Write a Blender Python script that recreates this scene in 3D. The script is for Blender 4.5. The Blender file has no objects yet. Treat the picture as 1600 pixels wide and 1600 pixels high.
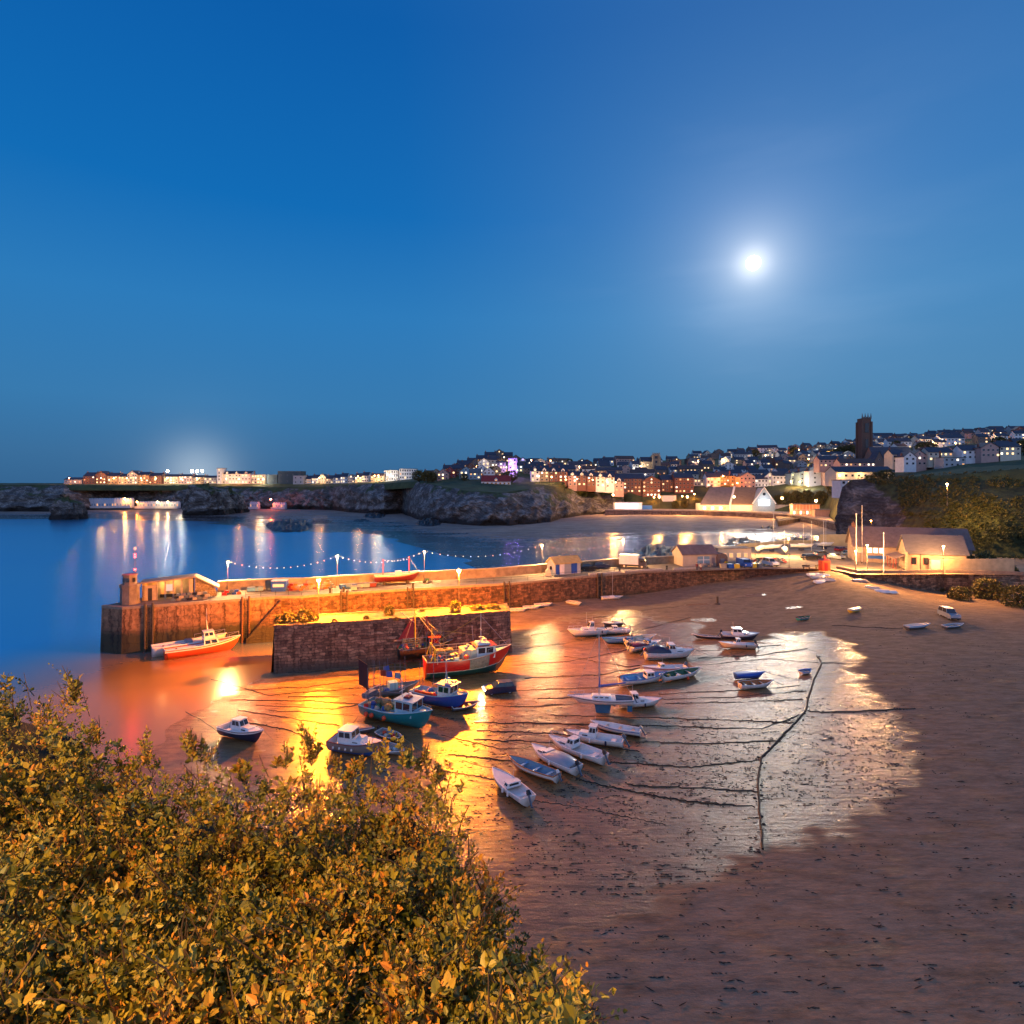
import bpy, math, random
import numpy as np
from mathutils import Vector, Matrix, noise
random.seed(7)
R = math.radians
S = bpy.context.scene
# ---------------- camera: eye 28 m above the harbour sand, looking level along +Y ----------------
F, YH, CX, H = 933.0, 752.0, 800.0, 28.0      # focal length and horizon in photo pixels
cd = bpy.data.cameras.new('camera'); cam = bpy.data.objects.new('camera', cd); S.collection.objects.link(cam)
cam.location = (0, 0, H); cam.rotation_euler = (R(90), 0, 0)
cd.sensor_width = 36; cd.lens = 36 * F / 1600; cd.shift_y = -(800 - YH) / 1600
cd.clip_start = 0.3; cd.clip_end = 12000
S.camera = cam
# ---------------- dusk sky, moon, moonlight ----------------
MOON = Vector(((1177 - CX) / F, 1, (YH - 411) / F)).normalized()
w = bpy.data.worlds.new('World'); S.world = w; w.use_nodes = True
def build_world():
    nt = w.node_tree; n = nt.nodes; l = nt.links; n.clear()
    out = n.new('ShaderNodeOutputWorld'); bg = n.new('ShaderNodeBackground'); l.new(bg.outputs[0], out.inputs[0])
    tc = n.new('ShaderNodeTexCoord'); nm = n.new('ShaderNodeVectorMath'); nm.operation = 'NORMALIZE'
    l.new(tc.outputs['Generated'], nm.inputs[0]); d = nm.outputs[0]
    sp = n.new('ShaderNodeSeparateXYZ'); l.new(d, sp.inputs[0])
    ramp = n.new('ShaderNodeValToRGB'); l.new(sp.outputs[2], ramp.inputs[0])
    e = ramp.color_ramp.elements
    e[0].position = 0.0; e[0].color = (0.036, 0.130, 0.285, 1)
    e[1].position = 1.0; e[1].color = (0.02, 0.10, 0.36, 1)
    for p, c in ((0.04, (0.042, 0.155, 0.330)), (0.12, (0.040, 0.195, 0.430)), (0.26, (0.026, 0.198, 0.495)), (0.40, (0.006, 0.150, 0.470)), (0.6, (0.004, 0.11, 0.40))):
        x = e.new(p); x.color = (*c, 1)
    def math_(op, a, b=None, clamp=False):
        m = n.new('ShaderNodeMath'); m.operation = op; m.use_clamp = clamp
        for i, v in enumerate((a, b)):
            if v is None: continue
            if isinstance(v, (int, float)): m.inputs[i].default_value = v
            else: l.new(v, m.inputs[i])
        return m.outputs[0]
    def addc(base, fac, col):
        mx = n.new('ShaderNodeMix'); mx.data_type = 'RGBA'; mx.blend_type = 'ADD'; mx.clamp_factor = False
        l.new(fac, mx.inputs[0]); l.new(base, mx.inputs[6]); mx.inputs[7].default_value = (*col, 1); return mx.outputs[2]
    col = ramp.outputs[0]
    def lobe(dirv, sig):
        dt = n.new('ShaderNodeVectorMath'); dt.operation = 'DISTANCE'; l.new(d, dt.inputs[0]); dt.inputs[1].default_value = dirv
        q = math_('DIVIDE', dt.outputs['Value'], sig)
        return math_('EXPONENT', math_('MULTIPLY', math_('MULTIPLY', q, q), -1.0)), dt.outputs['Value']
    # brighter twilight behind the camera and a paler side towards the moon
    side = math_('MULTIPLY', math_('ADD', sp.outputs[0], 0.15), 1.0, True)
    col = addc(col, side, (0.034, 0.046, 0.022))
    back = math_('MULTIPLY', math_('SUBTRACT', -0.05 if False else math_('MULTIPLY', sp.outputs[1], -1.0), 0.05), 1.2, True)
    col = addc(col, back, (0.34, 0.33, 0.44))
    # air lit by the moon, thin veil of cirrus round it
    nz = n.new('ShaderNodeTexNoise'); nz.inputs['Scale'].default_value = 3.0; nz.inputs['Detail'].default_value = 4
    mp = n.new('ShaderNodeMapping'); mp.inputs['Scale'].default_value = (1, 1, 4.5); l.new(d, mp.inputs[0]); l.new(mp.outputs[0], nz.inputs[0])
    for sig, c in ((0.30, (0.045, 0.055, 0.045)), (0.125, (0.125, 0.12, 0.12)), (0.055, (0.26, 0.25, 0.22)), (0.022, (0.55, 0.5, 0.42))):
        f, dist = lobe(MOON, sig); col = addc(col, f, c)
    veil, _ = lobe(MOON, 0.22)
    mr = n.new('ShaderNodeMapRange'); mr.inputs[1].default_value = 0.52; mr.inputs[2].default_value = 0.78; l.new(nz.outputs[0], mr.inputs[0])
    col = addc(col, math_('MULTIPLY', veil, mr.outputs[0]), (0.05, 0.05, 0.05))
    # town glow in the air low over the far plateau
    g = Vector(((308 - CX) / F, 1, 0.012)).normalized()
    for sig, c in ((0.045, (0.25, 0.26, 0.24)), (0.10, (0.03, 0.035, 0.035))):
        f, _ = lobe(g, sig); col = addc(col, f, c)
    disk = math_('LESS_THAN', dist, 0.0105)
    col = addc(col, disk, (9, 8.4, 7.0))
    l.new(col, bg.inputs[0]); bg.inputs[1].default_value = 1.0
build_world()
sl = bpy.data.lights.new('moonlight', 'SUN'); sl.energy = 0.27; sl.angle = R(2.2); sl.color = (1, 0.94, 0.82)
so = bpy.data.objects.new('moonlight', sl); S.collection.objects.link(so); so.rotation_euler = MOON.to_track_quat('Z', 'Y').to_euler()
S.view_settings.view_transform = 'Standard'; S.view_settings.look = 'None'; S.view_settings.exposure = 0.0; S.view_settings.gamma = 1.0
S.cycles.max_bounces = 5; S.cycles.diffuse_bounces = 2; S.cycles.glossy_bounces = 3; S.cycles.sample_clamp_indirect = 3.0
S.cycles.use_light_tree = True; S.cycles.caustics_reflective = False; S.cycles.caustics_refractive = False

# ---------------- pixel <-> world ----------------
def PD(px, py, d): return Vector(((px - CX) / F * d, d, H - (py - YH) * d / F))
def PZ(px, py, z):
    d = F * (H - z) / (py - YH); return Vector(((px - CX) / F * d, d, z))
_c = np.array([(-60,20,-.9),(-60,60,-.9),(-60,85,-.9),(-60,108,-.9),(-41,20,-.02),(-39,55,0),(-38,75,0),(-39,92,-.1),(-38,104,0),
 (-20,20,.1),(-20,45,.12),(-20,65,.15),(-20,85,.15),(-15,100,.4),(-15,112,1.1),(0,20,.12),(0,45,.15),(0,70,.2),(0,97,.25),(0,108,1.1),(0,120,2.4),
 (14,127,2.7),(29,136.6,2.6),(44.6,138.6,4.1),(57.7,141.7,5.3),(74,140,7.1),(70,130,6.4),(20,60,.3),(20,90,.5),(20,110,1.2),(40,60,.5),(40,90,1.1),(40,115,1.9),
 (60,60,.8),(60,90,1.6),(55,122,3),(70,110,2.9),(80,130,5.4),(88,131,3.9),(96,132,2.9),(92,115,2.6),(100,100,2.5),(100,60,1.5),(60,25,.6),(20,20,.2),(40,35,.4),(112,122,4),
 (77,137,7.3),(85,142,7.3),(76,150,7.3),(120,90,3.5),(120,40,2),(62,132,4.9)], float)
def _k(r2): return np.where(r2 > 1e-9, 0.5 * r2 * np.log(np.maximum(r2, 1e-9)), 0)
_n = len(_c); _d = ((_c[:, None, :2] - _c[None, :, :2]) ** 2).sum(-1)
_A = np.zeros((_n + 3, _n + 3)); _A[:_n, :_n] = _k(_d) + np.eye(_n) * 2.0; _A[:_n, _n] = 1; _A[:_n, _n + 1:] = _c[:, :2]; _A[_n:, :_n] = _A[:_n, _n:].T
_w = np.linalg.solve(_A, np.concatenate([_c[:, 2], [0, 0, 0]]))
def sandz(x, y):
    x = np.asarray(x, float); y = np.asarray(y, float)
    r = (x[..., None] - _c[:, 0]) ** 2 + (y[..., None] - _c[:, 1]) ** 2
    z = (_k(r) * _w[:_n]).sum(-1) + _w[_n] + _w[_n + 1] * x + _w[_n + 2] * y
    return np.clip(z, -1.2, 7.42)
def G(px, py, water=False):
    """point of the harbour sand (or the water) seen at a photo pixel"""
    d = np.arange(20, 200, 0.25); z = sandz((px - CX) / F * d, d)
    if water: z = np.maximum(z, 0)
    ray = H - (py - YH) * d / F
    i = int(np.argmax(ray <= z)); 
    return Vector(((px - CX) / F * d[i], d[i], float(z[i])))

# ---------------- materials ----------------
_m = {}
def M(name, col=(.5, .5, .5), rough=.6, var=.18, scale=1.5, bump=0, metal=0, emit=None, es=1.0, spec=.5, bscale=None, stretch=None, coat=0, col2=None):
    if name in _m: return _m[name]
    m = bpy.data.materials.new(name); m.use_nodes = True; _m[name] = m
    nt = m.node_tree; n = nt.nodes; l = nt.links; b = n['Principled BSDF']
    b.inputs['Roughness'].default_value = rough; b.inputs['Metallic'].default_value = metal; b.inputs['Specular IOR Level'].default_value = spec
    b.inputs['Coat Weight'].default_value = coat
    if emit:
        b.inputs['Base Color'].default_value = (*col, 1); b.inputs['Emission Color'].default_value = (*emit, 1); b.inputs['Emission Strength'].default_value = es
        return m
    tc = n.new('ShaderNodeTexCoord'); vec = tc.outputs['Object']
    if stretch:
        mp = n.new('ShaderNodeMapping'); mp.inputs['Scale'].default_value = stretch; l.new(vec, mp.inputs[0]); vec = mp.outputs[0]
    nz = n.new('ShaderNodeTexNoise'); nz.inputs['Scale'].default_value = scale; nz.inputs['Detail'].default_value = 6; nz.inputs['Roughness'].default_value = .65
    l.new(vec, nz.inputs[0])
    r = n.new('ShaderNodeValToRGB'); l.new(nz.outputs[0], r.inputs[0])
    r.color_ramp.elements[0].position = .3; r.color_ramp.elements[1].position = .7
    r.color_ramp.elements[0].color = (*[c * (1 - var) for c in col], 1)
    c2 = col2 if col2 else [min(1, c * (1 + var)) for c in col]
    r.color_ramp.elements[1].color = (*c2, 1)
    l.new(r.outputs[0], b.inputs['Base Color'])
    if bump:
        nb = n.new('ShaderNodeTexNoise'); nb.inputs['Scale'].default_value = bscale or scale * 3; nb.inputs['Detail'].default_value = 5; l.new(vec, nb.inputs[0])
        bp = n.new('ShaderNodeBump'); bp.inputs['Strength'].default_value = 1; bp.inputs['Distance'].default_value = bump; l.new(nb.outputs[0], bp.inputs['Height']); l.new(bp.outputs[0], b.inputs['Normal'])
    return m
def E(name, col, s): return M(name, (.1, .1, .1), emit=col, es=s)

# ---------------- mesh helpers ----------------
class MB:
    def __init__(s): s.v = []; s.f = []; s.i = []
    def quad(s, pts, m=0):
        k = len(s.v); s.v += [tuple(p) for p in pts]; s.f.append(tuple(range(k, k + len(pts)))); s.i.append(m); return s
    def box(s, x0, x1, y0, y1, z0, z1, m=0, top=1.0, topy=None):
        k = len(s.v); cx, cy = (x0 + x1) / 2, (y0 + y1) / 2; ty = top if topy is None else topy
        for z, tx, tt in ((z0, 1, 1), (z1, top, ty)):
            for x, y in ((x0, y0), (x1, y0), (x1, y1), (x0, y1)): s.v.append((cx + (x - cx) * tx, cy + (y - cy) * tt, z))
        for f in ((3, 2, 1, 0), (4, 5, 6, 7), (0, 1, 5, 4), (1, 2, 6, 5), (2, 3, 7, 6), (3, 0, 4, 7)): s.f.append(tuple(k + a for a in f)); s.i.append(m)
        return s
    def tube(s, pts, r, n=6, m=0, r2=None, cap=True):
        pts = [Vector(p) for p in pts]; k = len(s.v); N = len(pts)
        for j, p in enumerate(pts):
            t = (pts[min(j + 1, N - 1)] - pts[max(j - 1, 0)]); t = t.normalized() if t.length > 1e-9 else Vector((0, 0, 1))
            a = t.cross(Vector((0, 0, 1)) if abs(t.z) < .95 else Vector((1, 0, 0))).normalized(); b = t.cross(a)
            rr = r if r2 is None else r + (r2 - r) * j / max(1, N - 1)
            for q in range(n):
                an = 2 * math.pi * q / n; s.v.append(tuple(p + (a * math.cos(an) + b * math.sin(an)) * rr))
        for j in range(N - 1):
            for q in range(n):
                s.f.append((k + j * n + q, k + j * n + (q + 1) % n, k + (j + 1) * n + (q + 1) % n, k + (j + 1) * n + q)); s.i.append(m)
        if cap:
            s.f.append(tuple(k + q for q in range(n))[::-1]); s.i.append(m); s.f.append(tuple(k + (N - 1) * n + q for q in range(n))); s.i.append(m)
        return s
    def lathe(s, prof, n=12, c=(0, 0), m=0):
        k = len(s.v)
        for r, z in prof:
            for q in range(n): an = 2 * math.pi * (q + .5) / n; s.v.append((c[0] + r * math.cos(an), c[1] + r * math.sin(an), z))
        for j in range(len(prof) - 1):
            for q in range(n): s.f.append((k + j * n + q, k + j * n + (q + 1) % n, k + (j + 1) * n + (q + 1) % n, k + (j + 1) * n + q)); s.i.append(m)
        s.f.append(tuple(k + q for q in range(n))[::-1]); s.i.append(m); s.f.append(tuple(k + (len(prof) - 1) * n + q for q in range(n))); s.i.append(m)
        return s
    def ball(s, c, r, n=8, m=0, sz=1.0):
        prof = [(max(.001, r * math.sin(math.pi * a / 6)), c[2] - r * sz * math.cos(math.pi * a / 6)) for a in range(7)]
        return s.lathe(prof, n, (c[0], c[1]), m)
    def prism(s, poly, z0, z1, m=0, mt=None):
        k = len(s.v); N = len(poly)
        s.v += [(p[0], p[1], z0) for p in poly] + [(p[0], p[1], z1) for p in poly]
        for q in range(N): s.f.append((k + q, k + (q + 1) % N, k + N + (q + 1) % N, k + N + q)); s.i.append(m)
        s.f.append(tuple(k + N + q for q in range(N))); s.i.append(m if mt is None else mt); s.f.append(tuple(k + q for q in range(N))[::-1]); s.i.append(m)
        return s
    def side(s, prof, y0, y1, m=0):
        """a profile of (x, z) points swept across from y0 to y1"""
        k = len(s.v); N = len(prof)
        s.v += [(p[0], y0, p[1]) for p in prof] + [(p[0], y1, p[1]) for p in prof]
        for q in range(N): s.f.append((k + q, k + (q + 1) % N, k + N + (q + 1) % N, k + N + q)); s.i.append(m)
        s.f.append(tuple(k + N + q for q in range(N))[::-1]); s.i.append(m); s.f.append(tuple(k + q for q in range(N))); s.i.append(m)
        return s
    def grid(s, rows, m=0, closed=False):
        k = len(s.v); nr = len(rows); nc = len(rows[0])
        for r in rows: s.v += [tuple(p) for p in r]
        for j in range(nr - 1):
            for q in range(nc if closed else nc - 1):
                q2 = (q + 1) % nc
                mm = m(j, q) if callable(m) else m
                s.f.append((k + j * nc + q, k + j * nc + q2, k + (j + 1) * nc + q2, k + (j + 1) * nc + q)); s.i.append(mm)
        return s
    def off(s, M4, start=0):
        for j in range(start, len(s.v)): s.v[j] = tuple(M4 @ Vector(s.v[j]))
        return s
    def build(s, name, mats, parent=None, smooth=False, bevel=0, fix=False):
        me = bpy.data.meshes.new(name); me.from_pydata(s.v, [], s.f)
        if not isinstance(mats, (list, tuple)): mats = [mats]
        for mt in mats: me.materials.append(mt)
        if len(mats) > 1: me.polygons.foreach_set('material_index', s.i)
        if smooth: me.polygons.foreach_set('use_smooth', [True] * len(s.f))
        if fix:
            import bmesh
            b = bmesh.new(); b.from_mesh(me); bmesh.ops.remove_doubles(b, verts=b.verts, dist=1e-4); bmesh.ops.recalc_face_normals(b, faces=b.faces); b.to_mesh(me); b.free()
        o = bpy.data.objects.new(name, me); S.collection.objects.link(o)
        if parent: o.parent = parent
        if bevel:
            bv = o.modifiers.new('b', 'BEVEL'); bv.width = bevel; bv.segments = 2; bv.limit_method = 'ANGLE'
        return o
def thing(name, label, cat, loc=(0, 0, 0), rz=0, group=None, tilt=(0, 0)):
    o = bpy.data.objects.new(name, None); S.collection.objects.link(o); o.empty_display_size = .2
    o.location = loc; o.rotation_euler = (tilt[0], tilt[1], rz); tag(o, label, cat, group); return o
def tag(o, label, cat, group=None, kind=None):
    o['label'] = label; o['category'] = cat
    if group: o['group'] = group
    if kind: o['kind'] = kind
    return o
def struct(o): o['kind'] = 'structure'; return o
def copy_thing(o, loc, rz, label, group):
    c = o.copy(); S.collection.objects.link(c); c.location = loc; c.rotation_euler.z = rz; c['label'] = label; c['group'] = group
    for ch in list(o.children):
        d = ch.copy(); S.collection.objects.link(d); d.parent = c
        for g in ch.children:
            e = g.copy(); S.collection.objects.link(e); e.parent = d
    return c
def attr(o, name, vals):
    a = o.data.attributes.new(name, 'FLOAT', 'POINT'); a.data.foreach_set('value', np.asarray(vals, dtype=np.float32))
def sstep(a, b, x):
    t = np.clip((x - a) / (b - a), 0, 1); return t * t * (3 - 2 * t)
ORD = ['first', 'second', 'third', 'fourth', 'fifth', 'sixth', 'seventh', 'eighth', 'ninth', 'tenth', 'eleventh', 'twelfth', 'thirteenth', 'fourteenth', 'fifteenth', 'sixteenth', 'seventeenth', 'eighteenth', 'nineteenth', 'twentieth']
def ordn(i):
    if i < 20: return ORD[i]
    return ['twenty', 'thirty', 'forty', 'fifty'][(i + 1) // 10 - 2] + ('-' + ORD[(i + 1) % 10 - 1] if (i + 1) % 10 else 'th')
# ---------------- sea ----------------
def poly_inside(x, y, poly):
    ins = np.zeros(np.shape(x), bool); n = len(poly)
    for i in range(n):
        x0, y0 = poly[i][:2]; x1, y1 = poly[(i + 1) % n][:2]
        c = ((y0 > y) != (y1 > y)) & (x < (x1 - x0) * (y - y0) / (y1 - y0 + 1e-12) + x0); ins ^= c
    return ins
def poly_dist(x, y, poly):
    """signed distance, positive inside"""
    best = np.full(np.shape(x), 1e9); n = len(poly)
    for i in range(n):
        x0, y0 = poly[i][:2]; x1, y1 = poly[(i + 1) % n][:2]
        dx, dy = x1 - x0, y1 - y0; t = np.clip(((x - x0) * dx + (y - y0) * dy) / (dx * dx + dy * dy + 1e-9), 0, 1)
        best = np.minimum(best, np.hypot(x - x0 - t * dx, y - y0 - t * dy))
    return np.where(poly_inside(x, y, poly), best, -best)
def nodes(m):
    m.use_nodes = True; nt = m.node_tree; return nt, nt.nodes, nt.links, nt.nodes['Principled BSDF']
def sea_material():
    m = bpy.data.materials.new('sea_water'); nt, n, l, b = nodes(m)
    g = n.new('ShaderNodeNewGeometry'); sp = n.new('ShaderNodeSeparateXYZ'); l.new(g.outputs['Position'], sp.inputs[0])
    # silty harbour shallows, coloured with the lit wall's orange reflection; clear deep water outside
    mr = n.new('ShaderNodeMapRange'); mr.inputs[1].default_value = 112; mr.inputs[2].default_value = 92; l.new(sp.outputs[1], mr.inputs[0])
    mr2 = n.new('ShaderNodeMapRange'); mr2.inputs[1].default_value = -85; mr2.inputs[2].default_value = -58; l.new(sp.outputs[0], mr2.inputs[0])
    mu = n.new('ShaderNodeMath'); mu.operation = 'MULTIPLY'; l.new(mr.outputs[0], mu.inputs[0]); l.new(mr2.outputs[0], mu.inputs[1])
    mx = n.new('ShaderNodeMix'); mx.data_type = 'RGBA'; l.new(mu.outputs[0], mx.inputs[0]); mx.inputs[6].default_value = (.09, .50, .80, 1); mx.inputs[7].default_value = (.52, .25, .06, 1)
    l.new(mx.outputs[2], b.inputs['Base Color'])
    mt_ = n.new('ShaderNodeMapRange'); mt_.inputs[3].default_value = .85; mt_.inputs[4].default_value = .4; l.new(mu.outputs[0], mt_.inputs[0]); l.new(mt_.outputs[0], b.inputs['Metallic']); b.inputs['IOR'].default_value = 1.6; b.inputs['Specular IOR Level'].default_value = .75
    mp = n.new('ShaderNodeMapping'); mp.inputs['Scale'].default_value = (.25, .6, 1); l.new(g.outputs['Position'], mp.inputs[0])
    nz = n.new('ShaderNodeTexNoise'); nz.inputs['Scale'].default_value = .5; nz.inputs['Detail'].default_value = 3; l.new(mp.outputs[0], nz.inputs[0])
    bp = n.new('ShaderNodeBump'); bp.inputs['Distance'].default_value = .05; bp.inputs['Strength'].default_value = .6; l.new(nz.outputs[0], bp.inputs['Height']); l.new(bp.outputs[0], b.inputs['Normal'])
    n2 = n.new('ShaderNodeTexNoise'); n2.inputs['Scale'].default_value = .02; n2.inputs['Detail'].default_value = 4; l.new(mp.outputs[0], n2.inputs[0])
    r2 = n.new('ShaderNodeMapRange'); r2.inputs[3].default_value = .16; r2.inputs[4].default_value = .32; l.new(n2.outputs[0], r2.inputs[0]); l.new(r2.outputs[0], b.inputs['Roughness'])
    return m
struct(MB().quad([(-5000, 15, 0), (5000, 15, 0), (5000, 9000, 0), (-5000, 9000, 0)]).build('sea', sea_material()))

# ---------------- wet sand ----------------
def sand_material(name, wetcol, drycol, streak=(.12, .9, 1), wrough=.16, drough=.75, wspec=1.0, ripple=.02, ior=1.5, shiny=.35):
    m = bpy.data.materials.new(name); nt, n, l, b = nodes(m)
    g = n.new('ShaderNodeNewGeometry'); P = g.outputs['Position']
    at = n.new('ShaderNodeAttribute'); at.attribute_name = 'wet'
    mp = n.new('ShaderNodeMapping'); mp.inputs['Scale'].default_value = streak; l.new(P, mp.inputs[0])
    s1 = n.new('ShaderNodeTexNoise'); s1.inputs['Scale'].default_value = 1.0; s1.inputs['Detail'].default_value = 6; s1.inputs['Roughness'].default_value = .6; l.new(mp.outputs[0], s1.inputs[0])
    s2 = n.new('ShaderNodeTexNoise'); s2.inputs['Scale'].default_value = .35; s2.inputs['Detail'].default_value = 5; l.new(P, s2.inputs[0])
    def mt(op, a, b_, clamp=False):
        x = n.new('ShaderNodeMath'); x.operation = op; x.use_clamp = clamp
        for i, v in enumerate((a, b_)):
            if isinstance(v, (int, float)): x.inputs[i].default_value = v
            else: l.new(v, x.inputs[i])
        return x.outputs[0]
    # wetness = attribute broken up by streaks of standing water
    wv = mt('ADD', at.outputs['Fac'], mt('MULTIPLY', mt('SUBTRACT', s1.outputs[0], .5), 1.2))
    wv = mt('ADD', wv, mt('MULTIPLY', mt('SUBTRACT', s2.outputs[0], .5), .9))
    wet = n.new('ShaderNodeMapRange'); wet.inputs[1].default_value = .25; wet.inputs[2].default_value = .8; wet.interpolation_type = 'SMOOTHSTEP'; l.new(wv, wet.inputs[0])
    W = wet.outputs[0]
    cw = n.new('ShaderNodeMix'); cw.data_type = 'RGBA'; l.new(W, cw.inputs[0]); cw.inputs[6].default_value = (*drycol, 1); cw.inputs[7].default_value = (*wetcol, 1)
    n3 = n.new('ShaderNodeTexNoise'); n3.inputs['Scale'].default_value = 1.3; n3.inputs['Detail'].default_value = 10; n3.inputs['Roughness'].default_value = .78; mp9 = n.new('ShaderNodeMapping'); mp9.inputs['Scale'].default_value = (streak[0] * 2.6, streak[1], 1); mp9.inputs['Rotation'].default_value = (0, 0, .15); l.new(P, mp9.inputs[0]); l.new(mp9.outputs[0], n3.inputs[0])
    r3 = n.new('ShaderNodeMapRange'); r3.inputs[1].default_value = .3; r3.inputs[2].default_value = .7; r3.inputs[3].default_value = .5; r3.inputs[4].default_value = 1.35; l.new(n3.outputs[0], r3.inputs[0])
    ml = n.new('ShaderNodeMix'); ml.data_type = 'RGBA'; ml.blend_type = 'MULTIPLY'; ml.inputs[0].default_value = 1; l.new(cw.outputs[2], ml.inputs[6]); l.new(r3.outputs[0], ml.inputs[7])
    # flecks of weed and cast-up grit on the wet flats
    wd = n.new('ShaderNodeTexNoise'); wd.inputs['Scale'].default_value = 2.2; wd.inputs['Detail'].default_value = 4; wd.inputs['Distortion'].default_value = 1.6
    mp2 = n.new('ShaderNodeMapping'); mp2.inputs['Scale'].default_value = (.55, 1.1, 1); l.new(P, mp2.inputs[0]); l.new(mp2.outputs[0], wd.inputs[0])
    a2 = n.new('ShaderNodeAttribute'); a2.attribute_name = 'weed'
    wr = n.new('ShaderNodeMapRange'); wr.inputs[1].default_value = .60; wr.inputs[2].default_value = .66; l.new(wd.outputs[0], wr.inputs[0])
    wf = mt('MULTIPLY', wr.outputs[0], a2.outputs['Fac'], True)
    mk = n.new('ShaderNodeMix'); mk.data_type = 'RGBA'; l.new(wf, mk.inputs[0]); l.new(ml.outputs[2], mk.inputs[6]); mk.inputs[7].default_value = (.012, .010, .006, 1)
    l.new(mk.outputs[2], b.inputs['Base Color'])
    rg = n.new('ShaderNodeMapRange'); rg.inputs[1].default_value = .3; rg.inputs[3].default_value = drough; rg.inputs[4].default_value = wrough; l.new(W, rg.inputs[0])
    l.new(mt('ADD', rg.outputs[0], mt('MULTIPLY', wf, .5), True), b.inputs['Roughness'])
    b.inputs['IOR'].default_value = ior
    sg = n.new('ShaderNodeMapRange'); sg.inputs[1].default_value = .35; sg.inputs[3].default_value = .08; sg.inputs[4].default_value = wspec; l.new(W, sg.inputs[0]); l.new(sg.outputs[0], b.inputs['Specular IOR Level'])
    l.new(mt('MULTIPLY', W, shiny), b.inputs['Metallic'])
    # ripple marks and lumps
    mp3 = n.new('ShaderNodeMapping'); mp3.inputs['Scale'].default_value = (.35, 1.6, 1); mp3.inputs['Rotation'].default_value = (0, 0, .12); l.new(P, mp3.inputs[0])
    rp = n.new('ShaderNodeTexNoise'); rp.inputs['Scale'].default_value = 1.7; rp.inputs['Detail'].default_value = 5; rp.inputs['Roughness'].default_value = .6; l.new(mp3.outputs[0], rp.inputs[0])
    bp = n.new('ShaderNodeBump'); bp.inputs['Distance'].default_value = ripple; bp.inputs['Strength'].default_value = 1; l.new(rp.outputs[0], bp.inputs['Height'])
    fn = n.new('ShaderNodeTexNoise'); fn.inputs['Scale'].default_value = 9; fn.inputs['Detail'].default_value = 4; l.new(P, fn.inputs[0])
    b2 = n.new('ShaderNodeBump'); b2.inputs['Distance'].default_value = .02; l.new(fn.outputs[0], b2.inputs['Height']); l.new(bp.outputs[0], b2.inputs['Normal']); l.new(b2.outputs[0], b.inputs['Normal'])
    return m
# ---- pier plan (top edge of its harbour face) ----
FRONT = [(-67.4, 98.1), (-63.2, 96.8), (-46.6, 104.0), (-42.0, 105.9), (-37.5, 106.3), (-29.5, 110), (-24, 112), (-12.4, 115.8), (0, 120), (13.6, 127.5), (29.3, 135.5), (44.6, 139), (57.7, 141.5), (74, 141)]
def offset(line, ds):
    out = []
    for i, p in enumerate(line):
        a = Vector(line[max(i - 1, 0)]); b = Vector(line[min(i + 1, len(line) - 1)]); t = (b - a).normalized(); nrm = Vector((-t.y, t.x))
        d = ds[i] if isinstance(ds, (list, tuple)) else ds
        out.append((p[0] + nrm.x * d, p[1] + nrm.y * d))
    return out
DK = 7.5
LIMIT = offset(FRONT, 1.5)
xs = np.arange(-60, 122, .6); ys = np.arange(16, 153, .6)
X, Y = np.meshgrid(xs, ys); Z = sandz(X.ravel(), Y.ravel()).reshape(X.shape)
fine = np.array([[noise.noise(Vector((x * .25, y * .4, 0))) for x in xs] for y in ys]); Z = np.minimum(Z + fine * .05, 7.42)
lim = np.interp(X, [p[0] for p in LIMIT], [p[1] for p in LIMIT]); lim = np.where(X > 74, 152, lim)
idx = {}; vs = []; 
for j in range(len(ys)):
    for i in range(len(xs)):
        if Y[j, i] < lim[j, i] + .7: idx[(j, i)] = len(vs); vs.append((X[j, i], Y[j, i], Z[j, i]))
fs = [(idx[(j, i)], idx[(j, i + 1)], idx[(j + 1, i + 1)], idx[(j + 1, i)]) for j in range(len(ys) - 1) for i in range(len(xs) - 1) if all(q in idx for q in ((j, i), (j, i + 1), (j + 1, i + 1), (j + 1, i)))]
mb = MB(); mb.v = vs; mb.f = fs; mb.i = [0] * len(fs)
SAND = sand_material('harbour_sand', (.29, .165, .07), (.27, .19, .125), wrough=.20, wspec=.42, shiny=.03, ripple=.07, drough=.92)
beach = struct(mb.build('beach', SAND, smooth=True))
V = np.array(vs); vx, vy = V[:, 0], V[:, 1]
g2 = lambda pts: [tuple(G(*p)[:2]) for p in pts]
pool = g2([(1195, 1005), (1215, 990), (1270, 988), (1320, 1003), (1342, 1030), (1330, 1048), (1360, 1075), (1400, 1130), (1428, 1190), (1410, 1235), (1340, 1266), (1290, 1300), (1180, 1330), (1000, 1420), (700, 1500), (690, 1150), (700, 1060), (830, 1020), (1000, 1010), (1100, 1008)])
wet = sstep(-5.0, 3.0, poly_dist(vx, vy, pool)) * .95
left = g2([(-200, 1000), (420, 1060), (800, 1000), (830, 975), (960, 955), (1090, 975), (1110, 1000), (1000, 1100), (900, 1590), (100, 1600), (-200, 1600)])
wet = np.maximum(wet, sstep(-6, 6, poly_dist(vx, vy, left)) * .95)
right = sstep(20, 100, vx - (vy - 60) * .2)
wet = np.maximum(wet, .30 * (1 - sstep(80, 115, vy)) )
wet = np.maximum(wet, .02)
for _px, _py, _rx, _ry in ((1100, 969, 2.6, 1.4), (1072, 978, 4, 2), (985, 958, 3, 2.5), (1240, 950, 2, .6), (1180, 930, 2.5, .7), (1090, 945, 3, .7)):
    _g = G(_px, _py); wet = np.maximum(wet, 1.1 * np.exp(-((vx - _g.x) / _rx) ** 4 - ((vy - _g.y) / _ry) ** 4))
attr(beach, 'wet', wet)
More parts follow.
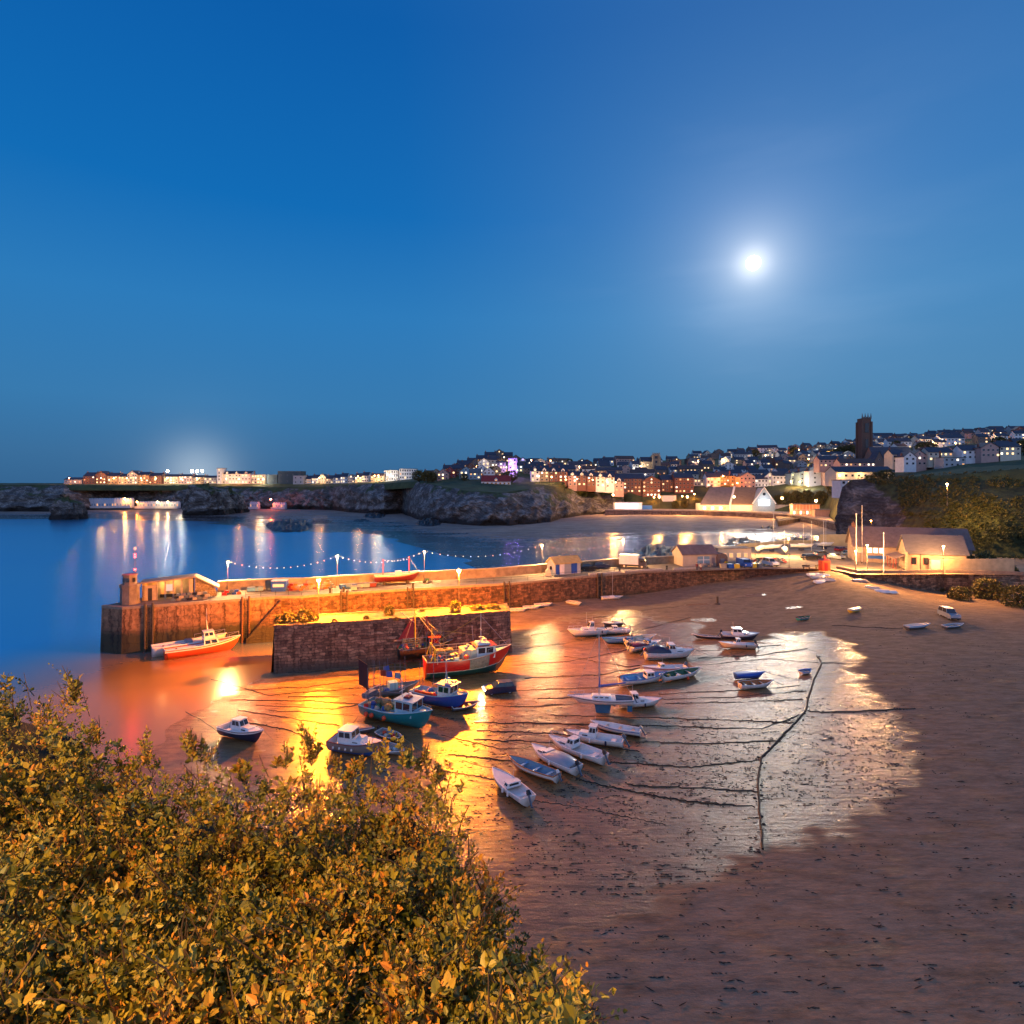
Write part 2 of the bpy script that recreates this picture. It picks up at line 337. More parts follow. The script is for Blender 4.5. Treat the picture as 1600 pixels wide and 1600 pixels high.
weedp = g2([(560, 1120), (700, 1080), (900, 1060), (1130, 1090), (1230, 1060), (1260, 1110), (1380, 1170), (1360, 1240), (1200, 1290), (1000, 1400), (600, 1400)])
attr(beach, 'weed', sstep(-3, 8, poly_dist(vx, vy, weedp)) * (.8 + .2 * fine.ravel()[:len(vx)] if False else 1.0))

# ---------------- stone ----------------
def stone_material(name, c1, c2, mortar, sx=.9, sz=.34, weed=None, bump=.06, wz=2.2, streak=.6):
    m = bpy.data.materials.new(name); nt, n, l, b = nodes(m); b.inputs['Roughness'].default_value = .75
    g = n.new('ShaderNodeNewGeometry'); sp = n.new('ShaderNodeSeparateXYZ'); l.new(g.outputs['Position'], sp.inputs[0])
    nz0 = n.new('ShaderNodeTexNoise'); nz0.inputs['Scale'].default_value = .6; l.new(g.outputs['Position'], nz0.inputs[0])
    hz = n.new('ShaderNodeMath'); hz.operation = 'MULTIPLY_ADD'; l.new(sp.outputs[1], hz.inputs[0]); hz.inputs[1].default_value = .55; nzh = n.new('ShaderNodeMath'); nzh.operation = 'MULTIPLY_ADD'; nz9 = n.new('ShaderNodeTexNoise'); nz9.inputs['Scale'].default_value = 1.6; l.new(g.outputs['Position'], nz9.inputs[0]); l.new(nz9.outputs[0], nzh.inputs[0]); nzh.inputs[1].default_value = 1.1; l.new(sp.outputs[0], nzh.inputs[2]); l.new(nzh.outputs[0], hz.inputs[2])
    vz = n.new('ShaderNodeMath'); vz.operation = 'MULTIPLY_ADD'; l.new(nz0.outputs[0], vz.inputs[0]); vz.inputs[1].default_value = .7; l.new(sp.outputs[2], vz.inputs[2])
    cb = n.new('ShaderNodeCombineXYZ'); l.new(hz.outputs[0], cb.inputs[0]); l.new(vz.outputs[0], cb.inputs[1])
    br = n.new('ShaderNodeTexBrick'); br.inputs['Scale'].default_value = 1; br.inputs['Brick Width'].default_value = sx; br.inputs['Row Height'].default_value = sz; br.inputs['Mortar Size'].default_value = .035; br.inputs['Mortar Smooth'].default_value = .5; br.inputs['Bias'].default_value = .1
    br.inputs['Color1'].default_value = (*c1, 1); br.inputs['Color2'].default_value = (*c2, 1); br.inputs['Mortar'].default_value = (*mortar, 1); l.new(cb.outputs[0], br.inputs[0])
    nz = n.new('ShaderNodeTexNoise'); nz.inputs['Scale'].default_value = 1.1; nz.inputs['Detail'].default_value = 8; nz.inputs['Roughness'].default_value = .7; l.new(cb.outputs[0], nz.inputs[0])
    mr = n.new('ShaderNodeMapRange'); mr.inputs[1].default_value = .3; mr.inputs[2].default_value = .7; mr.inputs[3].default_value = .22; mr.inputs[4].default_value = 1.7; l.new(nz.outputs[0], mr.inputs[0])
    mx = n.new('ShaderNodeMix'); mx.data_type = 'RGBA'; mx.blend_type = 'MULTIPLY'; mx.inputs[0].default_value = 1; l.new(br.outputs[0], mx.inputs[6]); l.new(mr.outputs[0], mx.inputs[7]); col = mx.outputs[2]
    if weed:
        ad = n.new('ShaderNodeMath'); ad.operation = 'MULTIPLY_ADD'; l.new(nz.outputs[0], ad.inputs[0]); ad.inputs[1].default_value = -3.2; l.new(sp.outputs[2], ad.inputs[2])
        wr = n.new('ShaderNodeMapRange'); wr.inputs[1].default_value = wz - 1.4; wr.inputs[2].default_value = wz - 2.6; l.new(ad.outputs[0], wr.inputs[0])
        m2 = n.new('ShaderNodeMix'); m2.data_type = 'RGBA'; l.new(wr.outputs[0], m2.inputs[0]); l.new(col, m2.inputs[6]); m2.inputs[7].default_value = (*weed, 1); col = m2.outputs[2]
    # rust and lime streaks running down
    mp = n.new('ShaderNodeMapping'); mp.inputs['Scale'].default_value = (1.6, .12, 1); l.new(cb.outputs[0], mp.inputs[0])
    st = n.new('ShaderNodeTexNoise'); st.inputs['Scale'].default_value = 1; st.inputs['Detail'].default_value = 5; l.new(mp.outputs[0], st.inputs[0])
    sr = n.new('ShaderNodeMapRange'); sr.inputs[1].default_value = .55; sr.inputs[2].default_value = .75; sr.inputs[4].default_value = streak; sr.inputs[1].default_value = .5; sr.inputs[2].default_value = .62; l.new(st.outputs[0], sr.inputs[0])
    m3 = n.new('ShaderNodeMix'); m3.data_type = 'RGBA'; m3.blend_type = 'MULTIPLY'; l.new(sr.outputs[0], m3.inputs[0]); l.new(col, m3.inputs[6]); m3.inputs[7].default_value = (.28, .22, .18, 1)
    l.new(m3.outputs[2], b.inputs['Base Color'])
    bp = n.new('ShaderNodeBump'); bp.inputs['Distance'].default_value = bump; hh = n.new('ShaderNodeMath'); hh.operation = 'SUBTRACT'; l.new(nz.outputs[0], hh.inputs[0]); l.new(br.outputs['Fac'], hh.inputs[1]); l.new(hh.outputs[0], bp.inputs['Height']); l.new(bp.outputs[0], b.inputs['Normal'])
    return m
STONE = stone_material('harbour_masonry', (.27, .13, .065), (.085, .04, .02), (.07, .05, .04), sx=.95, sz=.4, weed=(.05, .04, .02), bump=.14, wz=3.4)
ISTONE = stone_material('quay_masonry', (.46, .28, .17), (.14, .08, .05), (.045, .03, .025), sx=1.05, sz=.42, weed=(.10, .075, .06), wz=1.6, bump=.15)
CONC_OLD = stone_material('weathered_concrete', (.29, .155, .08), (.21, .11, .06), (.14, .075, .04), sx=3.6, sz=1.9, weed=(.04, .035, .016), bump=.08, wz=3.8, streak=.95)
CONC = M('deck_concrete', (.17, .135, .10), .85, .4, .35, bump=.02)
PALE = M('pale_render', (.62, .55, .44), .75, .15, .6)
IRON = M('dark_iron', (.03, .03, .03), .6, .3, 4)
WHITE = M('white_paint', (.72, .72, .72), .5, .08, 3)
WOODD = M('dark_timber', (.07, .05, .035), .8, .4, 3)
RUST = M('rust', (.16, .07, .03), .8, .4, 5)

# ---------------- the main pier ----------------
pier = thing('harbour_pier', 'long curving stone harbour pier with pale parapet on its seaward side', 'pier')
back = offset(FRONT, [11, 10.5, 10, 9.5, 9.3, 9.3, 9.3, 9.3, 9.3, 9.3, 9.6, 11.5, 16, 20])
# head in stained concrete, the rest in masonry, both with a slight batter
def wall_strip(line, z0, z1, batter=.35):
    m = MB(); dense = []
    for a, b in zip(line[:-1], line[1:]):
        k = max(1, int((Vector(b) - Vector(a)).length / 1.2))
        dense += [tuple(Vector(a).lerp(Vector(b), t / k)) for t in range(k)]
    dense.append(line[-1]); outn = offset(dense, -batter); rows = []
    for j in range(9):
        t = j / 8; rows.append([(o[0] + (p[0] - o[0]) * t, o[1] + (p[1] - o[1]) * t, z0 + (z1 - z0) * t) for p, o in zip(dense, outn)])
    return m.grid(rows)
zlow = -1.5
wall_strip(FRONT[3:], zlow, DK).build('wall', STONE, pier)
wall_strip([back[0]] + FRONT[:4], zlow, DK, .25).build('wall', CONC_OLD, pier)
wall_strip(back[::-1], zlow, DK, .3).build('wall', STONE, pier)
MB().quad([(p[0], p[1], DK) for p in FRONT] + [(p[0], p[1], DK) for p in back[::-1]]).build('deck', CONC, pier)
cop = MB(); inn = offset(FRONT, .55); ou = offset(FRONT, -.06)
for i in range(len(FRONT) - 1):
    cop.prism([ou[i], ou[i + 1], inn[i + 1], inn[i]], DK - .3, DK + .12)
cop.build('coping', M('granite_coping', (.27, .20, .14), .7, .25, 2), pier)
par = MB(); _c0 = back[1]; _c1 = back[2]; bk2 = [tuple(Vector(_c0).lerp(Vector(_c1), .72))] + back[2:12]; po = offset(bk2, -.7)
for i in range(10): par.prism([po[i], po[i + 1], bk2[i + 1], bk2[i]], DK - .02, DK + 1.75)
par.build('parapet', M('parapet_render', (.27, .21, .145), .8, .4, .6, bump=.03), pier)
pc = MB(); p1 = offset(bk2, -.85); p2 = offset(bk2, .12)
for i in range(10): pc.prism([p1[i], p1[i + 1], p2[i + 1], p2[i]], DK + 1.75, DK + 1.93)
pc.build('parapet_cap', M('cap_stone', (.36, .29, .21), .7, .25, 1), pier)
def along(line, px):
    """plan point of a line at photo column px"""
    for a, b in zip(line[:-1], line[1:]):
        if a is line[0] or a == line[0]:
            if px < CX + a[0] / a[1] * F: return Vector(a), (Vector(b) - Vector(a)).normalized()
        ta, tb = CX + a[0] / a[1] * F, CX + b[0] / b[1] * F
        if ta <= px <= tb:
            s = (px - CX) / F; t = (s * a[1] - a[0]) / ((b[0] - a[0]) - s * (b[1] - a[1])); p = Vector(a).lerp(Vector(b), t); tt = (Vector(b) - Vector(a)).normalized(); return p, tt
    return Vector(line[-1]), Vector((1, 0))
# recesses with timber fenders and iron ladders on the harbour face
for px in (233, 384, 537, 641, 791, 936):
    p, t = along(FRONT, px); nr = Vector((t.y, -t.x)); m = MB()
    for s in (-.55, .55):
        q = p + t * s + nr * .28; m.tube([(q.x + nr.x * .25, q.y + nr.y * .25, zlow), (q.x, q.y, DK + .5)], .17, 6)
    m.build('fender_post', WOODD if px != 384 else RUST, pier)
    m = MB()
    for s in (-.2, .2):
        q = p + t * s + nr * .3; m.tube([(q.x + nr.x * .2, q.y + nr.y * .2, .2), (q.x, q.y, DK + .2)], .03, 4)
    for k in range(18):
        z = .5 + k * .4; q = p + nr * (.32 + .2 * (1 - z / DK)); m.tube([tuple(q - t * .2) + (z,), tuple(q + t * .2) + (z,)], .025, 4)
    m.build('ladder', IRON, pier)
# stone stairs down the face
def stairs(pxa, pxb, za, zb, name='steps'):
    a, t = along(FRONT, pxa); b, _ = along(FRONT, pxb); n_ = 24; m = MB(); t = (b - a).normalized(); nr = Vector((t.y, -t.x))
    L = (b - a).length
    for k in range(n_):
        s0, s1 = L * k / n_, L * (k + 1) / n_; z = za + (zb - za) * (k + .5) / n_
        A = a + t * s0; B = a + t * s1
        m.prism([tuple(A + nr * .2), tuple(B + nr * .2), tuple(B + nr * 1.5), tuple(A + nr * 1.5)], min(zb, za) - 1.5, z)
    m.build(name, STONE, pier)
stairs(386, 440, .8, 7.2)
stairs(884, 850, 2.4, 7.3)
# iron hand railings
def railing(pts, z, h=1.05, gap=2.2, parent=None, name='railing', mat=None, r=.03):
    m = MB(); P = [Vector(p) for p in pts]; 
    for a, b in zip(P[:-1], P[1:]):
        k = max(1, int((b - a).length / gap))
        for q in range(k + 1):
            c = a.lerp(b, q / k); m.tube([(c.x, c.y, z), (c.x, c.y, z + h)], r, 5)
        for hh in (h, h * .55): m.tube([(a.x, a.y, z + hh), (b.x, b.y, z + hh)], r * .8, 5)
    return m.build(name, mat or IRON, parent)
inner = offset(FRONT, .4)
def seg(line, a, b):
    out = [along(line, a)[0]]
    for p in line:
        q = CX + p[0] / p[1] * F
        if a < q < b: out.append(Vector(p))
    out.append(along(line, b)[0]); return out
railing(seg(inner, 384, 520), DK + .12, parent=pier)
railing(seg(inner, 716, 960), DK + .12, gap=3.2, parent=pier)
# low kerb walls (timber baulks) along the edge towards the quay
for a, b in ((976, 1034), (1052, 1090), (920, 968)):
    A = along(inner, a)[0]; B = along(inner, b)[0]; tt = (B - A).normalized(); nn = Vector((-tt.y, tt.x)) * .25
    tag(MB().prism([tuple(A - nn), tuple(B - nn), tuple(B + nn), tuple(A + nn)], DK + .12, DK + .5).build('timber_baulk', M('bleached_timber', (.42, .36, .30), .8, .25, 2)), 'long timber baulk on the quay edge ' + {976: 'in front of the box lorry', 1052: 'beside the two people', 920: 'in front of the dark cars'}[a], 'baulk', 'timber baulks along the quay edge')

# ---------------- middle quay ----------------
iq = thing('stone_quay', 'short free-standing old stone quay with shrubs on its lamplit top', 'quay')
IZ = 6.8
ipl = [(-34.7, 87.1), (-17, 91.8), (-.3, 97), (-.9, 103), (-18, 98), (-36.2, 93.2)]
fr = ipl[:3]; full = ipl + [ipl[0]]
wall_strip(full, -1.2, IZ, .5).build('wall', ISTONE, iq)
MB().quad([(p[0], p[1], IZ) for p in ipl]).build('top_surface', M('quay_top', (.15, .125, .095), .85, .6, .7, bump=.06), iq)
m = MB()
for i in range(len(ipl)):
    a, b = Vector(ipl[i]), Vector(ipl[(i + 1) % len(ipl)]); t = (b - a).normalized(); nn = Vector((-t.y, t.x))
    Lb = (b - a).length; s_ = 0
    while s_ < Lb - .3:
        w_ = min(random.uniform(.7, 1.5), Lb - s_); o_ = random.uniform(-.07, .05); A = a + t * s_; B = a + t * (s_ + w_ - .03); m.prism([tuple(A - nn * (.05 + o_)), tuple(B - nn * (.05 + o_)), tuple(B + nn * .5), tuple(A + nn * .5)], IZ - .25, IZ + .10 + random.uniform(0, .13)); s_ += w_
m.build('coping', M('quay_coping', (.15, .10, .07), .75, .4, 2), iq)

# ---------------- quay apron, right side ----------------
apron = [(41.6, 137), (57.7, 140), (74, 140), (76, 131.8), (79, 131.5), (97, 132), (160, 128), (300, 170), (300, 260), (118, 215), (92, 196), (70, 184), (60, 168), (52, 158), (40, 151)]
APM = M('quay_ground', (.24, .18, .125), .85, .4, .25, bump=.03, bscale=2)
struct(MB().quad([(p[0], p[1], DK - .03) for p in apron]).build('pavement', APM))
# slip: short ramp already formed by the sand; harbour retaining wall on the right
rw = thing('retaining_wall', 'low stone retaining wall beside the slipway below the harbour building', 'wall')
rl = [(76.4, 140.5), (77.3, 133.6), (88, 133.2), (97, 134.2), (112, 131), (140, 128)]
wall_strip(rl, 0, 8.1, .3).build('wall', ISTONE, rw)
m = MB(); o1 = offset(rl, -.1); o2 = offset(rl, .55)
for i in range(len(rl) - 1): m.prism([o1[i], o1[i + 1], o2[i + 1], o2[i]], DK - .1, 8.12)
m.build('coping', M('wall_cap', (.22, .16, .12), .8, .3, 1), rw)
bw = thing('boundary_wall', 'curved low pale wall round the back of the quay car park', 'wall')
bl = [(60, 168), (70, 184), (92, 196), (99, 196.5)]
m = MB(); a_ = offset(bl, .3); b_ = offset(bl, -.3)
for i in range(len(bl) - 1): m.prism([a_[i], a_[i + 1], b_[i + 1], b_[i]], -.5, DK + 1.2)
m.build('wall', M('pale_stone_wall', (.42, .34, .22), .8, .3, .8), bw)
hw = thing('yard_wall', 'tall flat rendered wall behind the parked cars', 'wall')
m = MB(); m.prism([(98, 190), (117, 190), (117, 190.6), (98, 190.6)], DK - .1, DK + 3.6); m.build('wall', M('ochre_wall', (.50, .38, .22), .8, .15, .5), hw)
m = MB(); m.prism([(117.1, 189.8), (140, 186), (140, 186.6), (117.1, 190.4)], DK - .1, DK + 4.2); m.build('wall', M('mauve_wall', (.24, .18, .17), .8, .25, .5), hw)
# seaward side of the quay: rough rock armour down to the far beach
# ---------------- far shore: beach, cliffs, hill ----------------
def interp_cols(table, px):
    ks = sorted(table); 
    if px <= ks[0]: return table[ks[0]]
    if px >= ks[-1]: return table[ks[-1]]
    for a, b in zip(ks[:-1], ks[1:]):
        if a <= px <= b:
            t = (px - a) / (b - a); return tuple(u + (v - u) * t for u, v in zip(table[a], table[b]))
# cliff columns: photo row of the foot, foot height, photo row of the top, how far the top stands back
CL = {-400: (801, 0, 757, 20), -100: (800, 0, 757, 20), 100: (800, 0, 758, 22), 180: (795, 0, 759, 22), 300: (795, 0, 759, 22), 440: (796, 0, 762, 22), 480: (797, 0, 762, 20), 520: (798, 0, 760, 14),
      545: (801, 0, 757, 18), 600: (805, 0, 756, 24), 628: (803, 0, 753, 26), 650: (812, 0, 752, 34), 680: (817, 0, 758, 30), 720: (821, 0, 766, 22), 760: (823, 0, 770, 20), 800: (822, 0, 771, 22), 830: (820, 0, 764, 34), 860: (817, .5, 757, 60),
      880: (811, 1, 758, 55), 910: (806, 1.5, 759, 48), 950: (803, 2, 760, 40), 975: (802, 2.5, 764, 40)}
def cliff_pts(px):
    fy, fz, ty, back_ = interp_cols(CL, px); d0 = F * (H - fz) / (fy - YH); d1 = d0 + back_
    return (px - CX) / F * d0, d0, fz, d1, H - (ty - YH) * d1 / F
CLIFF = bpy.data.materials.new('cliff_rock')
def cliff_material(m, pale, dark, veg, seaweed=(.018, .014, .012), top=20):
    nt, n, l, b = nodes(m); b.inputs['Roughness'].default_value = .85
    g = n.new('ShaderNodeNewGeometry'); mp = n.new('ShaderNodeMapping'); mp.inputs['Scale'].default_value = (.09, .09, .16); mp.inputs['Rotation'].default_value = (0, .5, 0); l.new(g.outputs['Position'], mp.inputs[0])
    nz = n.new('ShaderNodeTexNoise'); nz.inputs['Scale'].default_value = 1.4; nz.inputs['Detail'].default_value = 9; nz.inputs['Roughness'].default_value = .72; nz.inputs['Distortion'].default_value = .6; l.new(mp.outputs[0], nz.inputs[0])
    r = n.new('ShaderNodeValToRGB'); l.new(nz.outputs[0], r.inputs[0]); r.color_ramp.elements[0].position = .46; r.color_ramp.elements[1].position = .70
    r.color_ramp.elements[0].color = (*dark, 1); r.color_ramp.elements[1].color = (*pale, 1)
    wv_ = n.new('ShaderNodeTexWave'); wv_.inputs['Scale'].default_value = .22; wv_.inputs['Distortion'].default_value = 9; wv_.inputs['Detail'].default_value = 4; wv_.inputs['Detail Scale'].default_value = 1.5; ms = n.new('ShaderNodeMapping'); ms.inputs['Rotation'].default_value = (.3, 1.0, .2); l.new(g.outputs['Position'], ms.inputs[0]); l.new(ms.outputs[0], wv_.inputs[0])
    wr_ = n.new('ShaderNodeMapRange'); wr_.inputs[3].default_value = .72; wr_.inputs[4].default_value = 1.15; l.new(wv_.outputs[0], wr_.inputs[0]); mw = n.new('ShaderNodeMix'); mw.data_type = 'RGBA'; mw.blend_type = 'MULTIPLY'; mw.inputs[0].default_value = 1; l.new(r.outputs[0], mw.inputs[6]); l.new(wr_.outputs[0], mw.inputs[7])
    at = n.new('ShaderNodeAttribute'); at.attribute_name = 'veg'
    n2 = n.new('ShaderNodeTexNoise'); n2.inputs['Scale'].default_value = .12; n2.inputs['Detail'].default_value = 7; l.new(g.outputs['Position'], n2.inputs[0])
    ad = n.new('ShaderNodeMath'); ad.operation = 'MULTIPLY_ADD'; l.new(n2.outputs[0], ad.inputs[0]); ad.inputs[1].default_value = 1.6; l.new(at.outputs['Fac'], ad.inputs[2])
    vr = n.new('ShaderNodeMapRange'); vr.inputs[1].default_value = 1.25; vr.inputs[2].default_value = 1.4; l.new(ad.outputs[0], vr.inputs[0])
    vc = n.new('ShaderNodeValToRGB'); n3 = n.new('ShaderNodeTexNoise'); n3.inputs['Scale'].default_value = .5; n3.inputs['Detail'].default_value = 5; l.new(g.outputs['Position'], n3.inputs[0]); l.new(n3.outputs[0], vc.inputs[0])
    vc.color_ramp.elements[0].position = .35; vc.color_ramp.elements[1].position = .65; vc.color_ramp.elements[0].color = (*[c * .45 for c in veg], 1); vc.color_ramp.elements[1].color = (*[c * 1.3 for c in veg], 1)
    m1 = n.new('ShaderNodeMix'); m1.data_type = 'RGBA'; l.new(vr.outputs[0], m1.inputs[0]); l.new(mw.outputs[2], m1.inputs[6]); l.new(vc.outputs[0], m1.inputs[7])
    sp = n.new('ShaderNodeSeparateXYZ'); l.new(g.outputs['Position'], sp.inputs[0]); a3 = n.new('ShaderNodeMath'); a3.operation = 'MULTIPLY_ADD'; l.new(n2.outputs[0], a3.inputs[0]); a3.inputs[1].default_value = -8; l.new(sp.outputs[2], a3.inputs[2])
    sr = n.new('ShaderNodeMapRange'); sr.inputs[1].default_value = 1.2; sr.inputs[2].default_value = -.6; l.new(a3.outputs[0], sr.inputs[0])
    m2 = n.new('ShaderNodeMix'); m2.data_type = 'RGBA'; l.new(sr.outputs[0], m2.inputs[0]); l.new(m1.outputs[2], m2.inputs[6]); m2.inputs[7].default_value = (*seaweed, 1); l.new(m2.outputs[2], b.inputs['Base Color'])
    bp = n.new('ShaderNodeBump'); bp.inputs['Distance'].default_value = 1.6; l.new(nz.outputs[0], bp.inputs['Height']); l.new(bp.outputs[0], b.inputs['Normal'])
cliff_material(CLIFF, (.42, .40, .37), (.085, .075, .068), (.06, .08, .025))
def ridged(x, y, z, sc):
    return noise.ridged_multi_fractal(Vector((x * sc, y * sc, z * sc)), .9, 2.1, 5, 1.0, 2.0)
def cliff_mesh(pxs, ptsf, mat, rows=26, amp=5.5, name='cliff', vegf=None, top_rag=1.5):
    R_ = []; veg = []
    base = [ptsf(p) for p in pxs]
    for j in range(rows):
        t = j / (rows - 1); row = []
        for px, (x0, d0, z0, d1, z1) in zip(pxs, base):
            s = (px - CX) / F
            ht = t ** .8; z = (z0 - 1.5) + (z1 - z0 + 1.5) * ht
            prof = t ** 1.6
            d = d0 + (d1 - d0) * prof
            env = math.sin(math.pi * min(1, t * 1.02 + .08)) ** .5 if t < .98 else 0
            env = max(0, env)
            nn = ridged(s * d0, z * 1.3, 3.7, .045) - 1.1
            n2 = noise.fractal(Vector((s * d0 * .12 + z * .07, z * .16, 9)), .8, 2.2, 5)
            dd = d - env * (nn * amp + n2 * amp * .7) * min(1, (d1 - d0 + 6) / 24)
            x = s * d + n2 * env * 1.5
            zz = z + (noise.noise(Vector((s * d0 * .1, 5, 1))) * top_rag * t if 0 < t else 0)
            row.append((x, dd, zz)); v = t * .62 - .25
            if vegf: v = vegf(px, t)
            veg.append(v)
        R_.append(row)
    o = MB().grid(R_).build(name, mat, smooth=False); attr(o, 'veg', veg); return struct(o)
pxs = []
p_ = -400
while p_ < 975: pxs.append(p_); p_ += 2.2 if p_ > 80 else 12
def veg_far(px, t):
    v = t * .75 - .28
    if px > 850: v += .35
    if 560 < px < 650: v += .1 * t
    if px < 480: v += .12
    return v
cliff_mesh(pxs, cliff_pts, CLIFF, vegf=veg_far)
# hill: per photo column, knots of (distance, height)
def cp(px): a = cliff_pts(px); return (a[3], a[4])
HK = {-400: [cp(-400), (640, 25), (700, 25), (900, 25), (1300, 24)], 100: [cp(100), (640, 25), (700, 25.5), (900, 25), (1300, 24)], 300: [cp(300), (650, 25), (700, 26), (900, 25), (1300, 24)], 450: [cp(450), (640, 25), (700, 26), (900, 26), (1300, 24)],
      520: [cp(520), (600, 25), (660, 26.5), (900, 27), (1300, 24)], 600: [cp(600), (540, 27), (620, 28), (800, 29), (1200, 28)], 650: [cp(650), (500, 28.5), (540, 30), (620, 31), (1200, 30)], 690: [cp(690), (460, 27), (500, 31), (600, 38), (1100, 36)],
      720: [cp(720), (440, 26), (490, 32), (600, 43.5), (1000, 40)], 780: [cp(780), (445, 26), (500, 34), (580, 49.5), (1000, 40)], 830: [cp(830), (468, 27), (515, 33), (600, 43), (1000, 42)], 900: [cp(900), (475, 27), (520, 32), (640, 43), (1000, 44)],
      960: [cp(960), (500, 25), (530, 28), (640, 45), (1000, 48)], 1000: [(478, 6), (505, 18), (535, 26), (640, 44), (780, 53)], 1100: [(470, 6), (505, 18), (540, 26), (640, 44), (780, 59)],
      1200: [(445, 6), (485, 19), (535, 28), (640, 46), (790, 67)], 1290: [(400, 6), (440, 18), (480, 26), (620, 50), (790, 72)], 1318: [(262, 10), (300, 16), (430, 24), (620, 52), (790, 74)], 1345: [(252, 27), (300, 26), (420, 27), (600, 55), (780, 77)],
      1400: [(235, 29.5), (300, 29), (430, 32), (600, 60), (780, 82)], 1500: [(206, 30.5), (300, 31), (430, 43), (600, 68), (780, 88)], 1620: [(185, 32), (300, 34), (430, 48), (600, 74), (780, 93)], 1800: [(170, 33), (300, 36), (430, 50), (600, 76), (780, 95)]}
_hk = sorted(HK)
def hill_col(px):
    px = min(max(px, _hk[0]), _hk[-1])
    for a, b in zip(_hk[:-1], _hk[1:]):
        if a <= px <= b:
            t = (px - a) / (b - a); return [(u[0] + (v[0] - u[0]) * t, u[1] + (v[1] - u[1]) * t) for u, v in zip(HK[a], HK[b])]
def hillz(px, d):
    k = hill_col(px); return float(np.interp(d, [q[0] for q in k], [q[1] for q in k]))
GRASS = M('hill_grass', (.06, .075, .025), .95, .5, .12, bump=.5, bscale=.3)
rows = []; hpx = list(np.arange(-400, 1801, 7.0))
cols = []
for px in hpx:
    k = hill_col(px); ds = []
    for a, b in zip(k[:-1], k[1:]): ds += list(np.linspace(a[0], b[0], 12, endpoint=False))
    ds.append(k[-1][0]); ds.append(k[-1][0] + 500); ds.insert(0, ds[0] - 4)
    cols.append([((px - CX) / F * d, d, hillz(px, d) + (noise.noise(Vector(((px - CX) / F * d * .05, d * .05, 0))) * .7 if q > 0 else 0) - (0 if q < len(ds) - 1 else 30) - (5 if q == 0 else 0)) for q, d in enumerate(ds)])
struct(MB().grid(cols).build('hill', GRASS, smooth=True))
# far beach (low tide flats) from the sea's edge to the foot of the cliffs
SE = {-400: 812, 60: 811, 100: 809, 200: 812, 300: 816, 380: 822, 410: 833, 480: 830, 560: 836, 620: 846, 680: 862, 720: 878, 760: 893, 850: 905, 1000: 915, 1040: 900, 1300: 870, 1340: 862}
SEK = sorted(SE)
def farcol(px, n_=60):
    sy = float(np.interp(px, SEK, [SE[k] for k in SEK])); ds = F * H / (sy - YH)
    if px < 975: fy, fz, _, _ = interp_cols(CL, px); dl = F * (H - fz) / (fy - YH) + 12
    else: dl, fz = float(np.interp(px, [975, 1000, 1100, 1180, 1230, 1262, 1320, 1345], [470, 450, 442, 416, 392, 362, 300, 280])), 2.6
    out = []
    for q in range(n_):
        t = q / (n_ - 1); d = 1 / ((1 - t) / ds + t / dl); x = (px - CX) / F * d
        z = -.12 + (fz + .5) * t ** (2.2 if px > 860 else 1.1) + noise.noise(Vector((x * .02, d * .05, 2))) * .16 * (1 - t) + .14
        out.append((x, d, z))
    return out
fpx = list(np.arange(-400, 1346, 5.0)); fc = [farcol(p) for p in fpx]
FSAND = sand_material('far_sand', (.13, .12, .14), (.36, .28, .22), streak=(.022, .10, 1), wrough=.14, ripple=.05, shiny=.6)
fo = struct(MB().grid(fc).build('sand_flats', FSAND, smooth=True))
wv = []
for px, c in zip(fpx, fc):
    for q in range(len(c)):
        t = q / (len(c) - 1); k_ = float(sstep(640, 960, px)); wv.append(k_ * float(1.12 - sstep(.45, .95, t) * 1.1) + (1 - k_) * float(.85 - sstep(.25, .9, t) * .5))
attr(fo, 'wet', wv); attr(fo, 'weed', [0] * len(wv))
# dark reefs showing through the flats
def reef(px0, px1, py0, py1, label, h=1.3, seed=0, n_=26):
    m = MB(); a = PZ(px0, py1, 0); b = PZ(px1, py1, 0); c = PZ((px0 + px1) / 2, py0, 0)
    x0, x1 = min(a.x, PZ(px0, py0, 0).x), max(b.x, PZ(px1, py0, 0).x); y0, y1 = a.y, c.y; rows = []
    for j in range(18):
        v = j / 17; y = y0 + (y1 - y0) * v; xl = (px0 - CX) / F * y; xr = (px1 - CX) / F * y; r = []
        for i in range(44):
            u = i / 43; e = max(0, 1 - ((2 * u - 1) ** 2 + (2 * v - 1) ** 2)) ** .5
            nn = noise.fractal(Vector((u * 6 + seed, v * 4, seed * 3.1)), .8, 2, 5)
            r.append((xl + (xr - xl) * u, y, -.3 + (e * h * (1.0 + 1.1 * nn)) - (.5 if e < .05 else 0)))
        rows.append(r)
    return tag(m.grid(rows).build('reef', M('reef_rock', (.035, .028, .025), .5, .5, .3, bump=.3)), label, 'rocks', 'dark reefs on the far flats')
reef(414, 492, 814, 832, 'dark reef awash at the edge of the blue water', 2.6, 1)
reef(566, 604, 803, 811, 'small dark reef on the flats before the cliff foot', 2, 2)
reef(548, 582, 812, 817, 'thin low reef on the flats left of centre', 1, 3)
reef(484, 520, 812, 819, 'low broken reef right of the big awash one', 1.2, 4)
reef(985, 1068, 852, 876, 'dark reef close behind the pier parapet', 1.7, 5)
reef(1120, 1200, 843, 856, 'long dark reef behind the white quay building', 1.6, 6)
reef(1195, 1300, 842, 858, 'dark reef beyond the curved boundary wall', 1.6, 7)
reef(1165, 1240, 826, 835, 'flat brown reef in the sand below the aquarium', 1.6, 8)
reef(1250, 1296, 820, 829, 'brown reef below the beach ramp', 1.8, 9)
reef(650, 690, 815, 824, 'dark boulders at the foot of the pale cliff', 3, 10)
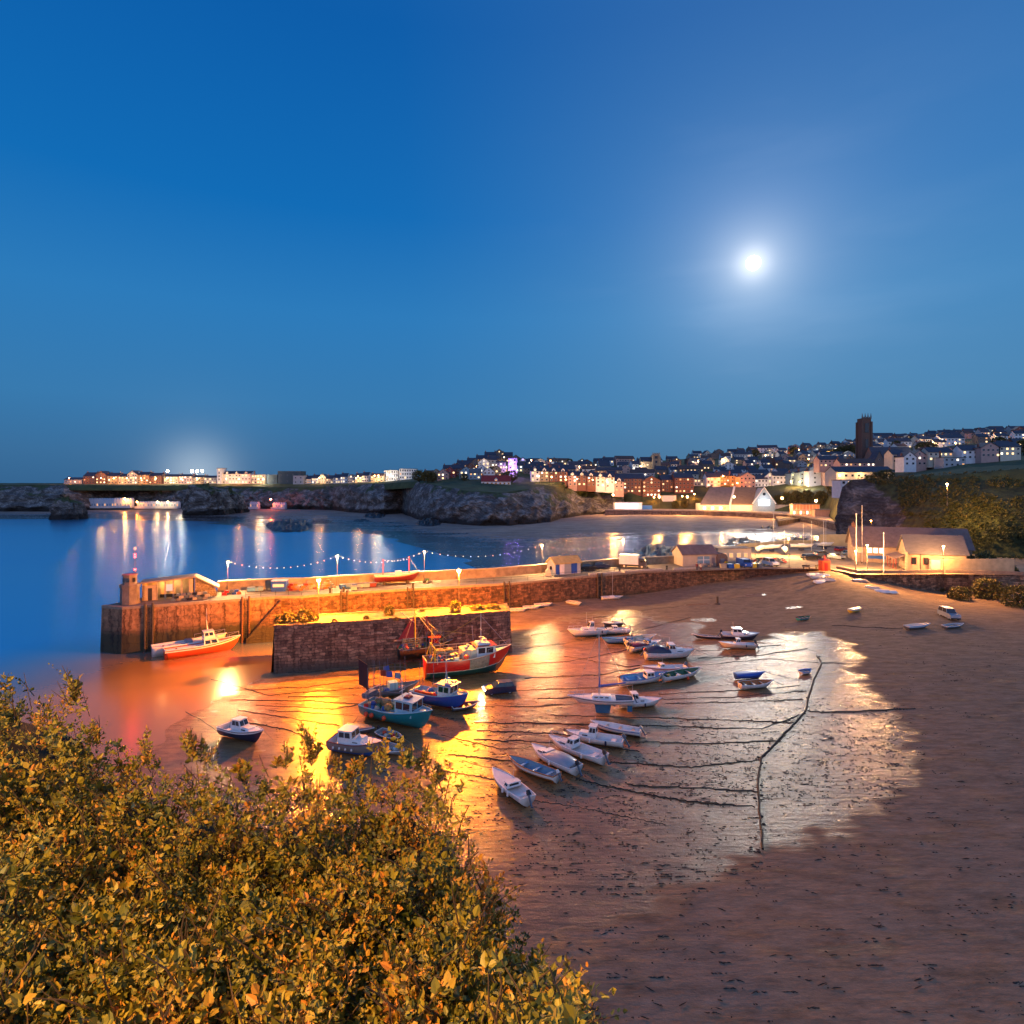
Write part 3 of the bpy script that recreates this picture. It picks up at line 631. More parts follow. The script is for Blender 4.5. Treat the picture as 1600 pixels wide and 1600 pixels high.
# sea stack in front of the far cliff
def rock_mass(px0, px1, ytop, ybase, label, name='sea_stack', seed=1, back_=26, cat='rock'):
    d = F * H / (ybase - YH); x0, x1 = (px0 - CX) / F * d, (px1 - CX) / F * d; zt = H - (ytop - YH) * d / F; m = MB(); rows = []; veg = []
    for j in range(22):
        t = j / 21; r = []
        for i in range(64):
            a = 2 * math.pi * i / 64; ta = 1 - .30 * t ** 1.3
            ex = abs(math.cos(a)) ** .55 * (1 if math.cos(a) > 0 else -1); ey = abs(math.sin(a)) ** .6 * (1 if math.sin(a) > 0 else -1)
            nn = noise.fractal(Vector((math.cos(a) * 3 + seed, math.sin(a) * 3, t * 2.4)), .7, 2.1, 5)
            r.append(((x0 + x1) / 2 + (x1 - x0) / 2 * ex * ta * (1 + .16 * nn), d + back_ / 2 + back_ / 2 * ey * ta * (1 + .3 * nn), -1.5 + (zt + 1.5) * t * (1 + .12 * noise.noise(Vector((ex * 2, ey * 2, seed))) - .10 * ex)))
            veg.append(t * .8 - .3)
        rows.append(r)
    m.grid(rows, closed=True)
    for sc in (.66, .33, .02):
        base = rows[-1]; cx = sum(p[0] for p in base) / 64; cy = sum(p[1] for p in base) / 64
        rows.append([(cx + (p[0] - cx) * sc, cy + (p[1] - cy) * sc, p[2] + (1 - sc) * 1.0) for p in base]); veg += [.7] * 64
    m = MB().grid(rows, closed=True); o = m.build(name, CLIFF); attr(o, 'veg', veg); return tag(o, label, cat)
rock_mass(277, 345, 764, 806, 'pale flat-topped sea stack standing on the far beach', seed=1, back_=34)
rock_mass(333, 374, 770, 803, 'lower dark rock outcrop adjoining the sea stack', seed=5, back_=22, name='rock_outcrop')
rock_mass(70, 117, 783, 812, 'dark rock at the left end of the far beach', seed=8, back_=18, name='rock_outcrop')
rock_mass(600, 634, 776, 803, 'brown buttress of rock at the foot of the grassy point', seed=12, back_=22, name='rock_outcrop')
# promenade along the town beach
PW = [(945, 452), (1000, 446), (1100, 438), (1180, 412), (1230, 388), (1262, 358), (1312, 300)]
pw = [((p - CX) / F * d, d) for p, d in PW]
pt = thing('sea_wall', 'long low brown sea wall carrying the promenade behind the far beach', 'sea wall')
m = MB(); q = offset(pw, 1.2)
for i in range(len(pw) - 1): m.prism([pw[i], pw[i + 1], q[i + 1], q[i]], .5, 6.1)
m.build('wall', stone_material('sea_wall_stone', (.26, .17, .13), (.14, .09, .08), (.06, .04, .035), sx=2, sz=.8), pt)
m = MB()
for i in range(len(pw) - 1): m.prism([pw[i], pw[i + 1], offset(pw, .5)[i + 1], offset(pw, .5)[i]], 6.1, 6.9)
m.build('parapet', M('prom_parapet', (.55, .43, .3), .8, .2, .3), pt)
bk = [((px - CX) / F * (hill_col(px)[0][0] + 3), hill_col(px)[0][0] + 3) for px in (960, 1000, 1050, 1100, 1150, 1200, 1250, 1290, 1314)]
struct(MB().quad([(p[0], p[1], 6.05) for p in q] + [(p[0], p[1], 6.05) for p in bk[::-1]]).build('promenade_paving', M('prom_paving', (.45, .34, .24), .8, .2, .2)))
tag(MB().prism([PZ(1212, 812, 3)[:2], PZ(1262, 806, 3)[:2], PZ(1268, 812, 3)[:2], PZ(1216, 820, 3)[:2]], .3, 5.0).build('boulder_ramp', M('ramp_rock', (.10, .075, .06), .8, .6, .5, bump=.5)), 'dark rubble ramp sloping off the sea wall', 'ramp')
# right-hand headland: near cliff with scrub
RC = {1308: (842, 4, 792, 3), 1316: (842, 4.5, 762, 6), 1330: (842, 5, 750, 9), 1350: (842, 5.5, 748, 12), 1385: (845, 6, 748, 14), 1410: (850, 6, 747, 24), 1450: (860, 6, 744, 34), 1500: (872, 6, 742, 40), 1560: (880, 6, 738, 40), 1800: (900, 5, 730, 40)}
def rcp(px):
    fy, fz, ty, back_ = interp_cols(RC, px); d0 = F * (H - fz) / (fy - YH); d1 = d0 + back_
    return (px - CX) / F * d0, d0, fz, d1, H - (ty - YH) * d1 / F
RCL = bpy.data.materials.new('headland_rock'); cliff_material(RCL, (.30, .27, .25), (.07, .06, .055), (.065, .072, .02), seaweed=(.03, .025, .02))
def vegr(px, t): return -.1 + .85 * float(sstep(1375, 1440, px + 60 * (t - .4))) + t * .5
rp = list(np.arange(1308, 1800, 1.6)); cliff_mesh(rp, rcp, RCL, rows=40, amp=4.2, name='headland', vegf=vegr)

# ---------------- street lamps ----------------
SOD = (1.0, .27, .010); WARM = (1.0, .54, .20); COOL = (1.0, .86, .66)
IR2 = M('lamp_pole_paint', (.20, .16, .12), .5, .2, 3)
def glare_bulb(name, col, s): return E('bulb_' + name, [min(1, q * 1.0 + .12) for q in col], s)
def pt_light(loc, power, col, r=.18, parent=None):
    li = bpy.data.lights.new('lamp_light', 'POINT'); li.energy = power; li.color = col; li.shadow_soft_size = r
    o = bpy.data.objects.new('lamp_light', li); S.collection.objects.link(o); o.location = loc
    if parent: o.parent = parent
    return o
def street_lamp(base, h, power, col, label, arm=.0, kind='lantern', bs=14, r=.24, group=None, rz=0, sub=None, name='street_lamp'):
    t = thing(name, label, 'street lamp', base, rz, group)
    MB().tube([(0, 0, 0), (0, 0, 1.0)], .11, 8).tube([(0, 0, 1.0), (0, 0, h - .2)] + ([(arm * .5, 0, h + .1), (arm, 0, h + .12)] if arm else [(0, 0, h - .1)]), .045, 6).build('pole', IR2, t)
    hx = arm
    MB().lathe([(.12, h + .20), (.30, h + .12), (.34, h + .05), (.30, h + .03)], 10, (hx, 0)).build('lamp_head', IRON, t)
    MB().ball((hx, 0, h - .12), r, 8).build('bulb', glare_bulb(sub or 'sodium', col, bs), t)
    pt_light((hx, 0, h - .12 - r - .3), power, col, .22, t); return t
def lamp_px(px, pyb, z, pytop, *a, **k):
    b = PZ(px, pyb, z); h = (H - (pytop - YH) * b.y / F) - z; return street_lamp(b, h, *a, **k)
lamp_px(498, 967, IZ, 905, 115000, SOD, 'orange lamp on the stone quay beside the leftmost shrubs', bs=60, r=.3)
lamp_px(717, 958, IZ, 890, 115000, SOD, 'orange twin lamp on the stone quay above the right-hand shrub', bs=60, r=.34)
PL = [(356, 917, 877, 'white lamp on the pier between the shelter and the blue skip'), (527, 905, 868, 'white lamp on the pier above the stored fishing gear'), (663, 896, 861, 'pale lamp on the pier just right of the display boat'),
      (847, 888, 851, 'lamp on the pier behind the gabled kiosk'), (974, 877, 842, 'lamp on the pier behind the white box lorry')]
pier_heads = []
for px, b, tp, lab in PL:
    p, tt = along(offset(back, -1.0), px); base = Vector((p.x, p.y, DK)); h = (H - (tp - YH) * p.y / F) - DK
    street_lamp(base, h, 18000, WARM, lab, bs=30, r=.2, group='lamps along the pier', sub='warm'); pier_heads.append(Vector((p.x, p.y, DK + h)))
lamps2 = [(1232, 870, DK, 840, 20000, WARM, 'lamp behind the boats laid up on the quay'), (1355, 893, DK, 851, 26000, (1, .42, .11), 'lamp at the corner of the harbour building'), (1474, 897, DK, 853, 16000, (1, .42, .11), 'lamp in front of the creeper-covered wall'),
          (1361, 842, 8, 813, 6000, SOD, 'lamp under the headland behind the slate roof'), (1128, 870, DK, 840, 8000, WARM, 'lamp behind the gabled quay cottage'), (1180, 868, DK, 838, 8000, WARM, 'lamp behind the blue van'),
          (1337, 893, DK, 860, 16000, WARM, 'small lamp on the corner of the slipway')]
for px, b, z, tp, pw_, c, lab in lamps2: lamp_px(px, b, z, tp, pw_, c, lab, bs=40, r=.22)
b_ = PD(1480, 782, 172); street_lamp(b_ - Vector((0, 0, 1.5)), 6.4, 26000, (1, .52, .12), 'yellow lamp beside the path on the scrubby headland', bs=50, r=.3, sub='yellow')
# promenade lamps
PRL = [(958, 797, 773, 5500, SOD), (1074, 797, 776, 9000, SOD), (1147, 797, 776, 7000, SOD), (1222, 797, 778, 9000, SOD), (1030, 797, 776, 4000, SOD), (1275, 800, 782, 4500, SOD)]
for i, (px, b, tp, pw_, c) in enumerate(PRL):
    d = float(np.interp(px, [q[0] for q in PW], [q[1] for q in PW])) + .8; base = PD(px, b, d); base.z = 6.9
    street_lamp(base, H - (tp - YH) * d / F - 6.9, pw_ * 6.0, (1, .45, .12), ordn(sorted(q[0] for q in PRL).index(px)) + ' orange lamp from the left along the promenade', bs=60, r=.7, group='lamps along the promenade')
# festoon strings between the pier lamps
FB = [E('festoon_bulb_white', (1, .85, .6), 3), E('festoon_bulb_red', (1, .35, .2), 5), E('festoon_bulb_blue', (.5, .6, 1), 5)]
bulbm = MB().ball((0, 0, 0), .13, 6); 
def festoon(a, b, sag, n_, label, bs=1.0):
    t = thing('festoon_lights', label, 'string lights', a, 0, 'festoon strings over the pier')
    f = lambda u: (b - a) * u - Vector((0, 0, sag * 4 * u * (1 - u)))
    MB().tube([f(q / 20) for q in range(21)], .02, 4).build('cable', IRON, t)
    protos = []
    for k in range(n_):
        if k < 3: o = MB().ball((0, 0, 0), .075 * bs, 6).build('bulb', FB[k], t); protos.append(o)
        else: o = protos[random.choice((0, 0, 1, 2))].copy(); S.collection.objects.link(o); o.parent = t
        o.location = f((k + 1) / (n_ + 1)) - Vector((0, 0, .12))
for i in range(4):
    festoon(pier_heads[i], pier_heads[i + 1], 1.7, 15, 'sagging string of small bulbs, %s span along the pier from the pier head' % ORD[i])
# ---------------- boats ----------------
def paint(name, col, rough=.35, var=.1): return M('paint_' + name, col, rough, var, 2.5, coat=.2)
PC = {'white': (.72, .72, .72), 'cream': (.62, .55, .42), 'navy': (.015, .02, .06), 'blue': (.015, .10, .42), 'royal': (.02, .08, .40), 'red': (.50, .012, .012), 'orange_red': (.75, .08, .02), 'turquoise': (.01, .20, .24), 'lightblue': (.32, .55, .66),
      'grey': (.30, .34, .38), 'slate': (.10, .13, .18), 'black': (.015, .015, .018), 'teal': (.03, .28, .30), 'varnish': (.38, .14, .03), 'green': (.03, .12, .06), 'sand': (.40, .33, .24), 'skyblue': (.12, .34, .60), 'maroon': (.14, .02, .03), 'yellow': (.6, .42, .04), 'bluegrey': (.16, .28, .38), 'darkred': (.20, .015, .01), 'antifoul': (.02, .14, .28), 'worn': (.22, .19, .19), 'deepteal': (.008, .06, .075)}
def pc(k): return paint(k, PC[k])
GLASS = M('window_glass', (.015, .02, .03), .08, .2, 1, spec=.9)
RUB = M('rubber', (.02, .02, .02), .8, .2, 3)
ALU = M('aluminium', (.6, .6, .6), .35, .1, 3, metal=.7)
ROPE = M('rope', (.30, .24, .15), .9, .3, 8)
class Hull:
    def __init__(s, L, B, D, tr=.75, rake=.12, sheer=.32, full=2.3, deep=.0, dbl=False):
        s.L, s.B, s.D, s.tr, s.rake, s.sheer, s.full, s.deep, s.dbl = L, B, D, tr, rake, sheer, full, deep, dbl
    def hb(s, t):
        if s.dbl and t < .4: return s.B / 2 * max(.04, 1 - ((.4 - t) / .4) ** 2.4)
        if t < .5: u = t / .5; u = u * (2 - u); return s.B / 2 * (s.tr + (1 - s.tr) * u)
        u = (t - .5) / .5; return s.B / 2 * max(.012, 1 - u ** s.full)
    def sz(s, t): return s.D * (1 + s.sheer * max(0, (t - .35) / .65) ** 1.8 + .06 * (1 - t) + (.12 * (1 - t / .3) ** 2 if s.dbl and t < .3 else 0))
    def kz(s, t): return s.D * .75 * max(0, (t - .86) / .14) ** 1.7 + (s.D * .6 * max(0, (.1 - t) / .1) ** 1.5 if s.dbl else 0)
    def x(s, t, f=0): return s.L * (t - .5) + s.rake * s.L * f * max(0, (t - .55) / .45) ** 2
    def pt(s, t, f, side=1, inset=0):
        """f: 0 keel .. 1 sheer"""
        b = max(.0, s.hb(t) - inset); k = s.kz(t); z = k + (s.sz(t) - k) * f
        fl = 1 - (1 - f) ** (2.6 if t < .7 else 2.6 - 1.6 * (t - .7) / .3)
        vee = .05 + .10 * t
        return Vector((s.x(t, f), side * b * max(0, fl) * (1 if f > 0 else 0), z))
    def shell(s, cuts=(0, .1, .25, .42, .6, .8, 1.0), band=.42, n=18):
        m = MB(); ts = [i / n for i in range(n + 1)]
        ts = sorted(set(ts + [.97, .985]))
        for side in (1, -1):
            m.grid([[s.pt(t, f, side) for f in cuts] for t in ts], lambda j, q: 1 if cuts[q + 1] <= band + .001 else 0)
        a = [s.pt(0, f, 1) for f in cuts]; b = [s.pt(0, f, -1) for f in cuts]; m.quad(b[::-1] + a[1:] if s.dbl is None else [*a[::-1], *b[1:]], 0)
        return m, ts
def boat_hull(t, h, top, bottom, band=.42, stripe=None, wood_rail=None, name='hull'):
    m, ts = h.shell(band=band)
    m.build(name, [pc(top), pc(bottom)], t, smooth=True, fix=True)
    r = MB()
    for side in (1, -1): r.tube([h.pt(q, 1, side) for q in ts], .035 + .006 * h.L * .6, 5)
    r.tube([h.pt(0, 1, 1), h.pt(0, 1, -1)], .035 + .004 * h.L, 5)
    r.build('gunwale', pc(wood_rail or 'white'), t)
    if stripe:
        st = MB()
        for side in (1, -1): st.grid([[h.pt(q, f, side) * 1 + Vector((0, side * .012, 0)) for f in (.80, .90)] for q in ts])
        st.build('stripe', pc(stripe), t)
    return ts
def open_inside(t, h, inner='white', floor=.35, thw=3, seat='sand'):
    n = 16; m = MB(); ts = [.015 + .95 * i / n for i in range(n + 1)]
    for side in (1, -1): m.grid([[h.pt(q, f, side, .05 + .02 * (1 - f)) + Vector((0, 0, .02)) for f in (floor, .6, .8, 1)] for q in ts])
    fl = [h.pt(q, floor, 1, .05) + Vector((0, 0, .02)) for q in ts] + [h.pt(q, floor, -1, .05) + Vector((0, 0, .02)) for q in ts[::-1]]
    m.quad(fl); a = [h.pt(ts[0], f, 1, .05) for f in (floor, 1)]; b = [h.pt(ts[0], f, -1, .05) for f in (1, floor)]; m.quad(a + b)
    m.build('inner_hull', pc(inner), t, fix=True)
    for k in range(thw):
        q = .18 + .56 * k / max(1, thw - 1); b = h.hb(q) - .07; z = h.sz(q) * .78; x = h.x(q)
        MB().box(x - .13, x + .13, -b, b, z - .03, z + .02).build('thwart', pc(seat), t)
def deck(t, h, col, z=.97, t0=.0, t1=.995, name='deck'):
    n = 16; ts = [t0 + (t1 - t0) * i / n for i in range(n + 1)]
    MB().quad([h.pt(q, z, 1, .02) for q in ts] + [h.pt(q, z, -1, .02) for q in ts[::-1]]).build(name, pc(col), t)
def outboard(t, h, col='black', tilt=.5, s=1.0, y=0):
    z = h.sz(0) + .1; x = h.x(0) - .18 * s
    A = Matrix.Translation((x, y, z)) @ Matrix.Rotation(tilt, 4, 'Y') @ Matrix.Scale(s, 4)
    m = MB().box(-.22, .14, -.14, .14, .12, .52, top=.75); m.off(A); o = m.build('outboard_motor', pc(col), t, bevel=.03)
    m = MB().box(-.08, .08, -.05, .05, -.75, .14).box(-.26, .12, -.03, .03, -.82, -.76).box(-.05, .3, -.04, .04, .28, .34); m.off(A); m.build('leg', pc('slate'), o)
def cabin(t, h, x0, x1, w, z0, ht, col='white', rake_f=.35, rake_b=.0, glass=True, roof=None, taper=.82, nside=2, name='cabin', over=.06):
    """a wheelhouse with sloping windscreen; panes are separate"""
    m = MB(); k = len(m.v); w1 = w * taper
    A = [(x0, -w / 2, z0), (x1, -w / 2, z0), (x1, w / 2, z0), (x0, w / 2, z0)]; xb, xf = x0 + rake_b, x1 - rake_f
    B_ = [(xb, -w1 / 2, z0 + ht), (xf, -w1 / 2, z0 + ht), (xf, w1 / 2, z0 + ht), (xb, w1 / 2, z0 + ht)]
    m.v = A + B_; m.f = [(3, 2, 1, 0), (4, 5, 6, 7), (0, 1, 5, 4), (1, 2, 6, 5), (2, 3, 7, 6), (3, 0, 4, 7)]; m.i = [0] * 6
    c = m.build(name, pc(col), t, bevel=.03)
    MB().prism([(xb - over, -w1 / 2 - over), (xf + over * 1.6, -w1 / 2 - over), (xf + over * 1.6, w1 / 2 + over), (xb - over, w1 / 2 + over)], z0 + ht - .02, z0 + ht + .05).build('roof', pc(roof or col), c, bevel=.02)
    if not glass: return c
    def pane(P, u0, u1, v0, v1, nrm):
        f = lambda u, v: (Vector(P[0]).lerp(Vector(P[1]), u)).lerp(Vector(P[3]).lerp(Vector(P[2]), u), v)
        q = [f(u0, v0), f(u1, v0), f(u1, v1), f(u0, v1)]; nv = Vector(nrm) * .012; b2 = [p - nv * 2 for p in q]; q = [p + nv for p in q]
        mm = MB(); mm.v = [tuple(p) for p in q + b2]; mm.f = [(0, 1, 2, 3), (0, 4, 5, 1), (1, 5, 6, 2), (2, 6, 7, 3), (3, 7, 4, 0)]; mm.i = [0] * 5; mm.build('window', GLASS, c)
    for a, b in (((.06, .48), (.52, .94)) if w > .9 else ((.1, .9),)):
        pass
    for u0, u1 in ((.06, .47), (.53, .94)): pane([A[1], A[2], B_[2], B_[1]], u0, u1, .42, .90, (1, 0, .4))
    for k in range(nside):
        u0 = .08 + .86 * k / nside; u1 = u0 + .86 / nside - .06
        pane([A[0], A[1], B_[1], B_[0]], u0, u1, .45, .88, (0, -1, .1)); pane([A[3], A[2], B_[2], B_[3]], u0, u1, .45, .88, (0, 1, .1))
    pane([A[0], A[3], B_[3], B_[0]], .15, .85, .45, .88, (-1, 0, .1))
    return c
def cover(t, h, q0, q1, rise, col, name='canvas_cover', ridge=.9):
    n = 8; rows = []
    for i in range(n + 1):
        q = q0 + (q1 - q0) * i / n; b = h.hb(q) + .02; z = h.sz(q) + .02; up = rise * math.sin(math.pi * (.12 + .76 * i / n))
        rows.append([(h.x(q, 1), b * math.cos(math.pi * k / 8), z + up * (math.sin(math.pi * k / 8)) ** ridge) for k in range(9)])
    k0 = MB().grid(rows); k0.quad(rows[0][::-1]); k0.quad(rows[-1]); k0.build(name, pc(col), t, smooth=True)
def rail(t, h, q0, q1, ht=.5, inset=.06):
    m = MB()
    for side in (1, -1):
        P = [h.pt(q0 + (q1 - q0) * i / 6, 1, side, inset) for i in range(7)]
        m.tube([p + Vector((0, 0, ht)) for p in P], .018, 4)
        for p in P[::2]: m.tube([p, p + Vector((0, 0, ht))], .016, 4)
    m.tube([h.pt(q1, 1, 1, inset) + Vector((0, 0, ht)), h.pt(q1, 1, -1, inset) + Vector((0, 0, ht))], .018, 4)
    m.build('guard_rail', ALU, t)
def legs_keel(t, h, col, d=.35, q0=.05, q1=.8):
    """a long shallow keel that props the hull off the sand"""
    MB().box(h.x(q0), h.x(q1), -.05, .05, -d, .06).build('keel', pc(col), t)
def place(name, stern, bow, label, cat='boat', L=None, lift=0, roll=0, pitch=0, group=None, water=False, z=None):
    a = G(*stern, water) if z is None else PZ(*stern, z); b = G(*bow, water) if z is None else PZ(*bow, z); v = b - a
    t = thing(name, label, cat, (a + b) / 2 + Vector((0, 0, lift)), math.atan2(v.y, v.x), group)
    t.rotation_euler = (roll, 0, math.atan2(v.y, v.x)); return t, (L or Vector((v.x, v.y)).length)

def dinghy(stern, bow, label, top='white', bottom='white', inner='white', L=None, rail_='white', motor=None, thw=3, cov=None, roll=.08, stripe=None, group='small open boats on the harbour sand', name='dinghy', B=None, D=None, tr=.75, seat='sand', stuff=None, band=.3):
    t, L = place(name, stern, bow, label, 'dinghy', L, roll=roll, group=group); h = Hull(L, B or (L * .28 + .35), D or (.16 * L + .05) * (1 if L < 5 else .85), tr=tr)
    boat_hull(t, h, top, bottom, band, stripe, rail_); 
    if cov: cover(t, h, .02, .96, .18, cov); 
    else: open_inside(t, h, inner, thw=thw, seat=seat)
    if stuff:
        for k, c in enumerate(stuff): MB().ball((h.x(.2 + .2 * k), .2 * (-1) ** k, h.D * .75), .26, 8, sz=.8).build('buoy', pc(c), t)
    if motor: outboard(t, h, motor, .6, .8)
    if L > 3: moor(t, h, 3.0)
    return t, h
def upturned(at_, ang, L, col, label, group='upturned dinghies at the top of the beach'):
    p = G(*at_); t = thing('upturned_dinghy', label, 'dinghy', p + Vector((0, 0, L * .17)), ang, group); t.rotation_euler = (math.pi + .15, 0, ang)
    h = Hull(L, L * .42, L * .17, tr=.8, sheer=.12); boat_hull(t, h, col, col, .3, None, col); return t
def moor(t, h, reach=5.0):
    p = h.pt(.985, 1, 1); e = Vector((p.x + reach * random.uniform(.7, 1.2), random.uniform(-1, 1), .03)); MB().tube([p.lerp(e, u) - Vector((0, 0, .5 * u * (1 - u))) for u in (0, .2, .4, .6, .8, 1)], .02, 4).build('mooring_rope', ROPE, t)
def fenders(t, h):
    for q in random.sample((.15, .3, .45, .6, .7), 2):
        s_ = random.choice((-1, 1)); p = h.pt(q, .8, s_); MB().lathe([(.03, p.z - .25), (.10, p.z - .2), (.10, p.z + .12), (.02, p.z + .2)], 8, (p.x, p.y + s_ * .1)).build('fender', pc(random.choice(('white', 'navy', 'orange_red'))), t)
def cruiser(stern, bow, label, hull='white', bottom='white', L=None, q=(.42, .74), ch=1.0, cabcol='white', cuddy=True, motor='black', stripe=None, cov=None, rails=False, roll=.05, B=None, D=None, canopy=None, band=.35, motors=1, name='motor_boat', inner='white', wf=.62, roof=None, lift=.0, group='motor boats aground on the harbour sand', rail_="white", rake=.4, cat='motor boat', water=False):
    t, L = place(name, stern, bow, label, cat, L, lift=lift, roll=roll, group=group, water=water); B = B or (L * .25 + .75); h = Hull(L, B, D or (.42 + .07 * L), tr=.85, rake=.08, full=2.5)
    boat_hull(t, h, hull, bottom, band, stripe, rail_)
    open_inside(t, h, inner, floor=.45, thw=0)
    deck(t, h, 'white' if hull != 'sand' else 'white', .985, q[0] + .02, .995, 'foredeck')
    z = h.sz(q[0]) - .08
    if cuddy:
        x1 = h.x(min(.93, q[1] + .18)); MB().box(h.x(q[0]), x1, -B * wf / 2, B * wf / 2, z, z + .34 * ch + .1, top=.86, topy=.8).build('cuddy', pc(cabcol), t, bevel=.06)
        m = MB()
        for s_ in (-1, 1): m.box(h.x(q[0]) + .25, x1 - .45, s_ * (B * wf / 2 * .9) - .02, s_ * (B * wf / 2 * .9) + .02, z + .16, z + .28)
        m.build('porthole', GLASS, t)
    cabin(t, h, h.x(q[0]), h.x(q[1]), B * wf * 1.02, z + (.1 if cuddy else 0), ch, cabcol, rake_f=rake * ch, roof=roof)
    if canopy: cover(t, h, .03, q[0] + .02, ch * .85, canopy, 'canvas_canopy', .55)
    for s_ in ([-1, 1] if motors == 2 else [0] * motors): outboard(t, h, motor, .55, 1.05, s_ * .3)
    if rails: rail(t, h, .6, .97)
    moor(t, h); fenders(t, h)
    MB().box(-.0 + h.x(.14), h.x(.22), -B * .3, B * .3, h.D * .45, h.D * .8).build('bench', pc(inner), t, bevel=.03)
    MB().tube([(h.x(q[0]) + .2, 0, z + ch), (h.x(q[0]) + .15, 0, z + ch + 1.1)], .012, 4).build('aerial', WHITE, t)
    return t, h

# --- bottom cluster ---
cruiser((818, 1258), (778, 1226), 'white speedboat with dark side windows and a big black outboard, lowest of the row', 'white', 'navy', q=(.40, .52), ch=.42, cuddy=False, motor='black', band=.5, cov=None, wf=.8, L=5.4, B=1.9)
dinghy((868, 1224), (802, 1200), 'varnished wooden open boat with a white foredeck and orange lower planks', 'white', 'varnish', 'bluegrey', rail_='varnish', L=5.2, B=1.9, band=.62, seat='skyblue', motor='white')
t, h = cruiser((893, 1210), (842, 1186), 'white boat under a pale grey canvas cover', 'white', 'white', q=(.62, .72), ch=.3, L=5.6, motor='black', B=2.1); cover(t, h, .04, .66, .55, 'grey')
t, h = cruiser((940, 1196), (866, 1169), 'white sports boat with cuddy and black outboard, right of the grey-covered boat', 'white', 'white', q=(.52, .68), ch=.75, L=6.2, motor='black', B=2.2, rails=True)
cruiser((967, 1169), (898, 1160), 'white boat with a small upright pilothouse behind the sports boat', 'white', 'cream', q=(.50, .66), ch=1.05, L=5.6, B=2.0, cuddy=True, motor='slate', rake=.2)
dinghy((997, 1153), (934, 1142), 'slim white open boat with a blue stripe and tilted outboard', 'white', 'navy', 'white', L=5.0, B=1.7, stripe='blue', motor='grey', band=.45, tr=.85)
# sailing boat with blue fin keel
t, L = place('sailing_boat', (984, 1116), (903, 1112), 'white sailing yacht with a tall bare mast, blue sail cover and blue keel', 'sailing boat', 7.0, lift=.95); h = Hull(L, 2.3, .85, tr=.6, rake=.12, sheer=.12, full=1.9)
boat_hull(t, h, 'white', 'antifoul', .22, 'navy'); deck(t, h, 'white', .99, .3)
open_inside(t, h, 'slate', .5, 0)
MB().box(h.x(.36), h.x(.72), -.6, .6, .82, 1.22, top=.86, topy=.8).build('coach_roof', pc('white'), t, bevel=.06)
for k in range(3): MB().box(h.x(.42 + .09 * k), h.x(.48 + .09 * k), -.58, .58, .98, 1.1).build('window', GLASS, t)
MB().box(-.7, .9, -.09, .09, -.95, .15, top=1.25).build('keel', pc('antifoul'), t); MB().box(h.x(.02), h.x(.1), -.04, .04, -.7, .3).build('rudder', pc('antifoul'), t)
mast = MB().tube([(.55, 0, 1.2), (.55, 0, 8.9)], .06, 6).build('mast', ALU, t); MB().tube([(.55, -.75, 5.4), (.55, .75, 5.4)], .025, 4).build('spreader', ALU, mast)
MB().tube([(.55, 0, 2.2), (-2.6, 0, 2.75)], .14, 8, r2=.07).tube([(.5, 0, 2.1), (.5, 0, 3.3)], .13, 8, r2=.05).build('sail_cover', pc('royal'), t)
m = MB()
for p in ((3.5, 0, 1.0), (-3.4, 0, 1.0), (.4, 1.0, .9), (.4, -1.0, .9)): m.tube([(.55, 0, 8.8), p], .012, 3)
m.build('rigging', ALU, t); rail(t, h, .8, .98, .45); outboard(t, h, 'black', .4, .8)
t, h = cruiser((980, 1106), (1016, 1104), 'small white cabin boat under a torn grey cover tucked behind the yacht', 'white', 'sand', q=(.30, .52), ch=.95, L=4.9, B=1.9, cuddy=True); cover(t, h, .03, .3, .7, 'maroon')
# middle right: day boats
t, h = dinghy((966, 1074), (1036, 1064), 'white clinker boat with pale blue inside and a small shelter, stern to the left', 'white', 'white', 'skyblue', L=6.4, B=2.1, D=1.0, rail_='blue', seat='skyblue')
cabin(t, h, .6, 1.9, 1.25, .8, .85, 'white', rake_f=.2)
m = MB().tube([(-3.1, 0, .4), (-3.3, 0, 1.4)], .09, 6).tube([(-3.6, 0, 1.35), (-2.7, .25, 1.45)], .08, 5); m.build('rudder_and_tiller', pc('varnish'), t)
t, h = dinghy((1030, 1068), (1094, 1054), 'long white open day boat with green inside and a pink buoy at its side', 'white', 'cream', 'green', L=6.2, B=1.9, D=.85, rail_='white', stuff=('yellow', 'white'))
MB().ball((.4, -1.12, .45), .2, 8, sz=1.3).build('fender', pc('orange_red'), t)
cruiser((1074, 1050), (1006, 1054), 'white boat with a low windscreen and tilted outboard behind the day boats', 'white', 'white', q=(.55, .68), ch=.55, L=6.0, B=1.9, stripe='red', motor='slate', cuddy=False)
# cluster in front of the quay end
cruiser((1009, 1032), (1078, 1028), 'white cabin boat with a navy canvas canopy over the cockpit', 'white', 'black', q=(.50, .68), ch=1.15, L=7.2, B=2.4, D=1.15, canopy='navy', cuddy=True, motor='orange_red', band=.32, rails=True)
t, h = cruiser((984, 1020), (1028, 1010), 'white boat with maroon cockpit cover just left of the navy-canopied boat', 'white', 'navy', q=(.55, .68), ch=.6, L=6.2, B=2.1, motors=2, roof='blue'); cover(t, h, .05, .55, .5, 'maroon')
dinghy((975, 1010), (1022, 1000), 'white open fishing boat with cream bulwark behind the maroon-covered boat', 'white', 'cream', 'cream', L=5.8, B=1.9, motor='maroon')
dinghy((990, 1004), (942, 1008), 'blue open boat lying under the orange lamplight', 'skyblue', 'navy', 'lightblue', L=4.8, B=1.8, D=.85, motor='black', rail_='blue')
t, h = cruiser((940, 993), (897, 996), 'white angling boat with a lamplit wheelhouse, rails and aerial nearest the stone quay', 'white', 'slate', q=(.34, .52), ch=1.35, L=6.4, B=2.3, D=1.1, rails=True, wf=.5, motor='black')
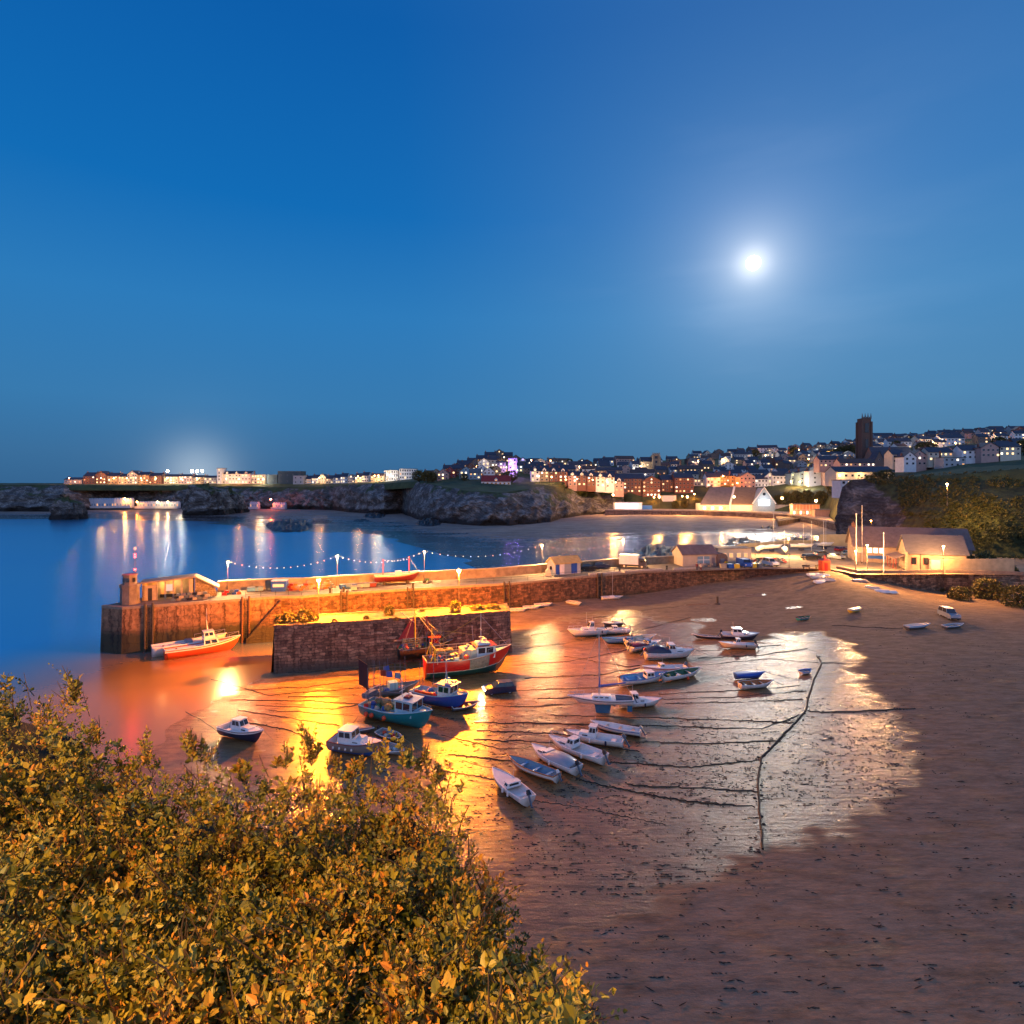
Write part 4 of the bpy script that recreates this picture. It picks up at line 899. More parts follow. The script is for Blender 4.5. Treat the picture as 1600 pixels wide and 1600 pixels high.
MB().tube([(.2, 0, 2.3), (.2, 0, 4.2)], .03, 4).build('mast', ALU, t)
cruiser((979, 990), (938, 992), 'low white cabin boat moored just right of the angling boat', 'white', 'white', q=(.4, .56), ch=.55, L=5.8, B=2.1, motor='slate')
cruiser((968, 978), (948, 980), 'small dark-hulled tender beyond the low white cabin boat', 'navy', 'navy', q=(.4, .55), ch=.45, L=3.6, B=1.5, cuddy=False)
# by the pier wall
t, L = place('small_yacht', (943, 937), (967, 937), 'small white yacht with a bare mast close under the pier wall', 'yacht', 4.4, group=None); h = Hull(L, 1.6, .6, tr=.7, sheer=.1)
boat_hull(t, h, 'white', 'white'); deck(t, h, 'white'); MB().box(-.4, .8, -.4, .4, .55, .85, top=.8).build('coach_roof', pc('white'), t, bevel=.05); MB().tube([(.3, 0, .6), (.3, 0, 6.2)], .035, 5).build('mast', ALU, t)
for i, (s, b, lab) in enumerate((((797, 957), (820, 956), 'white dinghy beside the pier wall, nearest the end of the stone quay'), ((820, 953), (840, 952), 'white dinghy in the middle of the three beside the pier wall'), ((838, 949), (857, 948), 'white dinghy beside the pier wall, rightmost of three in line'), ((889, 943), (904, 947), 'white dinghy lying askew at the foot of the pier steps'))):
    dinghy(s, b, lab, L=3.3, B=1.4, group='white dinghies along the foot of the pier', inner='cream')
# right-hand group
cruiser((1125, 1000), (1184, 1000), 'white-topped cabin boat with a navy hull beside a similar smaller boat', 'navy', 'navy', q=(.30, .62), ch=.95, L=5.7, B=2.1, D=1.0, motor='black', stripe='white', cuddy=True)
cruiser((1182, 1014), (1125, 1014), 'cream-hulled boat with a tiny forward wheelhouse in front of the navy-hulled one', 'cream', 'sand', q=(.45, .62), ch=.9, L=5.2, B=1.9, D=.8, motor='black', cuddy=False)
dinghy((1124, 999), (1087, 998), 'low dark rowing boat left of the navy-hulled cabin boat', 'navy', 'black', 'slate', L=4.2, B=1.5, D=.5)
dinghy((1148, 1063), (1191, 1059), 'bright blue rowing boat above the white one', 'royal', 'royal', 'blue', L=3.9, B=1.5, rail_='blue', cov='royal')
dinghy((1155, 1078), (1203, 1074), 'white rowing boat with a reddish inside below the blue one', 'white', 'white', 'varnish', L=4.3, B=1.6)
dinghy((1249, 1056), (1267, 1051), 'tiny blue and white pram dinghy close to the great chain', 'white', 'skyblue', 'blue', L=1.9, B=1.1, rail_='blue', D=.45)
dinghy((1244, 972), (1267, 967), 'green and cream dinghy with a red gunwale on the dry sand', 'teal', 'cream', 'green', L=3.0, B=1.3, rail_='darkred')
dinghy((1326, 960), (1345, 953), 'teal-covered dinghy with yellow sides on the upper sand', 'yellow', 'yellow', 'teal', L=3.2, B=1.4, cov='teal')
dinghy((1413, 985), (1452, 980), 'long blue-grey covered boat lying near the parked off-roader', 'slate', 'bluegrey', 'grey', L=4.9, B=1.6, cov='bluegrey', D=.55)
dinghy((1471, 984), (1506, 979), 'dark narrow boat with a grey inside just below the parked off-roader', 'slate', 'navy', 'grey', L=4.2, B=1.4, D=.5)
for at_, ang, L, c, lab in (((1272, 899), .2, 3.2, 'white', 'upturned white dinghy leaning on the end of the quay wall'), ((1279, 903), .1, 3.4, 'grey', 'upturned pale grey dinghy in the heap left of the orange hut'), ((1286, 900), -.5, 3.0, 'white', 'upturned white dinghy just below the orange hut'),
                            ((1283, 910), .3, 3.3, 'white', 'upturned white dinghy lowest in the heap by the slipway'), ((1293, 907), -.7, 3.1, 'cream', 'upturned cream dinghy at the right edge of the heap by the slipway'), ((1344, 909), 0, 3.4, 'worn', 'worn brown upturned dinghy against the retaining wall'),
                            ((1363, 920), -.5, 2.9, 'cream', 'rounded cream upturned dinghy beside the retaining wall'), ((1379, 925), -.2, 3.0, 'white', 'white upturned dinghy overlapping another at the wall foot'), ((1391, 926), -.1, 2.8, 'white', 'rightmost white upturned dinghy at the wall foot')):
    upturned(at_, ang, L, c, lab)
# navy cabin boat near the shrubs (bow to the lower right)
t, h = cruiser((352, 1152), (402, 1162), 'navy and white cabin boat lying afloat behind the near shrubs', 'navy', 'navy', q=(.34, .62), ch=1.0, L=5.3, B=2.1, D=1.15, motors=0, cuddy=True, band=.3, stripe='white', rake=.5, roll=-.05)
# ---------------- fishing boats ----------------
def pots(t, x0, x1, y0, y1, z0, n_, cols=('blue', 'green', 'orange_red', 'slate')):
    for k in range(n_):
        x, y = random.uniform(x0, x1), random.uniform(y0, y1); m = MB()
        r = random.uniform(.2, .34); m.lathe([(r, z0), (r * 1.08, z0 + r * .8), (r * .5, z0 + r * 1.5), (r * .1, z0 + r * 1.6)], 8, (x, y)); m.build('lobster_pot', pc(random.choice(cols)), t)
def flag_pole(t, x, y, z, hgt, col):
    MB().tube([(x, y, z), (x + random.uniform(-.2, .2), y, z + hgt)], .035, 4).build('flag_pole', pc('slate'), t)
def wheel(t, h, x0, x1, w, z, ht, col, roof, **k): return cabin(t, h, x0, x1, w, z, ht, col, rake_f=-.12, taper=.94, nside=2, roof=roof, name='wheelhouse', over=.12, **k)
# turquoise
t, L = place('fishing_boat', (566, 1118), (677, 1144), 'turquoise fishing boat with a pale blue wheelhouse and brown steadying sail', 'fishing boat', 9.0, roll=.03); h = Hull(L, 3.3, 1.75, tr=.8, rake=.06, sheer=.42)
boat_hull(t, h, 'turquoise', 'turquoise', .3, None, 'lightblue'); open_inside(t, h, 'lightblue', .5, 0); deck(t, h, 'lightblue', .93, .62, .99, 'foredeck')
w_ = wheel(t, h, .6, 2.9, 2.2, 1.5, 1.75, 'lightblue', 'lightblue'); MB().box(1.3, 2.2, -.45, .45, 3.32, 3.55, top=.7).build('liferaft', pc('darkred'), w_, bevel=.06)
m = MB().tube([(.9, 0, 3.2), (.9, 0, 5.4)], .04, 5).tube([(.9, -.5, 4.0), (.9, .5, 4.0)], .03, 4).ball((1.6, .5, 3.6), .22, 8, sz=.5); m.build('radar_mast', WHITE, t)
MB().tube([(-4.1, 0, 1.6), (-4.1, 0, 6.6)], .06, 6).build('mizzen_mast', WOODD, t)
sail = MB(); rws = [[Vector((-4.15 - 1.5 * u, .25 * math.sin(u * 2.5), 3.1 + 3.1 * v + u * (.5 * (1 - v) + .4 * v))) for u in (0, .25, .5, .75, 1)] for v in (0, .33, .66, 1)]; sail.grid(rws)
o = sail.build('steadying_sail', M('brown_sail', (.045, .02, .025), .9, .15, 2), t); sm = o.modifiers.new('t', 'SOLIDIFY'); sm.thickness = .03
MB().tube([(-4.1, 0, 6.2), (-6.1, .1, 6.9)], .03, 4).tube([(-4.1, 0, 3.0), (-5.9, 0, 3.5)], .04, 4).build('gaff', pc('varnish'), t)
pots(t, -3.8, .2, -1.2, 1.2, 1.55, 22, ('blue', 'green', 'slate', 'royal', 'sand')); 
MB().ball((-1.6, .2, 2.2), .6, 10, sz=.8).ball((-2.6, .3, 2.1), .55, 10, sz=.8).ball((-.7, -.6, 2.0), .5, 10, sz=.8).build('net_heap', M('fishing_net', (.25, .20, .10), .95, .5, 5, bump=.1), t)
m = MB().tube([(-3.4, -1.2, 1.6), (-3.4, -1.2, 3.6), (-3.4, 1.2, 3.6), (-3.4, 1.2, 1.6)], .05, 6); m.build('stern_gantry', ALU, t)
for x, y in ((-4.2, 1.1), (-3.3, 1.3), (-2.4, 1.3), (-3.0, -1.3), (-1.2, 1.3), (-.2, 1.2)): flag_pole(t, x, y, 1.6, 4.8, 'slate')
for x, y, c in ((-2.4, 1.3, 'royal'), (-1.2, 1.3, 'bluegrey'), (-3.3, 1.3, 'maroon')): MB().side([(x, 4.6), (x + .9, 4.7), (x + .8, 5.4), (x, 5.3)], y, y + .05).build('flag', pc(c), t)
MB().tube([(-4.4, -.9, 2.9), (.6, -1.1, 3.1)], .05, 5).tube([(-4.4, .9, 2.9), (.6, 1.1, 3.1)], .05, 5).build('boom', pc('slate'), t)
MB().box(-4.3, -3.5, -.9, .9, 2.5, 3.1).build('pot_rack', pc('slate'), t, bevel=.05)
for x in (-3.0, -2.2, -.4): MB().ball((x, -1.72, 1.2), .26, 8, sz=1.1).build('fender', pc('orange_red'), t)
MB().box(-3.5, -3.0, -1.5, -1.2, 1.7, 2.2).build('fish_box', pc('red'), t, bevel=.03)
rail(t, h, .7, .98, .35)
# blue one
t, L = place('fishing_boat', (652, 1098), (722, 1112), 'blue fishing boat with a bright blue wheelhouse roof beside the turquoise one', 'fishing boat', 7.4, roll=-.03); h = Hull(L, 3.0, 1.6, tr=.8, rake=.06, sheer=.45)
boat_hull(t, h, 'royal', 'darkred', .34, None, 'lightblue'); open_inside(t, h, 'lightblue', .5, 0); deck(t, h, 'lightblue', .93, .62, .99, 'foredeck')
w_ = wheel(t, h, .3, 2.0, 1.9, 1.5, 1.5, 'white', 'royal'); MB().prism([(.0, -1.15), (2.5, -1.15), (2.5, 1.15), (.0, 1.15)], 3.06, 3.16).build('roof_edge', pc('royal'), w_)
m = MB().tube([(.9, -.15, 3.1), (1.0, 0, 4.6), (1.1, .15, 3.1)], .07, 6).tube([(1.0, 0, 4.4), (1.0, 0, 5.6)], .02, 4).ball((1.3, 0, 3.7), .25, 8, sz=.5).tube([(.7, .3, 3.1), (.6, .3, 5.8)], .015, 4); m.build('radar_mast', pc('lightblue'), t)
for y in (-.6, .6): MB().box(1.4, 2.0, y - .25, y + .25, 3.16, 3.3).build('roof_hatch', pc('cream'), w_)
MB().box(-3.0, -.2, -1.1, -.95, 1.5, 1.9).build('pot_rail', pc('orange_red'), t)
pots(t, -3.0, -.2, -1.0, 1.0, 1.4, 12, ('slate', 'blue', 'red', 'sand'))
for x, y in ((-3.2, 1.0), (-2.4, -1.0), (-1.5, 1.0)): flag_pole(t, x, y, 1.5, 4.2, 'darkred'); MB().tube([(-1.8, 1.1, 1.2), (-1.8, 1.1, 2.3), (-1.4, .7, 2.5)], .06, 6).build('pot_hauler', ALU, t); rail(t, h, .75, .98, .3)
MB().ball((2.6, -.2, 1.9), .3, 8, sz=.7).build('buoy', pc('cream'), t)
# big red trawler
t, L = place('trawler', (664, 1062), (790, 1048), 'large red trawler with a dark blue-green bottom and white wheelhouse', 'trawler', 12.0); h = Hull(L, 4.2, 3.1, tr=.82, rake=.07, sheer=.42)
boat_hull(t, h, 'red', 'deepteal', .42, None, 'cream'); open_inside(t, h, 'worn', .62, 0); deck(t, h, 'lightblue', .93, .66, .99, 'foredeck')
for side in (1, -1):
    MB().grid([[h.pt(q, f, side) + Vector((0, side * .015, 0)) for f in (.43, .6, .8, .96)] for q in (.50, .56, .62, .68, .74)]).build('bare_patch', M('bare_planking', (.20, .17, .15), .8, .4, 3), t)
    MB().grid([[h.pt(q / 16, f, side) + Vector((0, side * .012, 0)) for f in (.41, .44)] for q in range(17)]).build('boot_line', WHITE, t)
w_ = wheel(t, h, 1.2, 3.9, 2.9, 2.9, 2.0, 'white', 'darkred'); MB().box(-.8, 1.2, -1.3, 1.3, 2.9, 4.5).build('shelter', pc('cream'), t, bevel=.05)
MB().box(1.4, 3.4, -1.0, 1.0, 4.97, 5.3, top=.9).build('bridge_top', pc('white'), w_, bevel=.05)
m = MB().tube([(2.2, 0, 5.2), (2.2, 0, 10.2)], .09, 6, r2=.04).tube([(2.2, -.6, 7.4), (2.2, .6, 7.4)], .04, 4).tube([(1.2, .5, 5.2), (1.0, .5, 8.0)], .03, 4).tube([(2.2, 0, 9.6), (5.6, 0, 5.2), (6.3, 0, 4.3)], .02, 4).ball((2.9, .3, 5.6), .3, 8, sz=.5).box(1.9, 2.6, -.15, .15, 6.0, 6.15); m.build('mast', ALU, t)
for x, y, c in ((1.7, -.7, 'white'), (.4, .6, 'cream'), (-.2, -.5, 'cream'), (2.9, .8, 'white')): MB().ball((x, y, 5.4 if x > 1 else 4.7), .32, 8, sz=.8).build('liferaft_canister', pc(c), t)
m = MB()
for y in (-1.6, 1.6): m.tube([(-4.9, y, 2.8), (-4.9, y, 5.4)], .09, 6).tube([(-5.6, y, 2.8), (-4.9, y, 5.4)], .06, 5)
m.tube([(-4.9, -1.6, 5.4), (-4.9, 1.6, 5.4)], .09, 6); m.build('stern_gantry', pc('yellow'), t)
m = MB()
for z in (3.7, 4.2, 4.7):
    for y in (-1.9, 1.9): m.tube([(-4.6, y, z), (1.2, y, z)], .035, 4)
for x in (-4.6, -3.4, -2.2, -1.0, .2):
    for y in (-1.9, 1.9): m.tube([(x, y, 2.9), (x, y, 4.7)], .035, 4)
m.build('pot_rack', pc('cream'), t)
pots(t, -5.4, -1.0, -1.7, 1.7, 3.1, 30, ('slate', 'royal', 'orange_red', 'green', 'sand', 'maroon'))
for x, y in ((-5.6, 1.5), (-5.6, -1.5), (-4.2, 1.8), (-3.0, 1.8)): flag_pole(t, x, y, 3.2, 4.0, 'darkred')
MB().ball((-3.8, 0, 4.3), .8, 10, sz=.6).ball((-2.4, .4, 4.2), .7, 10, sz=.6).build('net_heap', _m['fishing_net'], t)
MB().tube([(-5.0, 0, 5.4), (-5.0, 0, 8.2)], .07, 5).tube([(-5.0, 0, 8.0), (1.0, 0, 6.6)], .025, 4).tube([(2.2, 0, 9.8), (-5.0, 0, 5.5)], .025, 3).build('derrick', pc('yellow'), t); MB().ball((-.5, -1.9, 3.6), .4, 8).build('buoy', pc('orange_red'), t); MB().box(-2.2, -1.5, -1.95, -1.6, 2.9, 3.7).build('fish_box', pc('cream'), t)
rail(t, h, .72, .99, .8); MB().box(-3.4, -2.8, -1.9, -1.6, 2.9, 3.5).build('fish_box', pc('royal'), t)
t.scale = (1, 1, .87)
# beam trawler moored behind it
t, L = place('fishing_boat', (618, 1044), (694, 1036), 'dark fishing boat with a yellow mast, boom and pink-red sail behind the red trawler', 'fishing boat', 7.6, z=.2); h = Hull(L, 3.2, 1.9, tr=.8)
t.location += Vector((.1, 1.9, .5))
boat_hull(t, h, 'black', 'black', .3, None, 'slate'); open_inside(t, h, 'slate', .5, 0); wheel(t, h, .8, 2.4, 2.0, 1.7, 1.6, 'worn', 'darkred')
MB().tube([(-1.2, 0, 1.5), (-1.2, 0, 7.8)], .12, 7, r2=.07).build('mast', pc('yellow'), t); MB().tube([(.6, 0, 1.5), (.6, 0, 6.6)], .08, 6).build('mast', pc('maroon'), t)
rws = [[Vector((-1.35 - (.3 + 2.1 * (1 - v) ** .8) * u, .2 * math.sin(u * 3), 3.3 + 2.9 * v - .1 * u)) for u in (0, .33, .66, 1)] for v in (0, .25, .5, .75, 1)]
o = MB().grid(rws).build('steadying_sail', M('red_sail', (.42, .05, .05), .85, .15, 2), t); o.modifiers.new('t', 'SOLIDIFY').thickness = .03
m = MB().tube([(-1.2, 0, 5.6), (-3.4, 0, 7.4)], .06, 5).tube([(-4.4, 0, 3.1), (2.8, 0, 3.3)], .06, 5)
for p in ((-3.6, 1.2, 1.9), (2.6, 1.2, 2.2), (2.6, -1.2, 2.2), (-3.4, -1.2, 1.9), (3.8, 0, 2.6)): m.tube([(-1.2, 0, 7.4), p], .035, 3)
m.tube([(-1.2, 0, 3.2), (-.2, .3, 6.4), (.6, 0, 6.2), (-.8, 0, 3.4)], .03, 4); m.build('rigging', pc('sand'), t)
pots(t, -3.6, .6, -1.3, 1.3, 1.9, 26, ('slate', 'royal', 'orange_red', 'green', 'blue')); 
m = MB()
for k in range(6): m.tube([(-3.3, -1.5, 1.9 + .35 * k), (-.6, -1.5, 1.9 + .35 * k)], .05, 4)
for k in range(4): m.tube([(-3.3 + .9 * k, -1.5, 1.7), (-3.3 + .9 * k, -1.5, 3.8)], .05, 4)
m.build('pot_rack', pc('slate'), t)
t, L = place('crab_boat', (588, 1092), (640, 1084), 'small dark crab boat full of pots and poles between the turquoise and black boats', 'fishing boat', 5.6); h = Hull(L, 2.3, 1.1, tr=.8)
boat_hull(t, h, 'slate', 'black', .3, None, 'bluegrey'); open_inside(t, h, 'slate', .5, 2); pots(t, -2.3, 1.6, -.8, .8, .8, 16)
for x, y in ((-2.4, .7), (-1.5, -.8), (-.4, .8), (.8, -.7), (1.8, .5)): flag_pole(t, x, y, 1.0, 3.8, 'slate')
MB().box(-.6, .5, -.6, .6, .9, 1.9).build('wheel_box', pc('lightblue'), t, bevel=.04); MB().side([(-1.5, 3.6), (-.7, 3.7), (-.8, 4.3), (-1.5, 4.2)], -.8, -.76).build('flag', pc('royal'), t)
# cabin cruiser half hidden by the shrubs
t, h = cruiser((526, 1176), (586, 1184), 'old cabin cruiser with grey topsides and a bright blue bottom above the near shrubs', 'worn', 'blue', q=(.22, .52), ch=1.15, L=5.6, B=2.3, D=1.35, motors=0, cuddy=True, band=.5, roll=.02, wf=.75, rail_='darkred', rake=.15)
for k in range(4): MB().ball((-1.9 + k * .7, -1.12, .95), .11, 7, sz=1.3).build('fender', pc('white'), t)
dinghy((590, 1150), (628, 1164), 'little tender carrying orange buoys between the cruiser and the turquoise boat', 'slate', 'lightblue', 'grey', L=3.4, B=1.5, stuff=('orange_red', 'cream', 'red'), motor='black')
dinghy((596, 1172), (628, 1182), 'grey inflatable piled with blue and white buoys above the near shrubs', 'grey', 'grey', 'grey', L=2.9, B=1.6, stuff=('royal', 'white', 'lightblue'), name='inflatable_dinghy')
dinghy((548, 1144), (572, 1146), 'slate grey punt behind the old cabin cruiser', 'slate', 'slate', 'grey', L=3.2, B=1.5, cov='slate', name='punt')
dinghy((708, 1112), (742, 1106), 'flat maroon punt just behind the blue fishing boat', 'slate', 'navy', 'maroon', L=3.1, B=1.3, name='punt')
# two boats afloat under the pier head
def pilot(stern, bow, label, hull, bottom, L, house=True):
    t, _ = place('work_boat', stern, bow, label, 'work boat', L, z=0, lift=-.25); h = Hull(L, 2.8, 1.75, tr=.85, rake=.05, sheer=.4)
    boat_hull(t, h, hull, bottom, .22, 'white' if hull != 'white' else None, 'white'); deck(t, h, 'white', .86, 0.01, .99)
    if house:
        w_ = cabin(t, h, .2, 2.7, 2.1, 1.35, 1.35, 'white', rake_f=.5, nside=2, name='wheelhouse'); cabin(t, h, .2, 1.9, 1.9, 2.72, 1.15, 'white', rake_f=.25, nside=2, name='upper_wheelhouse')
        MB().tube([(.9, -.2, 3.8), (.7, 0, 5.6), (.9, .2, 3.8)], .06, 5).tube([(.7, 0, 5.4), (.7, 0, 7.6)], .025, 4).build('radar_mast', WHITE, t)
        rail(t, h, .6, .98, .7)
    else:
        MB().box(-2.6, -1.0, -.7, .7, 1.4, 1.75).build('hatch', pc('white'), t, bevel=.05); MB().box(-.5, .5, -.9, .9, 1.4, 2.2).build('engine_box', pc('bluegrey'), t, bevel=.05); rail(t, h, .6, .98, .7)
    MB().ball((-3.6, .3, 1.6), .16, 8).build('mooring_bollard', pc('maroon'), t)
    return t
pw1 = pilot((268, 1029), (360, 1015), 'white-decked work boat with an orange-red hull afloat under the pier head', 'orange_red', 'navy', 10.6)
pw2 = pilot((249, 1022), (345, 1006), 'blue-sterned white work boat moored inside the orange-red one', 'white', 'royal', 10.4, house=False)
_a = pw1.rotation_euler.z; pw2.rotation_euler.z = _a; pw2.location = pw1.location + Vector((-math.sin(_a) * 2.95 - math.cos(_a) * 1.5, math.cos(_a) * 2.95 - math.sin(_a) * 1.5, 0))
# display lugger on the pier
a, tt = along(offset(FRONT, 7.0), 619); t = thing('display_boat', 'old dark-hulled lugger with two short masts displayed on the pier deck', 'boat', (a.x, a.y, DK + .45), math.atan2(tt.y, tt.x) + .02); h = Hull(8.6, 2.5, 1.35, tr=.35, rake=.05, sheer=.45)
boat_hull(t, h, 'maroon', 'maroon', .3, None, 'white', ); 
for side in (1, -1): MB().grid([[h.pt(q / 16, f, side) + Vector((0, side * .015, 0)) for f in (.78, .99)] for q in range(17)]).build('white_strake', pc('cream'), t)
deck(t, h, 'cream', .9, .02, .99); MB().box(-.2, 1.0, -.5, .5, 1.2, 2.1).build('deckhouse', pc('white'), t, bevel=.04)
MB().tube([(-2.6, 0, 1.2), (-2.6, 0, 4.6)], .09, 6).build('mast', pc('orange_red'), t); MB().tube([(2.6, 0, 1.3), (2.6, 0, 4.9)], .09, 6).build('mast', pc('orange_red'), t)
m = MB().tube([(-2.6, 0, 4.4), (2.6, 0, 4.6)], .015, 3).tube([(-2.6, 0, 4.4), (-4.2, 0, 1.5)], .02, 3).tube([(2.6, 0, 4.7), (4.4, 0, 1.9)], .02, 3); m.build('rigging', ROPE, t)
for k in range(8): MB().ball((-2.2 + k * .62, 0, 4.3 - .2 * math.sin(k / 7 * 3.14)), .07, 6).build('bulb', FB[0], t)
for x in (-2.4, 2.2): MB().box(x - .15, x + .15, -.9, .9, -.45, .2).build('cradle', WOODD, t)
# boats laid up on the quay, seen as hulls and bare masts
def laid_up(px, py, L, ang, mast, col, label, masts=1):
    p = PZ(px, py, DK); t = thing('laid_up_yacht', label, 'yacht', p + Vector((0, 0, .7)), ang, 'yachts laid up on the quay'); h = Hull(L, L * .3, 1.0, tr=.7); boat_hull(t, h, col, 'navy', .35); deck(t, h, 'white'); MB().box(-L * .15, L * .18, -.6, .6, .95, 1.35, top=.85).build('coach_roof', pc('white'), t, bevel=.05)
    MB().tube([(L * .1, 0, 1), (L * .1, 0, mast)], .055, 5).build('mast', ALU, t); MB().box(-.8, .8, -.08, .08, -.7, .2).build('keel', pc('navy'), t)
laid_up(1206, 862, 6.4, .3, 10.5, 'white', 'laid-up yacht with the tallest leaning mast, left of the quay lamp')
laid_up(1226, 866, 5.2, 1.2, 6.0, 'cream', 'laid-up cream yacht with a short mast beside the quay lamp')
laid_up(1252, 860, 6.0, -.2, 7.2, 'white', 'long low laid-up yacht right of the quay lamp')
laid_up(1188, 864, 5.4, .9, 5.0, 'white', 'laid-up yacht behind the blue van')
laid_up(1288, 858, 5.0, .1, 9.0, 'white', 'laid-up yacht with a bare pale mast before the ochre yard wall')
# ---------------- pier head: lookout, beacon, shelter ----------------
def deckpt(px, back_off):
    p, t = along(offset(FRONT, back_off), px); return Vector((p.x, p.y, DK)), math.atan2(t.y, t.x)
STN = M('grey_render', (.20, .15, .12), .8, .35, 1.2, bump=.03)
OCH = M('ochre_render', (.50, .38, .22), .8, .2, .8)
LIT = E('lit_window', (1, .66, .30), 2.4); LITW = E('lit_window_white', (1, .86, .65), 3); LITD = E('lit_window_dim', (1, .45, .15), 1.2)
p = PZ(203, 943, DK); a = .1
t = thing('lookout_turret', 'grey two-tier round stone turret with a red-lit beacon mast at the pier head', 'turret', p, a)
MB().lathe([(1.45, 0), (1.4, 2.7), (1.55, 2.75), (1.55, 3.3)], 8).build('base_tier', STN, t); MB().lathe([(1.05, 3.3), (1.02, 4.7), (1.2, 4.75), (1.2, 4.95)], 8).build('upper_tier', STN, t)
for an in (-2.3, -1.4, -.5): MB().box(-.22, .22, -.05, .05, 3.7, 4.4).off(Matrix.Translation((1.0 * math.cos(an), 1.0 * math.sin(an), 0)) @ Matrix.Rotation(an + math.pi / 2, 4, 'Z')).build('window', GLASS, t)
b = MB().tube([(.8, 0, 4.9), (.8, 0, 9.0)], .045, 6).tube([(.55, 0, 4.9), (.8, 0, 6.2), (1.05, 0, 4.9)], .03, 4).build('beacon_mast', IRON, t)
for z, r in ((8.2, .13), (7.8, .12), (5.7, .14)): MB().ball((.8, 0, z), r, 8).build('beacon_light', E('beacon_red', (1, .03, .03), 30), b)
MB().lathe([(.12, 9.0), (.2, 9.1), (.2, 9.35), (.05, 9.5)], 8, (.8, 0)).build('beacon_cap', WHITE, b)
for z in (8.0, 5.9): pt_light((.8, -.9, z), 160, (1, .03, .05), .2, t)
# shelter
p, a = deckpt(222, 5.2); q, _ = deckpt(333, 5.2); L = (q - p).length
t = thing('pier_shelter', 'long low open-fronted shelter with a pale roof on the pier head', 'shelter', p, math.atan2((q - p).y, (q - p).x))
MB().box(0, L - 3.2, 2.6, 3.0, 0, 3.0).box(0, .35, -.1, 2.6, 0, 3.0).box(L - 3.6, L - 3.2, -.1, 2.6, 0, 3.3).box(0, 2.2, -.1, .12, 0, 2.6).build('wall', OCH, t)
MB().side([(-.3, 2.95), (L - 2.9, 3.55), (L - 2.9, 3.8), (-.3, 3.2)], -.5, 3.3).build('roof', M('shelter_roof', (.30, .23, .16), .75, .15, 1), t)
MB().side([(L - 2.9, 0), (L + .6, 0), (L - .1, 1.6), (L - 2.9, 3.52)], .1, 2.9).build('gable_wall', stone_material('yellow_stone', (.36, .26, .13), (.30, .22, .11), (.15, .11, .06), sx=.6, sz=.3), t)
MB().side([(L - 2.9, 3.53), (L + .9, 1.3), (L + .9, 1.55), (L - 2.9, 3.8)], -.3, 3.2).build('sloping_roof', _m['shelter_roof'], t)
for k in range(5): x = 2.2 + (L - 5.9) * k / 4; MB().box(x - .12, x + .12, -.1, .14, 0, 2.98 + .045 * x).build('pillar', M('pillar_paint', (.4, .32, .22), .7, .15, 2), t)
MB().box(.9, 1.5, -.14, -.08, 0, 2.1).build('door', IRON, t)
MB().box(3.2, 4.5, 2.5, 2.58, 1.0, 2.2).build('lit_panel', E('pink_lit_panel', (1, .55, .42), .9), t)
for x in (2.8, 5.2, 7.6): pt_light((x, 1.6, 2.4), 110, WARM, .15, t)
MB().box(2.4, L - 3.7, 2.0, 2.55, .0, .5).build('bench', WOODD, t)
# lobster pots and gear in front of the shelter and along the parapet
def pot_stack(px, off_, n_, label, cols, spread=1.2, h=3):
    p, a = deckpt(px, off_)
    nc = max(2, int(spread * 2 / .8)); k = -1
    for lay, cl_ in [(l_, c_) for l_ in range(h) for c_ in range(nc - l_)]:
        k += 1; x = -spread + (cl_ + lay * .5 + .5) * spread * 2 / nc; y = random.uniform(-.25, .25); z = lay * .42; c = cols[k % len(cols)]
        m = MB(); m.side([(-.33, 0), (.33, 0), (.33, .22), (.2, .4), (-.2, .4), (-.33, .22)], -.24, .24)
        for xx in (-.33, 0, .33): m.tube([(xx, -.26, 0), (xx, -.26, .3), (xx, 0, .43), (xx, .26, .3), (xx, .26, 0)], .025, 4)
        o = m.build('lobster_pot', pc(c)); o.location = p + Vector((x * math.cos(a) - y * math.sin(a), x * math.sin(a) + y * math.cos(a), z + .02)); o.rotation_euler.z = a + random.uniform(-.2, .2)
        tag(o, 'lobster pot, %s from left, %s layer, stack %s' % (ORD[cl_], ('bottom', 'second', 'third', 'top')[lay], label), 'lobster pot', 'lobster pots stacked on the pier')
pot_stack(300, 2.9, 26, 'before the shelter', ('slate', 'worn', 'slate', 'black', 'sand'), 3.2, 3)
pot_stack(455, 6.4, 16, 'by the skip', ('worn', 'slate', 'darkred', 'varnish'), 2.0, 3)
pot_stack(482, 6.4, 16, 'behind the quay lamp', ('varnish', 'worn', 'sand', 'darkred'), 1.8, 4)
pot_stack(512, 6.4, 16, 'left of the tubs', ('worn', 'varnish', 'slate', 'sand'), 1.6, 4)
pot_stack(362, 5.5, 10, 'at the first lamp', ('red', 'slate', 'royal', 'orange_red'), 1.6, 2)
pot_stack(668, 6.2, 8, 'by the display boat', ('black', 'slate', 'green'), 1.2, 2)
pot_stack(1108, 3.6, 9, 'by the cottage door', ('slate', 'sand', 'worn'), 1.4, 2)
pot_stack(1134, 3.4, 9, 'by the timber shed', ('sand', 'worn', 'yellow'), 1.4, 3)
pot_stack(1215, 9.5, 9, 'behind the white car', ('red', 'orange_red', 'worn', 'slate'), 2.4, 3)
pot_stack(1186, 9.0, 9, 'right of the blue van', ('darkred', 'slate', 'cream', 'green'), 1.8, 3)
pot_stack(870, 2.6, 9, 'before the kiosk', ('slate', 'worn'), .6, 1)
